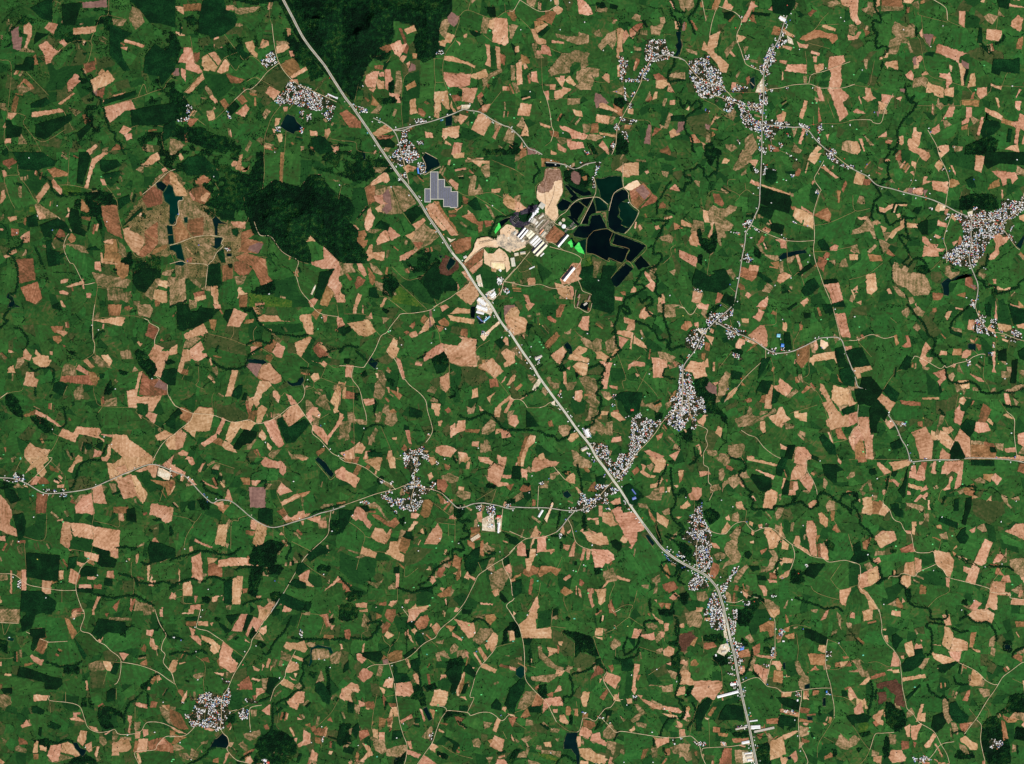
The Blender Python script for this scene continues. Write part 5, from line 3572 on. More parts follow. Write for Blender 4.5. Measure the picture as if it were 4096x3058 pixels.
d1g0e1m0h1t0n1o0q1i0i
b0l0s0u0s0x0w0x130q0x
b0x0r1a0w1i141g1a1b1c171819120y0w
b1l0y1w171t1e211m1y1u1t1w1m1r1h1o1h1c1j14
n1e1j1i1e1m1q1i1s
b001o031j091i061u031w001u
b0a1l0i1k0a1n
b1b1v1m1w1l1z1e1x
m0p1y101v101z0u230p20
b0d2o0g2i0j2e0i2m0e2s0c2q
b3d143g0z3s103z0x4316401a3q173n163k19
m3b183m1e3k1k3a1h
b3n1c3z1h3y1k3n1f
b3k1i3t1m3u1s3o1u3k1w3f1v
m3a1i3d1j3c1p371o
o3b1u3e1t3f1z3b1y
b3o1w3s1w3q21
b3j203s243m23
b3d213p283n2e3927
m3o2a3u263x2a3u2e
b3t2f402g3z2s3u2s3s2z3k2w3h2q3m2m
b3s373y393s3a
b2x1g301i2x1r2u1q
b2r1m2t1o2q1u
b2g1o2o1s2n1u2i1t
b2z1o321o2z1u
n23262c1z2g282a2c222e
n20282g262g2e242d
b2g212p232n252f23
b2k2c2q2c2u2g2m2k2k2o
m2q222x212v2e2r2c
n2g2k2l2k2i2p
b1z2d212c212e
b2q302z2t2z352v34
m2e2z2l2z2k362f36
b2e162c1c
n2s3g2w3e2y3k2u3k
b1q3m1u3g1t3k
n1o3g1t3c1u3g1q3j
m263p2i3m2o3k2p3p2k3u2e3w283t
m2140263w2c442a48
b3z3k463o463z3t433s403y3w3y3q
b3o3u3s3t3r3z
b48454e4a4d4i454g
b4q474u474s4b4p4a
n403f463d463i
n463i4b3g4c3k483n
n493n4e3i4n3k4l3r4b3q
b4m3j4p3i4n3q4l3q
n4b3s4h3t4h404b3y
o4o3k503m4x3w4m3s
b512k572c572q512m
b4s0h4w0h4t0m4r0l
n4l0r4v0s4u0w4k0v
m46164g164q184q1g481i
m4q1e4y19531a501m4s1m
b531155165217
m41104b0z4b144414
b3t103w14
n002y04300c340g3c0k3k0a3k043g0038
b003i043i0c3m0i3p0a3o
n003l063m053s003s
b113h1c3k183m113k
n0041044404490049
m0x3y153v143z0y40
m0a4a0i490m4e0k4h0c4e
b0x460z480y49
n1a4g1g4e1g4k1a4j
b1o491s481o4i1l4l
b2a4e2e4c2h4i2e4l284j
w1k3o1p3s1r401o441e4316451b3w
W46164e124s154u1a4s1c4o164e154817471c481k451p441o461g
d2y203a22342a302k2v2h2w26
d4b284g254l284s2m4q2u4j2q4g2k4b2g
f4m1q4q1o4q1y4s2k4q2s4m2i4o24
f303l3c3m3p3u3s443p4e3h4l2i4l2i4e2o462i442m3u2w3o
d32003a0038063208
d543e573e573q53424y3y503m
f2m0y2s102v122q162k12
f1o361w321y3a1u3e1o3c
d3u4a3x4a3u4k3r4j
f2i0k2m0q2e0w2c0s
l1m0q1w0o2a0w2e12281e1w16
g1t19281g221m1s1e
l081o0u1e121o101w0m200820
l0i220y20102g0o2n0i2i
l101y1k201i2i1a2g102e
l34283m2g3g2n322q
l372w3s303s3m3a3k
l412g4b2i4l2q412s
g1t2f262g252u1u2s
l14461o451q4b1a4e124b
g3i063u063q0i3a0g
l3w064k084i0k460u3u0q
l2q1a2y1a2s1g
o142c1e28
b280v2e10280y
b4i2s4s2u
h0u2k162g1k2m1m2e1s2c1t2k1q2w1s321o3a1m3i1e3m1a3i123i0u3g0o3i0k3e0o340q2w0s2q
h0g340o340o380h38
h2132262x2c302b38243a
h1k221s251r281l27
h282m2m2q2m2t2a2r
h1k2q1q2o1q2s
h0a2q0g2s0d2u
h0i4c0n4g0j4g
h2q4g2w4g2y4l2s4k
h3u0k3y0o3x0u3u0s
h0m2m0s2m0o2q
h4g3s4k3s4j3y
s4f1h1
s4l1i1
s28191
s0c0xb
s050u1
s0x081
s0r0j1
s261nr
s2w4jr
s4i3h1
s4r1q1
s473y1
s0b3y1
s0s191
s39211
s3r1l1
s3d1ng
s044gv
s024iv
s2k131
s2e3m1
s0u231
T0x000u0c0t0k140n1c0s1l0y
t1l0y1w17281g
T31022w082q0g2m0o2g0w2e14281e221o1w1y1q2c1k2m1j2y1j3a1i3i1l3o1q3t1r401p451u4c204h284j2f4l
t1k3o1e3u
t002305260a2g0e2l
t031w0526
T1r31202z
T2q2u2e2x2d382e3k
T2z2q312k342c3c243f1z3g1s3m1g3q18
t362w3834363g393k
T003s0e3r0k3o0q3i
t0m4g0q4a0u44103y
t1230103g
t1s342c2u
t3w044k084g0s
t3s0k3x04
t502o4s324g3e463k
t112g1024121s101k0s1e
t4h444k3m
t0s2w1i30
k001c0a1a0o1c0y18141c
k3016360w3e0o3m08
k2s1a2w1c3016
k401i3y1q3z1w3w243z2a3w2e3q2g3i2m3a2q362u
k322s323a303k2w3q
k441o3z1i441e
k500a5704
k1e421646124c0s4i0k4l
k2g48264e204l
c4u084w0q
k3m0u3w0w4g0w570w
c570u500y
f1c081i0a1g0e1c0c
f4q0a4w0a4u0g4q0e
k2o2q322k
k000u0e0w
f461u4e1w4a22441y
c1o0s1u0m
@1358 2438
b0l010u000u020m03
n1c061e001o001o061k0f1e0a
b21002m002e04280c200e2206
n280g2e082m062o0c2k0k2c0m
b2q0j2w0e300k2v0s
n190k1e0d1j0g1e0o1a0q
n050m0b0l0c0s0a0x060u
b1y0o220l220r1y0s
b240m280k2b0n280r
b200q240s2710240y
b290y2c132b12
b3e0a3w0f3z0e410o3y0u3u0v3o0o3i0f
n340h3g0i3b0o
b3c0o3n0w3m0y3c0s
m3y0w460k4i0k4k0o4c0w46123z0y
n4c064l054n0a4g0i4c0c
b4d0y4k0o4p0s4o104j1b4g16
b3y1a411a481m471o
b431646144e1g4b1k
b471o4a1m4o1s4m1w471q
b3q193s193u1g3r1e
n4q1o4s1m571r571t4r1p
m3a163e103j143i183b1c
m2w1a34183a1g361g2w1c
m2u1a2y1c311j2w1j
n1g1c1m181v181v1i1m1l1g1i
p1a1i1g1h1h1m1b1n
n1b1c1f1g181i
b0i1c0m1b0t1h0o1m0j1i
b0p120r100q1a0o1a
b001103110216
m00190218011g
b0p1r0s1r101w0y200s240q260j20
m161o1b1o1820131z
b0a280d260j280m2e0k2h0c2e0e2g0c2k0e2r002m022e
b1a2a1e221m211k2c1g2c
b162a1d2e1c2i192g
b1o272425272g232l1o2k
b1y1h211h241q221r
b261y2a1w2d222d282a27
n2l1x2o1x2p282n28
d241j2c1g2f1l2a1w241q
b2t2e2z2d382g372o342v2q2v2o2u2s2k
m302g382g362o322m
b3k283q1y3q1u3m1y3g2c3h2k3s2p3q2l3j2l
n3i2c3q1w3p263k2k
b3w1q401q3y1u
b4o374s3a4n3n4j3l
b4l3q4w3v4t484g42
m3x3w443t473y45443z42
m3j3e3m3d3s3i3p3k
b2y3j343n323o2x3l
b2q3y2y432u452u492o45
b20452f4b2c4f204a
b2i4b2w4l2c4l
b4o4g4w4g504l4m4l
m4c4e4k4d4g4l
b2w4b304c304e
b1s3b253426381y3b1u3e
b2d2y2f2y2k3a2i3c2g36
b1j2w1p2w1r361m36
n1g2s1o2s1p2w1i2w
n0r2r102q122w102z0s2w
b0k2p0r2s0r2v0m2w
m0g2t0m2u0l340h32
n1a2i1e2o1c2w1a2o
n16371e391c3i163i
n1e381l371j3f1g3g
b0z3k153k153u103s
b163n1c3n1c3u163w
m123u1c3u1e461a4b12461040
b0o3y0w42104b0u4e0o4j0m4h0u48
m1e461o42204020461s4e1e4c
m2f3s2q3g2s3k2o3u2k3u
n0k3m0u3k0w3q0m3w
n2w3c383e363g
m093m0e3i0c3q
b4u2w4y2w4x324t2z
b4z3357355737
m4z0n550m570u520x
b510w570u570x
n2o2y2u302s3a
d2a0o2g0q2k0y2g122c12280u
d0q1a18191b1e161l0w1i0o1e
d1m1m1q1q1q1w201x24241w261m27
d1w1e28152a181y1h
f262a2c282i2g2l2u2g2w2c2o242o282i
f2k2a2u262w2c2q2g
d3n1o3e1o341w3c283a2g3e2k3m22
f361k3m1e3q1m3c1u361w
d3q1q3u1m421w40223o1u
d3m2i3q283u273q2i
w2h2y2l2w2r392n3b
d3k2v3t2v3t313k30
f32303m323s363a36343e
d502i5729573452324w2u
d4i2u4o2n4t2u4s304i2y
f003e0c3e0c400042
d0e3i0k3d0m3k0i3u0d3o
d092q0g2s0f330932
d1l3m1u3l1w3s1k3w
d323r3g3x3k403f4a3c463e40
d28392e382e3c293e
d05430g440e4b0448
f4w0l570e570k4y0q50104t12
f00000m000i0a080d000c
d051o0a1i0a1s041w
o00160a1a081o021s
f2w47384c364g2w4c
w1o4e1q4e1m4l
f1o4e1y481z4g1u4l1m4l
g2w2634203c24382e2y2c
v3q1c3q1c
l3z1y461s57225728502i4s2q4g2w412u3w2k
l2e142o0z2y1a2q1e2g1c
l1o2l282o2e2w1u34
l1s381s38
l0m2w10300y3k0k3g
l2e1u2k1k2s1i2o1y2i2i2e2a
l1c1q1g1m1k1y1a2a1628
l3i3k463s4b463k46
l223o2e3s2q3y2k482644
l382o3k2m3u2q3s2w3a2y
l4o165712571e4m1c
l000e0k0e0s0o0c0s
l3w2w4o2q4v384g3a
o0w261628182k102m
f3e1e3q1i
s1k1o1
s1h211
s1w3e1
s1p3t1
s2x2ug
s3f2gG
s3d2iG
s4s35b
s472jg
s3n0uG
s4d0yG
s0k411
s0s40g
s144dG
s2q3u1
s2o3q1
s2h0q1
s400p1
s250d1
s4219b
s550yG
s3u0hv
s2l1cG
s2v30g
h2o3p2s3n2s3w2o3w
T3m003e09340h2y0n2u0u2o0x2g12281a201g1s1j1h1m
T1h1m1m241o2k1q2w1s3c1w3q20411z4e1x4l
T1h1m1a1n121n0w1p0s1s
t1h1m1f1e1i141c0y1a0s
t1i141q0w1s0o
T2b4l2k482r3y2v3m30393630332w2w2v
T36303c303s323w3546324g324n364r3a4v3a51345736
T3s323y2q3z2m3v2l3y2a4022441s4c1i4j1a4n14
t4n14570z
t0a2l0e2g
t1e2l1o2j
t1a381e391i371s36
T5000570a
t0o0y0o0q0u0m0s0e
T1w002208
t121n0u1h
t2x142q0y
t31413g4a3y4f
t0y3k1032142i
t4u3m4y3u
t1i082800
k0s0g100e180e120q1a0e
k0c0u0u0w120o
c200e201o
k1o0w1k14
k3w0e440a4c0e4g0i
k2e142c1o2g2i
f1c2o1g2s1c30
k3i3c3s3i
@2038 2438
b0l040n000t000u0a0s0a0t0l180j190v0e0v0a0g0i0a
m0m0a0s0a0s0u0n0u
b000m050o060x000y
b040207040407
g0v021900180i0u0k
d1b001g001g061a08
f1o081t091s0c1o0c
w00000000
f000e080e0b0o0c0u060u040o000i
b2k0k2s0k2r0s2j0s
b2i0t2r0u2r0x
b2z0t310t300v
b330g370m380o
m340u3a0y3b1236152z14320y
b1g0y1l0y1k131h12
n1f121h141h1b1f1b
m0u140y120z1a181i1e1o1m1q1l1u1c1s141o0w1g
m0n20121y1i1x1e2016260o24
b001o081r071u001s
b1b2h1h291j2a1k2e1e2g
b2w1v341y3a203a243826352d2s24
n2g1y2m1o2s1s2t1w2m1y2e23
b2o222r222o27
n2x1o321n331s311w
b3p1m3v1n3u1u3r223q2a3s2d3p2j3m2e3o22
n3q1y3w1y3t24
b262g2e2g2c2o2a2w262v242o
n2o2m2w2c2y2g2s2p
b362m392g382n
b3g2n3m2n3n2s3i2t
b3s2j3y2k3w2o
b3w2n462q4i2w4i2z4a2y3y2q
n442w4a2y4930
b4j2v502x543152334j2z
m482o4j2u4i2y462s
m3p2t3t2t42333w363u3a3o3d3l3a3u32
m3r3c423e413j3r3g
b3j3l3p3g3q3k3m3n
b4i334y3550394q37
b4y3a543e543i503i
b513k573k573r533r
b502c572a572i502k4x2k
b521u571s57285128
b521i571i571m
n520q570q571a50185414510y
b4k184p134w164v1c4q1f4k1c
b4n1m4s1k4s1o
b48044e0a4k0d4k0g4g0f4a08
b4l0f4q0f4p0n4l0o
b4g0o4l0o4l0u4i0u
b3s0q3v0m3y0r460q4a0o4b0w480x400v
m410g480e4e0i4b0m440k
b500h560g560k500k
n430446044608
b4a3y4e3u4q3s4q3y4g424e44
m47444e434d4e484e
m4r43573y574b4v4a
n4k454r444r4c4m4b
n3y464444404e3w4g
m3b453e463e4b3a49
b2z4d324e304l2x4l
b22442c442m4a2u4c2s4i2o4l284g224a
b244h2c4i2c4l234l
m2w3w363y3546324c30462w44
b2g3p2o3n2q3u2w3y2v422q402e3w
m2e3u2k3s2m3z2g3y
m2s3m303c343k393o363t2w3u2s3s
b1z3s243r24422143
b263g2f3l2g3o2c3u223q233m
n26392i3c2k3g2e3k273g
n26322c332b382638
b182m1i2l1l2r1l2v1a2v
b102o182m1a2s162w0z33
n1o2w1s2v1u301s351o35
m1v2y1y2y1x30
n1y2y212y21361x35
b1a2z1f2y1f321b32
b1h351m341r3c1q3f1i3c
o1e3c1o3h1r3j1o3m1e3h
m0h2f0r2g0t2i0p2s0g2z082y0a2s
n0t2h102o0y2u0o2y0o2u
b0034043404360136
n0r2c0v280v2c0s2e
g001q001q
W071s0c1o0g1q0g1y0c22071y
d002e0c220h240g2e082s04320032
d0f0v0p0v0m120g12
f0u2a1427152e142m0y2m0u2g
d0k2w0y2v0y320m32
l14281a1y1o201u281u2k1k2k1c2g142i
o1x1g24192k1g2g1o261s1x1q
g230y2c0x2e1428182216
f1m0m200o2g0u2k162o1e2g1e2a1a241a1y1g1y0y1s0s1m0q
d2k1i2q1g2q1m2k1o
g311i3a1i3a1m321o
d3b1k3m1g3p1o3m1u3c1u
f4s1e521c531k501s4t1q
f4e004w004w064o084g06
g4g064u084q0c4k0c
f4q0y50104y144q12
d2t30323030362w36
w1p3o213n1z3w2144234c224l204l1z4c1u451m451m3y
g1l461u451z4e1y4i1q4g
k1e4l1m4c1s4e1w4i204i
m0t410y410y460s45
m0y461j471i4e184a0y4a
v0u48194c1i4g1e4i144g0w4c
m0c3u0m3q0o3u0i3y0m440i4e084e0a4a0i460i40
m1c3u1h3t1g3x
b103y183x19431242
m0k4g0u4j0y4l0k4l
m1o1q1w1p1u1s
o0m3g123c103o0o3m
l1a0a2i0f2g0s1m0m1a0i
l3o184g1c4s1i4g1q3w1u3w1m
l3a1w3h1u3g2i392m
g3h1u3n1w3m2i3e2n
l2c2i2i2i2q2q2y2u2o302e2y
l3e3o463s4b3w46443e44
l3g4644463w4g3c4l
l263t2w422u4a2842
l00140e120e1e001i
l2i0u2x0y3014341a2o1c
l462e4i2g4i2s462q
l2i0032043c0e320m2m0k
l0g1w101s181y0k20
o1a0k1w0y1w1e1m1e1a0y
l2x143416
l42364g3a4c3g443c
m442a4i2a4j2g4u2g4u284k2a4628
k2m002m04
k410m400e460c4e0c
k3i0u3e143g1c3q163u0y3w0q
k3u163q1e3c1i341g
k1u1y201w2e1s2o1i2q1o2w1u
k1s1y1v281v2k1m2m1m2s
k4y0c4x0o500w4u1052164w1g501o501y52244y2g4y2m562q
k52384s384m3e4i3m4g3s
k4w08500e500s
k383m343w
k4a3u4a42
k4k444o4c
k572w5634523a
f06460c46064e044l004l004e
k0m180m1o
f1s341w351u3g1s3e
f2o3a2s3g2i3m
h2m362q342t382o39
h25312a322834
h3n2k3s2k3s2q3o2p
h4u3s4x3u4w404u3y
h523s543u533w
s2z3d1
s0j061
s340kG
s1x0aG
s3i0iy
s3m1y1
s4d1s1
s4y251
s4o30v
s483n1
s18491
s4l2y1
s040yG
s3e4j1
s494j1
s3h2u1
s2k4l1
T0002060c0a0i0d0s0f120g1e0g1o0h220o2c0y2m142s18301e3c
T26382c382j3b2o352u2y302w352p
T352p3d2o
T352p2z2g2s232w1u
t2w1u2o1e2h0t
T2q382y3g353n3c3m3w3p4g3s4w3t573r
T203n233k2638
t1s3m203n
t4w3a523m523t
t2h0t2s0q320m
T310034033a00
t3516351e
t3l003j083e0c320m
t0t2h0o2s0e2z06320436
t00380i3k
t180i1o0k
t1a00180i
t1e3c1o3k1s3m
t202w1z2q
t441y4g1q
t3j083y0i
t0h1n0s1q
t3u144k1c
t4e0o4k0o4l0y
t1x101x1e
t2z2e2s2c
@2717 2438
b2l002z002z042u092q08
m06040k000p0a0m0k0e0i0a0k080c
b000g050f040k000k
b0r090x090x0c0r0c
M000r0c0o0i0u0c10061a0018
n0d0s0k0u0i0y0g140c12
n0q10100z14140u170q16
b011i091k091o011m
n0c1k0h1h0l1m0i1p0c1o
b001u091t0c1w0c210h260g290028
b0g241a241a2a122o102p0u2l0o2o0m2s0i2o0c2h0h28
m002a062c062g002g
b032y09300a320c360837063a03380534
n052y0a2v0c2y0a32
b003e043f033i003i
b003k053l073r003s
b0r370w380v3a0s39
n103h183i173o103n
n153o1g3o1f3s163r
n1k3u223t223y1m3y
m003z0c40084c004e
n0g480j470j4c0h4c
b183x1e3y1e421841
n1c441k441k4l164l
m1n4622461w4l1o4k
o0q4b124c104i0s4g
d1e2u1o2u1w2w1y3c1o3a1e3a163a1832
g0w3a102s1e2o1s2k1u2q1g2u1830123a
n0u34102w142w0y36
l1u2824222c212i282q2b312g312u2x3822381y2s
l0d1e0y1g181q1a240g230b1u0a1m
g0z1u191u1a240z24
g220i2a002k002q062m0e2e0i2a0q240s
n2d0i2o0c2t0d2t0s2p0u2m0n2e0o
m1y0u240q280y2410
n26142e102e1a281e
b2a1c2i1d2r1e2u1c2v1g2q1h2a1e
n1q1a2216241e1u1g1q1e
m261c2a1g261u201u
b271m2g1o2g1q2o1s2k282e20281u
b1t1q1y1q1y1u1v1y1s1w
n1r1o1y1o1y1s1r1s
b2r1j2w1j301l301p2q1n
n2t1t331u32272s25
b2o1s2k282g222i1t
l2u103c0y3i163e1k341i2u1e
g341l3g1i3i1y3720
m3f1k3j1j3q1y3u203v263o2e3k2c3j243m203h1u
b322g3c2g3b2l322l
n312h3b2h3b2l312m
n3t1b4b1c4c1o3w1n
b45124d134c1b4418
b48094c024g004c0a460c
m4o034t084s0i4t0m4q0i
b54035704570a5208
m4y0e540g500k
m3w00440042043y03
n3505380a390e360f
n340k3a0i390o340o
m3e0j3j0i3i0k3e0l
n340s3e0p3f0v380w
n2w0s320r300w2v0v
d3q0k3y0m4e0u4c1244103q0u
b4r1k501j4x1o4s1q
n4m1m4r1k4s1q4m1q
n4u1e501e511g4v1h
b501u571t571u
b541j571i571m
b502g552k562n532p502l
n302y3k323k373032
b302y3k333k373031
n3k2w3v2y3u333l32
n3k383y3b3y3d3k3c
b3o3d3u3d3s3g3o3f
m3k3g3u3i3u3q3l3s
n3m3t3v3w3u3y3n3y
n3y2f452e442j3y2k
n3q2f3t2f3t2k3q2k
b2p3x323r3544364a2y4e2p4h
b323q3g3l3j3m393t343v
n2q3v2w3r2y3r2s3v
n2l392x382x3e2l3e
m4m404s3o503w573y50464s44
n2a3q2i3o2e3w
d2w2m342m3k2q3k303c2y322u
d2y343i383g3i343g2y3c
d4y365734573i503a
g49404m3y4o44464g444b
l4k2m572y57464o3u463q4g3c4k34
l4e1s571o57284q2e4i28
g41324g344g3e443c
l32203i203k283k2e342g
l3u1u4e1s4g283w2c
d0k2w0q2q0w2m102q0s340o3c0o3m0i3m0i3a
f1q002a00260a200i1s0i1o0a
f101e1g1c1g1m1a1o121o
f2c402o3y2o4b2q4l2a4l2a48
f0q0s180q1c0w18120y0y0q0y
f1u0u200y22141u14
f261u2e1u2g202a20
f1k3o223m223s1m3s
f2i142q162q1c2i1a
f4i444o464o4c4k4e
f0a2a0g2a0c2k062m
w492n4c2m4c2v492v
w331l351l351s331s
w3h1i3i1k
w374d3b4d3b4g384g
w3q293v273v2c3q2d
w3s363y373y3a3t3a
d4t2f4y2f502k4u2m
h0x001a001b0c1d0i1a0m160m0y0k0x0c
h0q000v000u0c0r0a
h1e081k0c1o0c1o0q1i0s1e0k
h1k001q001q0c1l08
h1m0y1w101y141q1a1m18
h1n1a1q1a1q1i
h1p1h1y1h1y1k1p1l
h1g1e1j1e1k1o1h1o
h1b1u1i1v1o1y1k1z
h2q142v142v1e2q1e
h2h1m2o1o2m1q
h1i251q251s2e1k2c
h0e3w0s3y0u420k42
h003o043u023y
h173x1e3y1e42
h4e2e4i2f4i2j4c2j
h3g2g3l2g3l2m3g2k
h2z2y3h303g343232
h0q2q0w2q0w2x0t2x
h4b184i194i1e4d1e
h4l1g4o1i
h2y0k340m320s2y0s
h1g031g03
h1o3g223g203k1q3k
P18121g101i161c1e141a
P1b0n1e0m1g0w1c0u
P1d001e0u1f0y1c0k1a06
P233g2e3f2e3j243k
P1u3x233w23401u40
P1v482648284i1w4k
R2f2g2f2g
T0o470q4414431k421w40243z
T0n470m430k3y0f3t0b3r003t
T0n470o4c0s4l
T1t2724222c212i262m2a2w2c312g3c2g3n2e462c4i2c
T3m2e3m2o3k303j3c3k3s3m423q4a3t4i3s4l
T2n002s082u0e2u0u2u182u1e2q1i2o1q2k28
t2u0s3a0i3m0h3w0k
t312g31302x38
T4e0w4c1a4c1o4e1y4h284j2k4l2w4l38
t4l384b3o4440434e
t4e1s4o1s4y1o571i
t4a3s4l3y
t4j2k4w2m572s
t0w430w3m0v390s34102q
T1o1y1k1y
t0o0s0q140q1a
t0a1u0a1g
t3h1m3j163i103h0q
t4o024o0a
t4e0w4o104s144y1c501i
t0y1g181q1a28
t0b3q0e3c0k2s0k2o
t003t0a3r
k002s042w0532023a
k0e2s0i34083k
k2618241k1y1w1s20
c4i0u4m0q
c4q104y0s570q
c3s0q460m
k2i0y2s0u
c243k283o2i3s2s3q
k383k3e3g
k462w4636
c3a0i3e0a
c3k0k3q0a
k0024001u
s1c14W
s131dW
s1u16B
s330yW
s310mb
s2p0ab
s2v0l1
s3o0lb
s4q101
s4d2gB
s4d1i1
s3i2pW
s1z21b
s2m28b
s0s40r
s3f3a1
s3i3r1
s3l471
s3p44r
s2l4iW
s1v4jW
s124kr
s134kr
s0a3yr
s1w0qy
s340oG
s3420v
s072jg
s0i3tb
s1j1hr
s3g0py
s4s13y
s3v3iv
s3u3mv
s403tv
s1k19r
@3396 2438
b0e020p000p0b0g0d
b0106040306090109
b1a011j021j081906
m000e030f030k000k
b100l140l130n100m
b110s150s1610130y
d1a0s1e0q1m0w1i101e181b14
b1n111v0x1x161y1d1s1f1p1a
b1y1420102212251127151y17
b240w260x2510
b1j1e1m1d1n1h1k1h
b1c191i1h1i1p181p1a1g
d1y172616271c2a1e241o1u1u1m1v1k1o1q1g1y1e
g1o1o1u1q1o1w
m241g2e1g2a1o261s201o
b141t1a1r1a1u
b1a1t1h1s1i1w1b1w
n0n1z121v131y0o23
b1l21291x2a2122221l25
n1l211u1z1u231l25
b0b290l1z0n220i28
m041i0c1i0e1s0k1u0m200e200a1u
b011u091s0a1v031v
M0t2714251e221k2a1m2n1o2x1g2v1c2q1e2k182g142a0y2d0u2c
M0u2g142g142p102s0v2u0w2n
b002g052m022q002o
b052y0d2q0g320a340633
b0f2o0h2n0k2y0h2y
b0p370r340u330w30112z10340y370y3a113c103g0u3d
f142q1a2s1g2y1m301q3a1o3g1e3n143e1232
d00360g340o360k3c083e023a
v093k0c3c0g390m3g0i3m0c3o
b2134252t282t2534223b
b1n3i1t3e1t3s1q3s
b1u3g203g253d263f223m203v1w3v1u3s
b28412i3o2l3r2e432a44
b2j3z2l3z2s4c2r4e
n1k3w1s3x1s441k46
n1w3x203y1y44
b19461k461p4e1o4i1a4k164e
b0q4d0z4c0y4l0q4i
m163o1e3q1e401840
m003u063q0c3u08400044
b2i4f2n4i2m4j
n264i2e4j2e4l264l
b2n4j2z4k2z4l2n4l
b3n023q0044004b054a0a480f420c3w0f3o0c3m093i06
b2h112q122q132h12
b2u0i2y0j330p330v2z182r112t0s
b330u3h0y3j103i1836192z1a3112
b2g1a2s1d321g351j2u1n2o1k2i1g
b2z1a34193c19391l341i301e
n34193c19391l351j
n3m0p3s0o3o153k14
b3l153w183w1a3t1a
m460w4b0s4c0w4a144514
m48144c164b1e471c
n4t1e501b551e541l
m4y1a5716571a501c
n4x0d570d570j4y0j
b56165716571g
b3o1s3z203w283q2a3k283m1y
n3c1o3i1q3h1s3d1q
m3u2c462d462k402m3w2i
b55245724572i
m2s2o2w2l2y2w323a2y3e2u3a2s30
m303c363e393m383q343o323i
d2i362s322u382w3c2s3i2k3o2g3i
d302s362q3a2y3k363i3c383e323a2y32
n3a3e3m3c3i3k3e3o3a3i
b3i3d3o3c3m3g
b3a3u3g3r3m3w3t403s463m463g403b3x
m393y3g423k483o493g4b3a44
f3y3g46364e364i3c4k3o4q3w4s464s4l444l3y463x3q
f4s2k4y2i572i57324w324k344c344o2w
m4v335732573c4y38
n4i3a4m3c4q3u4k3w
g4m3c4w3g4w3w4q3u
f4y3i573i573w4w3u
m4u404y414y484t48
b3y4i414h414l3y4l
d1p2m2428242a1q2q
g2n1q2y1q2s1w
d2m1o391k341o2w1u2q1w
w4m124s114s174m17
f4k0y4t0y4u184s1a4k18
b3y2j3y2o
l0a1418111g1i181q0u1k0i1k0a1i
l0m0m0z0o120y14120c10
l3c1c3k163w1c3w1o3m1o3b1k
l340p3k0q3i0y340t
l2i142y162y1c2i1a
l2d1q2n1s2o22282c23282a22
l1o2s282c2s2i2q3226301u2w
l321y3i1u3k283426
l2m3k343e383u2s3y2k3o
g421u4e1y4626
l4g1w571o572e4q2i4e2c
l00000000
k2f002g0a2m0b2w0a2w02
k2a0i2c0f2m0f2u0g
k3a0a3g083g02
k2a0i2g0o2g182c1e
k320k3a0o3k0o
k342036263c283i28
k3g053s0e440e480i4e0u4c0y
c000m060s0a12
k4u1e4y185714
k2g2g2o2m2u2m2y2q
k0m240q2e0o2q0k34
f143q183w164c124g1046
f08440e440a4a
k0s2o0u2e
k323o3c3m3g3q
k5041504a
f38463o483q4e3e4g344e
k2c282g2i
f0a3o0m3m0o3q0e3s
f2m1q2s1o2w1u2q1w
T0w000y0a0z0i0z0q14101c181i1i1j1q1k201l2c1o2q1q2y1w33223c2c3i2i3m2m3s2q402w4a2z4k
T343x2q402i4a2c4g224k
t0k1l0u1k161p1i1p
T391l3g1o3o1s3u1w42244a284e28
T571l541l4s1u4k204f284a2g442o3y2y3s383k3i3f3p
t402u45304438
T3s3a3x3g3w3u3y46414i
t003a083m0e3w0m46
T1c3n103o0s3p0o400m46
t0m460i4e0c4l
t541l5719
t021j0a1h0g1l
t022q072v
t001v091u
t3j143w19
t3k2y3s38
t4u225728
s0f1dG
s1g1u1
s2034W
s18331
s3t3bW
s3x2r1
s423m1
s2v031
s1f0f1
s3o4h1
s140l1
s1y2bG
h1u4b224g284c2g4g284j1y4i
h463u4k3w4k404c464644
s4i3yW
"""
K = 10 / 2.6643
shapes = {}; spots = []
ox = oy = 0
for ln in DATA.split('\n'):
    if not ln: continue
    if ln[0] == '@':
        ox, oy = map(int, ln[1:].split()); continue
    c = ln[0]; body = ln[1:]
    if c == 's':
        spots.append((ox + int(body[0:2], 36)*K, oy + int(body[2:4], 36)*K, body[4])); continue
    v = [int(body[i:i+2], 36) for i in range(0, len(body), 2)]
    shapes.setdefault(c, []).append(np.array([(ox + v[i]*K, oy + v[i+1]*K) for i in range(0, len(v)-1, 2)]))
def HW(ox, oy, pts): return [(ox + x/2.6643, oy + y/2.6643) for x, y in pts]
highway = (HW(679, 0, [(1185,-60),(1210,0),(1300,170),(1350,270),(1420,400),(1490,500),(1570,600),(1650,700),(1720,810)]) +
  HW(1358, 0, [(0,950),(70,1055),(130,1130),(200,1230),(330,1420),(400,1530)]) +
  HW(1358, 610, [(470,10),(560,140),(640,255),(720,350),(840,510),(950,690),(1080,880),(1200,1070),(1320,1210),(1400,1340),(1500,1490)]) +
  HW(1358, 1219, [(1610,0),(1710,170),(1790,275)]) +
  HW(2038, 1219, [(0,290),(130,490),(250,660),(320,780),(480,1000),(600,1160),(720,1330),(850,1490)]) +
  HW(2038, 1829, [(925,0),(1020,125),(1100,240),(1180,350),(1280,505),(1420,705),(1540,865),(1620,965),(1700,1035)]) +
  HW(2717, 1829, [(0,1110),(150,1190),(280,1260),(360,1340),(410,1410),(440,1500),(470,1600)]) +
  HW(2717, 2438, [(475,10),(510,150),(550,340),(590,500),(620,680),(660,880),(700,1060),(740,1230),(780,1430),(825,1652),(840,1720)]))

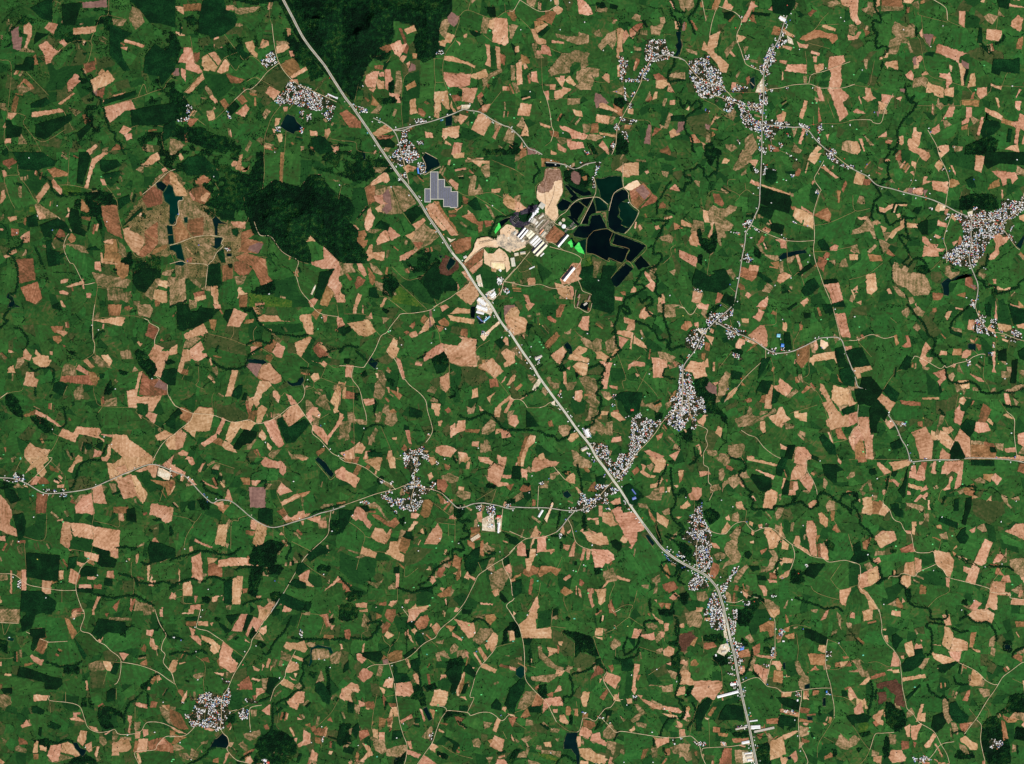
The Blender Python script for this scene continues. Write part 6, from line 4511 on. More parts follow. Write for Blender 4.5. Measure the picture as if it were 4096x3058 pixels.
def area(p):
    x, y = p[:, 0], p[:, 1]
    return 0.5*abs(float(np.dot(x, np.roll(y, -1)) - np.dot(y, np.roll(x, -1))))
for c in list(shapes):
    if c not in 'cktTR': shapes[c] = [p for p in shapes[c] if len(p) > 2 and area(p) > 12]
def inside(P, poly):
    x, y = P[:, 0], P[:, 1]; r = np.zeros(len(P), bool); n = len(poly)
    for i in range(n):
        x0, y0 = poly[i]; x1, y1 = poly[(i+1) % n]
        if y0 == y1: continue
        r ^= ((y0 > y) != (y1 > y)) & (x < (x1-x0)*(y-y0)/(y1-y0) + x0)
    return r
def dist_line(P, pts, closed=False):
    d = np.full(len(P), 1e9); n = len(pts)
    for i in range(n if closed else n-1):
        a = np.array(pts[i]); b = np.array(pts[(i+1) % n]); ab = b-a; L = float(ab@ab)
        t = np.clip(((P-a)@ab)/L, 0, 1) if L > 0 else np.zeros(len(P))
        q = a + t[:, None]*ab
        d = np.minimum(d, np.hypot(P[:, 0]-q[:, 0], P[:, 1]-q[:, 1]))
    return d
def grid_pts(poly, s):
    x0, y0 = poly.min(0); x1, y1 = poly.max(0)
    gx, gy = np.meshgrid(np.arange(x0, x1+s, s), np.arange(y0, y1+s, s*0.87))
    gx = gx + (np.arange(gx.shape[0]) % 2)[:, None]*s*0.5
    P = np.stack([gx.ravel(), gy.ravel()], 1) + RNG.uniform(-.38*s, .38*s, (gx.size, 2))
    return P[inside(P, poly)]
def ragged(p, amp=0.9, step=6.0):
    out = []; n = len(p)
    for i in range(n):
        a, b = p[i], p[(i+1) % n]; L = math.hypot(*(b-a)); k = max(1, int(L/step))
        nx, ny = (-(b-a)[1]/max(L, 1e-6), (b-a)[0]/max(L, 1e-6))
        for j in range(k):
            t = j/k; q = a + (b-a)*t; w = random.gauss(0, amp) if j else random.gauss(0, amp*.4)
            out.append((q[0] + nx*w, q[1] + ny*w))
    return np.array(out)
def smooth(pts, n=5):
    P = [np.array(p, float) for p in pts]
    if len(P) < 3: return [tuple(p) for p in P]
    Q = [2*P[0]-P[1]] + P + [2*P[-1]-P[-2]]; out = []
    for i in range(1, len(Q)-2):
        a, b, c, d = Q[i-1], Q[i], Q[i+1], Q[i+2]
        for j in range(n):
            t = j/n
            out.append(tuple(.5*((2*b)+(c-a)*t+(2*a-5*b+4*c-d)*t*t+(3*b-a-3*c+d)*t**3)))
    out.append(tuple(P[-1])); return out

# further belts of woodland in the upper left
for v in ((405,75,440,80,450,150,430,240,370,260,395,180), (400,300,520,320,600,360,600,420,560,520,520,560,490,470,440,430,380,400,340,350), (760,330,820,350,900,370,930,400,900,460,850,440,780,420),
  (540,440,610,440,610,500,580,560,540,540), (170,480,240,480,250,540,200,570,175,540), (1000,640,1060,620,1130,680,1110,730,1060,720), (330,620,400,640,400,700,350,720,330,700),
  (830,150,900,185,880,205,800,150), (462,20,500,30,495,90,470,80), (232,18,280,30,280,80,240,70), (150,90,200,70,210,110,160,130), (60,40,90,50,40,110,10,120,20,80),
  (560,100,640,90,650,150,600,170,570,140), (210,250,250,240,250,330,215,330), (190,170,240,180,225,230,190,215), (700,60,760,110,790,180,760,190,720,130)):
    shapes.setdefault('q', []).append(np.array([(v[i]*1.606, v[i+1]*1.606) for i in range(0, len(v), 2)]))

# value noise on a lattice, used for terrain and for where things grow
_LAT = RNG.uniform(0, 1, (64, 64))
def vnoise(x, y):
    x = np.asarray(x, float); y = np.asarray(y, float)
    xi = np.floor(x).astype(int); yi = np.floor(y).astype(int); fx = x-xi; fy = y-yi
    fx = fx*fx*(3-2*fx); fy = fy*fy*(3-2*fy); g = lambda a, b: _LAT[a % 64, b % 64]
    return (g(xi, yi)*(1-fx)+g(xi+1, yi)*fx)*(1-fy) + (g(xi, yi+1)*(1-fx)+g(xi+1, yi+1)*fx)*fy
ROADS = [np.array(highway)] + shapes['T'] + shapes['R']
HILLS = []       # wooded hills: outline, height
def hill_h(P):
    z = np.zeros(len(P))
    for poly, hh in HILLS:
        m = inside(P, poly)
        if not m.any(): continue
        Q = P[m]; d = dist_line(Q, poly, True)
        e = np.clip(d/150, 0, 1); e = e*e*(3-2*e)
        r = 1 - np.abs(2*vnoise(Q[:, 0]/120+3.1, Q[:, 1]/120+9.2)-1)
        r2 = 1 - np.abs(2*vnoise(Q[:, 0]/46+8.3, Q[:, 1]/46+1.7)-1)
        n3 = vnoise(Q[:, 0]/19, Q[:, 1]/19)
        near = np.full(len(Q), 1e9)
        for l in ROADS:
            x0, y0 = l.min(0)-60; x1, y1 = l.max(0)+60; k = (Q[:, 0] > x0) & (Q[:, 0] < x1) & (Q[:, 1] > y0) & (Q[:, 1] < y1)
            if k.any(): near[k] = np.minimum(near[k], dist_line(Q[k], l))
        cl = np.clip((near-12)/40, 0, 1)
        z[m] = np.maximum(z[m], cl*(hh*e*(.2+1.15*r**1.8) + np.clip(d/30, 0, 1)*(44*r2**1.6*(.3+e) + 12*n3)))
    return z

# coarse map of where nothing should sprout (bare soil, water, yards, villages)
OCC = np.zeros((386, 518), bool)
for c in 'bnpmwWSPyVhM':
    for p in shapes.get(c, []):
        x0, y0 = np.maximum((p.min(0)/8).astype(int)-1, 0); x1, y1 = (p.max(0)/8).astype(int)+2
        gx, gy = np.meshgrid(np.arange(x0, min(x1, 518)), np.arange(y0, min(y1, 386)))
        if gx.size: OCC[gy.ravel(), gx.ravel()] |= inside(np.stack([gx.ravel()*8., gy.ravel()*8.], 1), p)
def free(P):
    i = np.clip((P[:, 1]/8).round().astype(int), 0, 385); j = np.clip((P[:, 0]/8).round().astype(int), 0, 517); return ~OCC[i, j]

# ---------------------------------------------------------------- materials
def lin(c): return tuple(((v/255)/12.92 if v/255 <= .04045 else ((v/255+.055)/1.055)**2.4) for v in c) + (1,)
GAIN = 1.0
def mat(name, ramp, scales=(60.,), rough=.95, spec=.12, var=.14, rowsc=0, detail=3, hue=.0, rmix=0, rowk=.24):
    """ground cover: colours of the cover picked by noise in metres, brightness differs from plot to plot"""
    m = bpy.data.materials.new(name); m.use_nodes = True; nt = m.node_tree; N = nt.nodes; L = nt.links
    b = N['Principled BSDF']; b.inputs['Roughness'].default_value = rough; b.inputs['Specular IOR Level'].default_value = spec
    geo = N.new('ShaderNodeNewGeometry'); at = N.new('ShaderNodeAttribute'); at.attribute_name = 'plot'
    val = None
    for i, s in enumerate(scales):
        n = N.new('ShaderNodeTexNoise'); n.inputs['Scale'].default_value = 1.0/s; n.inputs['Detail'].default_value = detail
        n.inputs['Roughness'].default_value = .6
        L.new(geo.outputs['Position'], n.inputs['Vector'])
        if val is None: val = n.outputs['Fac']
        else:
            a = N.new('ShaderNodeMath'); a.operation = 'ADD'; L.new(val, a.inputs[0]); L.new(n.outputs['Fac'], a.inputs[1])
            k = N.new('ShaderNodeMath'); k.operation = 'MULTIPLY'; k.inputs[1].default_value = .5; L.new(a.outputs[0], k.inputs[0]); val = k.outputs[0]
    if rmix:
        a = N.new('ShaderNodeMath'); a.operation = 'MULTIPLY_ADD'; a.inputs[1].default_value = rmix
        sb = N.new('ShaderNodeMath'); sb.operation = 'SUBTRACT'; sb.inputs[1].default_value = .5
        L.new(at.outputs['Fac'], sb.inputs[0]); L.new(sb.outputs[0], a.inputs[0]); L.new(val, a.inputs[2]); val = a.outputs[0]
    if rowsc:            # crop rows / plough lines, running a different way on every plot
        ang = N.new('ShaderNodeMath'); ang.operation = 'MULTIPLY'; ang.inputs[1].default_value = 37.0; L.new(at.outputs['Fac'], ang.inputs[0])
        vr = N.new('ShaderNodeVectorRotate'); vr.rotation_type = 'Z_AXIS'; L.new(geo.outputs['Position'], vr.inputs['Vector']); L.new(ang.outputs[0], vr.inputs['Angle'])
        mp = N.new('ShaderNodeMapping'); mp.inputs['Scale'].default_value = (1/rowsc, 1/(rowsc*14), 1); L.new(vr.outputs[0], mp.inputs[0])
        n = N.new('ShaderNodeTexNoise'); n.inputs['Scale'].default_value = 1; n.inputs['Detail'].default_value = 2; L.new(mp.outputs[0], n.inputs['Vector'])
        a = N.new('ShaderNodeMix'); a.inputs[0].default_value = rowk; L.new(val, a.inputs[2]); L.new(n.outputs['Fac'], a.inputs[3]); val = a.outputs[0]
    cr = N.new('ShaderNodeValToRGB'); L.new(val, cr.inputs[0]); el = cr.color_ramp.elements
    while len(el) < len(ramp): el.new(.5)
    for i, (p, c) in enumerate(ramp): el[i].position = p; el[i].color = tuple(x*GAIN for x in lin(c)[:3]) + (1,)
    hs = N.new('ShaderNodeHueSaturation'); L.new(cr.outputs[0], hs.inputs['Color'])
    mr = N.new('ShaderNodeMapRange'); mr.inputs[3].default_value = 1-var; mr.inputs[4].default_value = 1+var
    L.new(at.outputs['Fac'], mr.inputs[0]); L.new(mr.outputs[0], hs.inputs['Value'])
    if hue:
        w = N.new('ShaderNodeMath'); w.operation = 'MULTIPLY'; w.inputs[1].default_value = 91.7; L.new(at.outputs['Fac'], w.inputs[0])
        fr = N.new('ShaderNodeMath'); fr.operation = 'FRACT'; L.new(w.outputs[0], fr.inputs[0])
        m2 = N.new('ShaderNodeMapRange'); m2.inputs[3].default_value = .5-hue; m2.inputs[4].default_value = .5+hue
        L.new(fr.outputs[0], m2.inputs[0]); L.new(m2.outputs[0], hs.inputs['Hue'])
    L.new(hs.outputs[0], b.inputs['Base Color']); return m
def flat(name, c, rough=.6, spec=.4, metal=0., var=.08, scale=8.):
    q = tuple(min(255, v*1.12+4) for v in c)
    m = mat(name, [(.35, tuple(v*.9 for v in c)), (.65, q)], (scale,), rough, spec, var)
    m.node_tree.nodes['Principled BSDF'].inputs['Metallic'].default_value = metal; return m
MT = {
 'b': mat('bare_tan_soil', [(.35,(112,94,58)),(.40,(152,108,74)),(.47,(178,133,99)),(.54,(197,151,116)),(.62,(215,178,145))], (260., 30.), var=.13, rowsc=16, hue=.014, rmix=.05),
 'n': mat('brown_soil', [(.36,(78,70,40)),(.45,(116,82,52)),(.54,(150,104,70)),(.64,(176,134,98))], (150., 26.), var=.22, rowsc=16, hue=.016, rmix=.1),
 'p': mat('dull_purple_brown_soil', [(.34,(100,74,66)),(.5,(128,96,86)),(.66,(158,122,108))], (140., 30.), var=.14, rowsc=14),
 'm': mat('fallow_patchwork', [(.38,(56,74,36)),(.45,(96,90,54)),(.52,(138,114,80)),(.60,(178,144,110))], (95., 22.), var=.12, rowsc=20, rmix=.10),
 'l': mat('light_green_crop', [(.38,(46,68,30)),(.47,(42,81,34)),(.54,(44,93,38)),(.64,(60,106,46))], (200., 40.), var=.27, rowsc=20, hue=.008, rmix=.04),
 'g': mat('rich_green_crop', [(.38,(18,52,22)),(.5,(24,64,26)),(.62,(34,78,32))], (170., 22.), var=.16, rowsc=18),
 'o': mat('olive_grassland', [(.38,(42,62,28)),(.5,(58,74,36)),(.62,(88,84,50))], (150., 30.), var=.12, rowsc=26),
 'v': mat('vivid_green_crop', [(.38,(34,72,24)),(.5,(52,88,28)),(.62,(92,104,40))], (120., 24.), var=.1),
 'S': mat('pale_sand_yard', [(.34,(196,160,124)),(.5,(226,192,154)),(.66,(240,214,184))], (140., 24.), var=.06),
 'P': mat('cream_yard', [(.38,(176,160,132)),(.48,(208,190,160)),(.58,(232,220,196)),(.66,(244,238,224))], (60., 14.), var=.05),
 'M': mat('maroon_marsh', [(.38,(56,40,28)),(.5,(82,54,40)),(.62,(104,72,56))], (120., 20.), var=.12),
 'y': mat('bright_green_algae', [(.34,(44,180,64)),(.5,(72,212,88)),(.66,(104,224,104))], (60.,), var=.1),
 'w': mat('dark_water', [(.34,(1,8,13)),(.5,(2,13,15)),(.66,(3,18,17))], (220.,), rough=.12, spec=.12, var=.5),
 'W': mat('green_teal_water', [(.34,(2,24,17)),(.5,(3,31,21)),(.66,(5,38,26))], (220.,), rough=.14, spec=.12, var=.25),
 'pond': mat('dark_green_water', [(.34,(3,20,22)),(.5,(5,28,28)),(.66,(8,34,32))], (220.,), rough=.12, spec=.12, var=.3),
 'fish': mat('teal_fish_water', [(.34,(3,36,29)),(.5,(4,44,34)),(.66,(7,52,40))], (220.,), rough=.14, spec=.12, var=.2),
 'bank': mat('grassy_bank', [(.34,(46,78,44)),(.5,(66,90,54)),(.66,(110,112,78))], (40.,), var=.1),
 'vil': mat('village_yards', [(.42,(20,40,20)),(.5,(38,46,28)),(.57,(80,70,50)),(.66,(150,128,100))], (36., 12.), var=.08),
 'T': mat('pale_dirt_road', [(.35,(196,168,126)),(.65,(232,210,172))], (60.,), var=.08),
 't': mat('farm_track', [(.35,(132,120,72)),(.65,(176,150,100))], (60.,), var=.14),
 'R': mat('paved_road', [(.35,(158,152,140)),(.65,(190,184,170))], (60.,), var=.05),
 'H': mat('highway_concrete', [(.35,(200,196,182)),(.65,(222,218,202))], (80.,), var=.05),
 'asp': mat('worn_asphalt', [(.35,(134,132,124)),(.65,(166,162,152))], (80.,), var=.05),
 'Hs': mat('highway_verge', [(.35,(120,120,92)),(.5,(160,152,118)),(.65,(190,176,142))], (50.,), var=.06),
 'Hm': mat('highway_median', [(.35,(104,108,88)),(.65,(134,132,108))], (50.,), var=.06),
 'F': mat('woodland_floor', [(.36,(2,22,9)),(.5,(4,32,14)),(.66,(14,50,20))], (180., 30.), var=.1),
 'd': mat('dense_plantation_canopy', [(.38,(3,28,11)),(.5,(5,40,16)),(.62,(16,58,24))], (130., 14.), var=.38),
 'tree': mat('dark_tree_leaves', [(.34,(4,32,14)),(.5,(8,46,20)),(.66,(22,64,28))], (70., 12.), var=.40),
 'wood': mat('woodland_leaves', [(.40,(2,26,11)),(.49,(5,40,17)),(.56,(14,58,22)),(.66,(52,80,32))], (400., 50.), var=.34),
}
# fields of the unsurveyed mosaic
MT['base'] = mat('open_green_farmland', [(.37,(30,57,24)),(.44,(37,71,29)),(.51,(42,85,35)),(.56,(60,86,38)),(.61,(82,86,46)),(.68,(112,94,62))], (330., 44.), var=.27, rowsc=22, hue=.010, rmix=-.04)
ROOF = {'1': (250,246,234), 'k': (184,174,158), 'b': (84,108,186), 'r': (206,70,50), 'n': (120,82,64), 'o': (214,132,80), 'c': (120,190,214), 'P': (196,176,146), 'y': (206,196,90), 'W': (248,247,244), 'B': (58,132,220), 'v': (200,210,190)}
NAMEC = {'1': 'white', 'k': 'grey', 'b': 'blue', 'r': 'red', 'n': 'brown', 'o': 'orange', 'c': 'light blue', 'P': 'tan', 'y': 'yellow', 'W': 'white', 'B': 'bright blue', 'v': 'pale green'}
RM = {k: flat('roof_' + NAMEC[k].replace(' ', '_') + ('_sheet' if k in 'WB' else ''), v, .45, .5) for k, v in ROOF.items()}
MWALL = flat('plaster_wall', (190,176,156), .9, .2)
MDARK = flat('painted_shade_and_dark_metal', (52,50,62), .4, .5)  # shade as colour for slopes turned from the sun; also dark metal fittings
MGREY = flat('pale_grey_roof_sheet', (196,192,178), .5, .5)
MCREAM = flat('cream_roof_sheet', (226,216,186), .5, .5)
MPANEL = flat('solar_panel_glass', (108,110,124), .35, .5)
MBARK = flat('bark', (70,54,40), .95, .1)

# ---------------------------------------------------------------- mesh helpers
def X(p): return ((p[0]-W0/2)*M, (H0/2-p[1])*M)
def tag(o, label=None, cat=None, group=None, kind=None):
    if label: o['label'] = label
    if cat: o['category'] = cat
    if group: o['group'] = group
    if kind: o['kind'] = kind
    return o
def mesh_obj(name, V, F, mats, plot=None, midx=None, parent=None):
    me = bpy.data.meshes.new(name)
    V = np.asarray(V, np.float32)
    if isinstance(F, np.ndarray):
        k = F.shape[1]; me.vertices.add(len(V)); me.vertices.foreach_set('co', V.ravel())
        me.loops.add(F.size); me.loops.foreach_set('vertex_index', F.ravel().astype(np.int32))
        me.polygons.add(len(F)); me.polygons.foreach_set('loop_start', np.arange(0, F.size, k, dtype=np.int32))
        me.polygons.foreach_set('loop_total', np.full(len(F), k, np.int32)); me.update(calc_edges=True)
    else:
        me.from_pydata([tuple(map(float, v)) for v in V], [], F); me.update()
    for m in (mats if isinstance(mats, list) else [mats]): me.materials.append(m)
    a = me.attributes.new('plot', 'FLOAT', 'FACE')
    if plot is None: plot = np.full(len(me.polygons), random.random())
    a.data.foreach_set('value', np.asarray(plot, np.float32))
    if midx is not None: me.polygons.foreach_set('material_index', np.asarray(midx, np.int32))
    o = bpy.data.objects.new(name, me); COL.objects.link(o)
    if parent: o.parent = parent
    return o
def region(q):      # land on the east side is a little brighter than in the west
    x = float(np.clip(np.asarray(q)[:, 0].mean()/W0, 0, 1)); return min(1., .40*x+.60*random.random())
LEVELS = {}
def level(band, p):
    """sheets that overlap lie at different heights: the next free step above those they touch"""
    x0, y0 = p.min(0); x1, y1 = p.max(0); L = LEVELS.setdefault(band, []); lv = 0
    for (a, b, c, d, l) in L:
        if a < x1 and c > x0 and b < y1 and d > y0: lv = max(lv, l+1)
    L.append((x0, y0, x1, y1, lv)); return lv
def sheets(name, polys, band, z0, m, step=.05, rag=.9):
    V = []; F = []; plot = []
    for p in polys:
        z = z0 + step*min(level(band, p), 30); q = ragged(p, rag); b = len(V)
        V += [(*X(c), z) for c in q]; F.append(list(range(b, b+len(q)))); plot.append(region(q))
    o = mesh_obj(name, V, F, m, plot); o['kind'] = 'structure'; return o
def ribbon(lines, w, z, name, m, n=5):
    V = []; F = []; plot = []
    for li, ln in enumerate(lines):
        P = np.array([X(p) for p in smooth(ln, n)]); P = P[np.r_[True, np.hypot(*np.diff(P, axis=0).T) > .5]]
        if len(P) < 2: continue
        T = np.gradient(P, axis=0); T /= np.maximum(np.hypot(T[:, 0], T[:, 1]), 1e-6)[:, None]
        Nn = np.stack([-T[:, 1], T[:, 0]], 1); ww = w*M/2*RNG.uniform(.82, 1.12, len(P))[:, None] if w < 5 else w*M/2
        A = P+Nn*ww; B = P-Nn*ww; b = len(V); zz = z + .02*(li % 7)
        for a, c in zip(A, B): V += [(a[0], a[1], zz), (c[0], c[1], zz)]
        r = random.random()
        for i in range(len(P)-1): F.append([b+2*i, b+2*i+1, b+2*i+3, b+2*i+2]); plot.append(r)
    o = mesh_obj(name, V, F, m, plot); o['kind'] = 'structure'; return o

# crowns: a low dome of leaf facets, jittered so no two are alike
def crowns(name, P, r, z, m, hscale=1.1, facets=7, label=None):
    n = len(P); k = facets
    a1 = np.arange(k)*2*math.pi/k
    T = [(0, 0, 1.0)] + [(.62*math.cos(a), .62*math.sin(a), .80) for a in a1] + [(math.cos(a+.4), math.sin(a+.4), .12) for a in a1]
    T = np.array(T); tris = []
    for i in range(k):
        j = (i+1) % k; tris += [(0, 1+i, 1+j), (1+i, k+1+i, 1+j), (1+j, k+1+i, k+1+j)]
    tris = np.array(tris); nv = len(T)
    rot = RNG.uniform(0, 6.28, n); c, s = np.cos(rot)[:, None], np.sin(rot)[:, None]
    x = T[None, :, 0]; y = T[None, :, 1]; zz = T[None, :, 2]
    R = (r*M)[:, None]; j1 = RNG.uniform(.72, 1.25, (n, nv)); j2 = RNG.uniform(.7, 1.2, (n, nv))
    WX = ((P[:, 0]-W0/2)*M)[:, None] + (x*c-y*s)*R*j1; WY = ((H0/2-P[:, 1])*M)[:, None] + (x*s+y*c)*R*j1
    WZ = z[:, None] + zz*R*hscale*j2
    V = np.stack([WX, WY, WZ], 2).reshape(-1, 3)
    F = (tris[None] + (np.arange(n)*nv)[:, None, None]).reshape(-1, 3)
    o = mesh_obj(name, V, F, m, np.repeat(RNG.uniform(0, 1, n), len(tris)))
    return tag(o, label, None, None, 'stuff')

# ---------------------------------------------------------------- landmarks used in descriptions
LM = [((1768,765),'the solar farm'),((2195,730),'the sandy settling basin'),((2130,960),'the factory sheds'),((2430,960),'the big dark reservoirs'),
 ((1175,495),'the diamond-shaped pond'),((1650,90),'the top wooded hill'),((1270,880),'the left wooded hill'),((2860,2330),'the highway bend'),
 ((2450,1930),'the crossroads town'),((885,2975),'the dark triangular pond'),((2290,2990),'the blue bottom edge reservoir'),((3900,950),'the large right village'),
 ((700,830),'the teal fish ponds'),((650,1898),'the white rectangular basin'),((3050,480),'the upper right crossroads village'),((2710,1650),'the central riverside village'),
 ((1645,2010),'the village west of town'),((2795,2150),'the village above the highway bend'),((850,2850),'the village at lower left'),((2640,220),'the village at the top'),
 ((2810,330),'the dense upper right village'),((3960,1290),'the hamlet at the right edge'),((1960,1230),'the white roadside depot'),((2350,1240),'the small moated compound'),
 ((3130,1360),'the blue roofed sheds'),((3010,2920),'the lower right roadside sheds'),((60,1920),'the hamlet at the left edge'),((2990,2670),'the huge lower right green field'),
 ((3930,2250),'the lower right bare fields'),((560,1640),'the left edge bare fields'),((3550,1480),'the right side bare fields'),((300,2300),'the lower left dark plantation'),
 ((500,420),'the upper left green fields'),((3600,400),'the upper right bare strip'),((3600,2800),'the lower right corner fields'),((1500,2560),'the red dirt road junction')]
WIND = 'east,east-north-east,north-east,north-north-east,north,north-north-west,north-west,west-north-west,west,west-south-west,south-west,south-south-west,south,south-south-east,south-east,east-south-east'.split(',')
def bearing(x, y, l):
    dx = x-l[0][0]; dy = l[0][1]-y; d = math.hypot(dx, dy)*M
    return ('beside' if d < 90 else f'{WIND[int(round(math.atan2(dy, dx)/(math.pi/8))) % 16]} of'), ('just ' if d < 450 else 'well ' if d > 1500 else '')
def where(x, y, pre='x x x'):
    near = sorted(LM, key=lambda a: (a[0][0]-x)**2+(a[0][1]-y)**2)[:14]; room = 16-len(pre.split()); fb = None
    for n1 in range(4):
        b1, q1 = bearing(x, y, near[n1])
        for n2 in range(n1+1, 14):
            b2, q2 = bearing(x, y, near[n2]); t = f'{q1}{b1} {near[n1][1]}, {b2} {near[n2][1]}'
            if len(t.split()) > room: continue
            fb = fb or t
            if (pre, t) not in used: used[(pre, t)] = 1; return pre + ' ' + t
    return pre + ' ' + (fb or f'{b1} {near[0][1]}')
used = {}

# ================================================================ SETTING
HILLS += [(p, h) for p, h in zip(shapes.get('F', []), (130, 150, 135, 110))]
g = mesh_obj('ground', [(-90000,-90000,-4),(90000,-90000,-4),(90000,90000,-4),(-90000,90000,-4)], [[0,1,2,3]], MT['base'], [.5]); g['kind'] = 'structure'

# the mosaic of small fields: the plain cut again and again along slightly crooked lines
def split(poly, out, depth=0):
    P = np.array(poly); lim = random.uniform(34, 92)
    c = P.mean(0); D = P-c; u, s, vt = np.linalg.svd(D, full_matrices=False)
    ext = [np.ptp(D@vt[0]), np.ptp(D@vt[1])]
    if ext[0] < lim and ext[1] < lim*1.1 or depth > 16: out.append(P); return
    ax = vt[0] if ext[0] > ext[1]*.8 else vt[random.randint(0, 1)]
    a = random.gauss(0, .13 if depth > 3 else .3); ax = np.array([ax[0]*math.cos(a)-ax[1]*math.sin(a), ax[0]*math.sin(a)+ax[1]*math.cos(a)])
    t = D@ax; k = t.min() + (t.max()-t.min())*random.uniform(.34, .66)
    A = []; B = []; n = len(P)
    for i in range(n):
        p, q = P[i], P[(i+1) % n]; tp, tq = t[i]-k, t[(i+1) % n]-k
        (A if tp <= 0 else B).append(p)
        if (tp < 0 < tq) or (tq < 0 < tp): x = p + (q-p)*(tp/(tp-tq)); A.append(x); B.append(x)
    if len(A) < 3 or len(B) < 3: out.append(P); return
    split(A, out, depth+1); split(B, out, depth+1)
leaves = []
for gx in range(-1, 8):
    for gy in range(-1, 6):
        split([(gx*620-40, gy*620-40), (gx*620+580, gy*620-40), (gx*620+580, gy*620+580), (gx*620-40, gy*620+580)], leaves)
def warp(P):
    P = np.asarray(P, float); x, y = P[:, 0], P[:, 1]
    return np.stack([x + 150*(vnoise(x/430+5, y/430)-.5) + 26*(vnoise(x/90, y/90+7)-.5) + 9*(vnoise(x/22, y/22+3)-.5),
                     y + 150*(vnoise(x/430+40, y/430+20)-.5) + 26*(vnoise(x/90+30, y/90)-.5) + 9*(vnoise(x/22+9, y/22+31)-.5)], 1)
def dens(p, s):
    out = []; n = len(p)
    for i in range(n):
        a, b = p[i], p[(i+1) % n]; k = max(1, int(math.hypot(*(b-a))/s))
        out += [a+(b-a)*(j/k) for j in range(k)]
    return np.array(out)
V = []; F = []; plot = []; mi = []; hedge = []; strays = []
MOS = [MT['base'], MT['l'], MT['g'], MT['o'], MT['m'], MT['n'], MT['b'], MT['d']]
for lf in leaves:
    q = warp(dens(lf, 14)); c = q.mean(0)
    if not (-120 < c[0] < W0+120 and -120 < c[1] < H0+120): continue
    side = c[0]/W0; r = random.random()
    nb = float(vnoise(c[0]/260+17, c[1]/260+4))
    k = 0
    if r < .34: k = 1
    elif r < .34+.06*(1.6-nb): k = 2
    elif r < .43+.05*nb: k = 3
    elif r < .575+.018*nb: k = 4
    elif r < .598: k = 5
    elif r < .615: k = 6
    elif r < .62: k = 7
    if .48 < r < .575: k = 0
    if k >= 4 and area(q) > 1500: k = 0
    b = len(V); V += [(*X(p), 0.) for p in q]; F.append(list(range(b, b+len(q)))); plot.append(region(q)); mi.append(k)
    n = len(lf)
    for i in range(n):
        if random.random() < .26:
            a, d = lf[i], lf[(i+1) % n]; L = math.hypot(*(d-a)); f0, f1 = sorted((random.random()*1.2-.1, random.random()*1.2-.1))
            for j in range(int(L*(f1-f0)/2.8)):
                hedge.append(a + (d-a)*(f0 + j*2.8/L))
    if random.random() < .45:
        for j in range(random.randint(1, 3)): strays.append(lf.mean(0) + np.array([random.gauss(0, 14), random.gauss(0, 14)]))
o = mesh_obj('farmland', V, F, MOS, plot, mi); o['kind'] = 'structure'

sheets('green_crops', shapes['l'], 'crop', .5, MT['l'], rag=1.4)
sheets('olive_grass', shapes['o'], 'crop', .5, MT['o'], rag=1.4)
sheets('dark_green_crops', shapes['g'], 'crop', .5, MT['g'], rag=1.4)
sheets('vivid_green_crops', shapes['v'], 'crop', .5, MT['v'], rag=1.2)
sheets('village_ground', shapes['h'], 'vil', 1.9, MT['vil'], rag=2.0)

# the scrubby tract round the teal fish ponds
sheets('scrubby_orchard', [np.array([(500,880),(560,800),(640,700),(705,690),(770,790),(830,830),(880,880),(950,905),(1000,990),(985,1060),(900,1065),(850,1110),(760,1115),(700,1020),(600,1035),(545,990)])], 'tract', 1.5,
       mat('dry_orchard_scrub', [(.38,(48,66,32)),(.46,(84,82,46)),(.54,(122,104,66)),(.63,(156,128,92))], (120., 16.), var=.02), rag=4)
# thin strip plots lying side by side
strips = {k: [] for k in 'mnbogd'}; tries = 0; made = 0
while made < 1150 and tries < 12000:
    tries += 1; c = np.array([random.uniform(0, W0), random.uniform(0, H0)])
    if float(vnoise(c[0]/170+9, c[1]/170+2)) < random.uniform(.2, .95): continue
    if random.random() < max(0, c[0]/W0-.35)*1.1: continue
    if not free(c[None])[0]: continue
    a = random.choice((0.15, 1.35, -.6, .75)) + 1.2*float(vnoise(c[0]/400, c[1]/400+50)) + random.gauss(0, .1); u = np.array([math.cos(a), math.sin(a)]); v = np.array([-u[1], u[0]])
    L = random.uniform(16, 46); off = 0
    for k in range(random.choice((1, 2, 2, 3, 4))):
        w = random.uniform(4, 10); l2 = L*random.uniform(.7, 1.05); sh = random.uniform(-4, 4); o0 = c + v*off + u*sh
        q = np.array([o0, o0+u*l2, o0+u*l2*random.uniform(.93, 1.03)+v*w, o0+v*w*random.uniform(.8, 1.1)]); off += w*random.choice((1.0, 1.0, 1.6))
        if free(q).all() and free(q.mean(0)[None])[0]:
            strips[random.choices('mnbogd', (24, 13, 7, 26, 22, 8))[0]].append(q); made += 1
for k in 'mnbog': sheets('strip_plots', strips[k], 'strip', 1.7, MT[k], rag=.7, step=.02)
shapes['d'] += strips['d']
sheets('woodland_floor', shapes['f'], 'floor', .35, MT['F'], rag=3, step=.004)
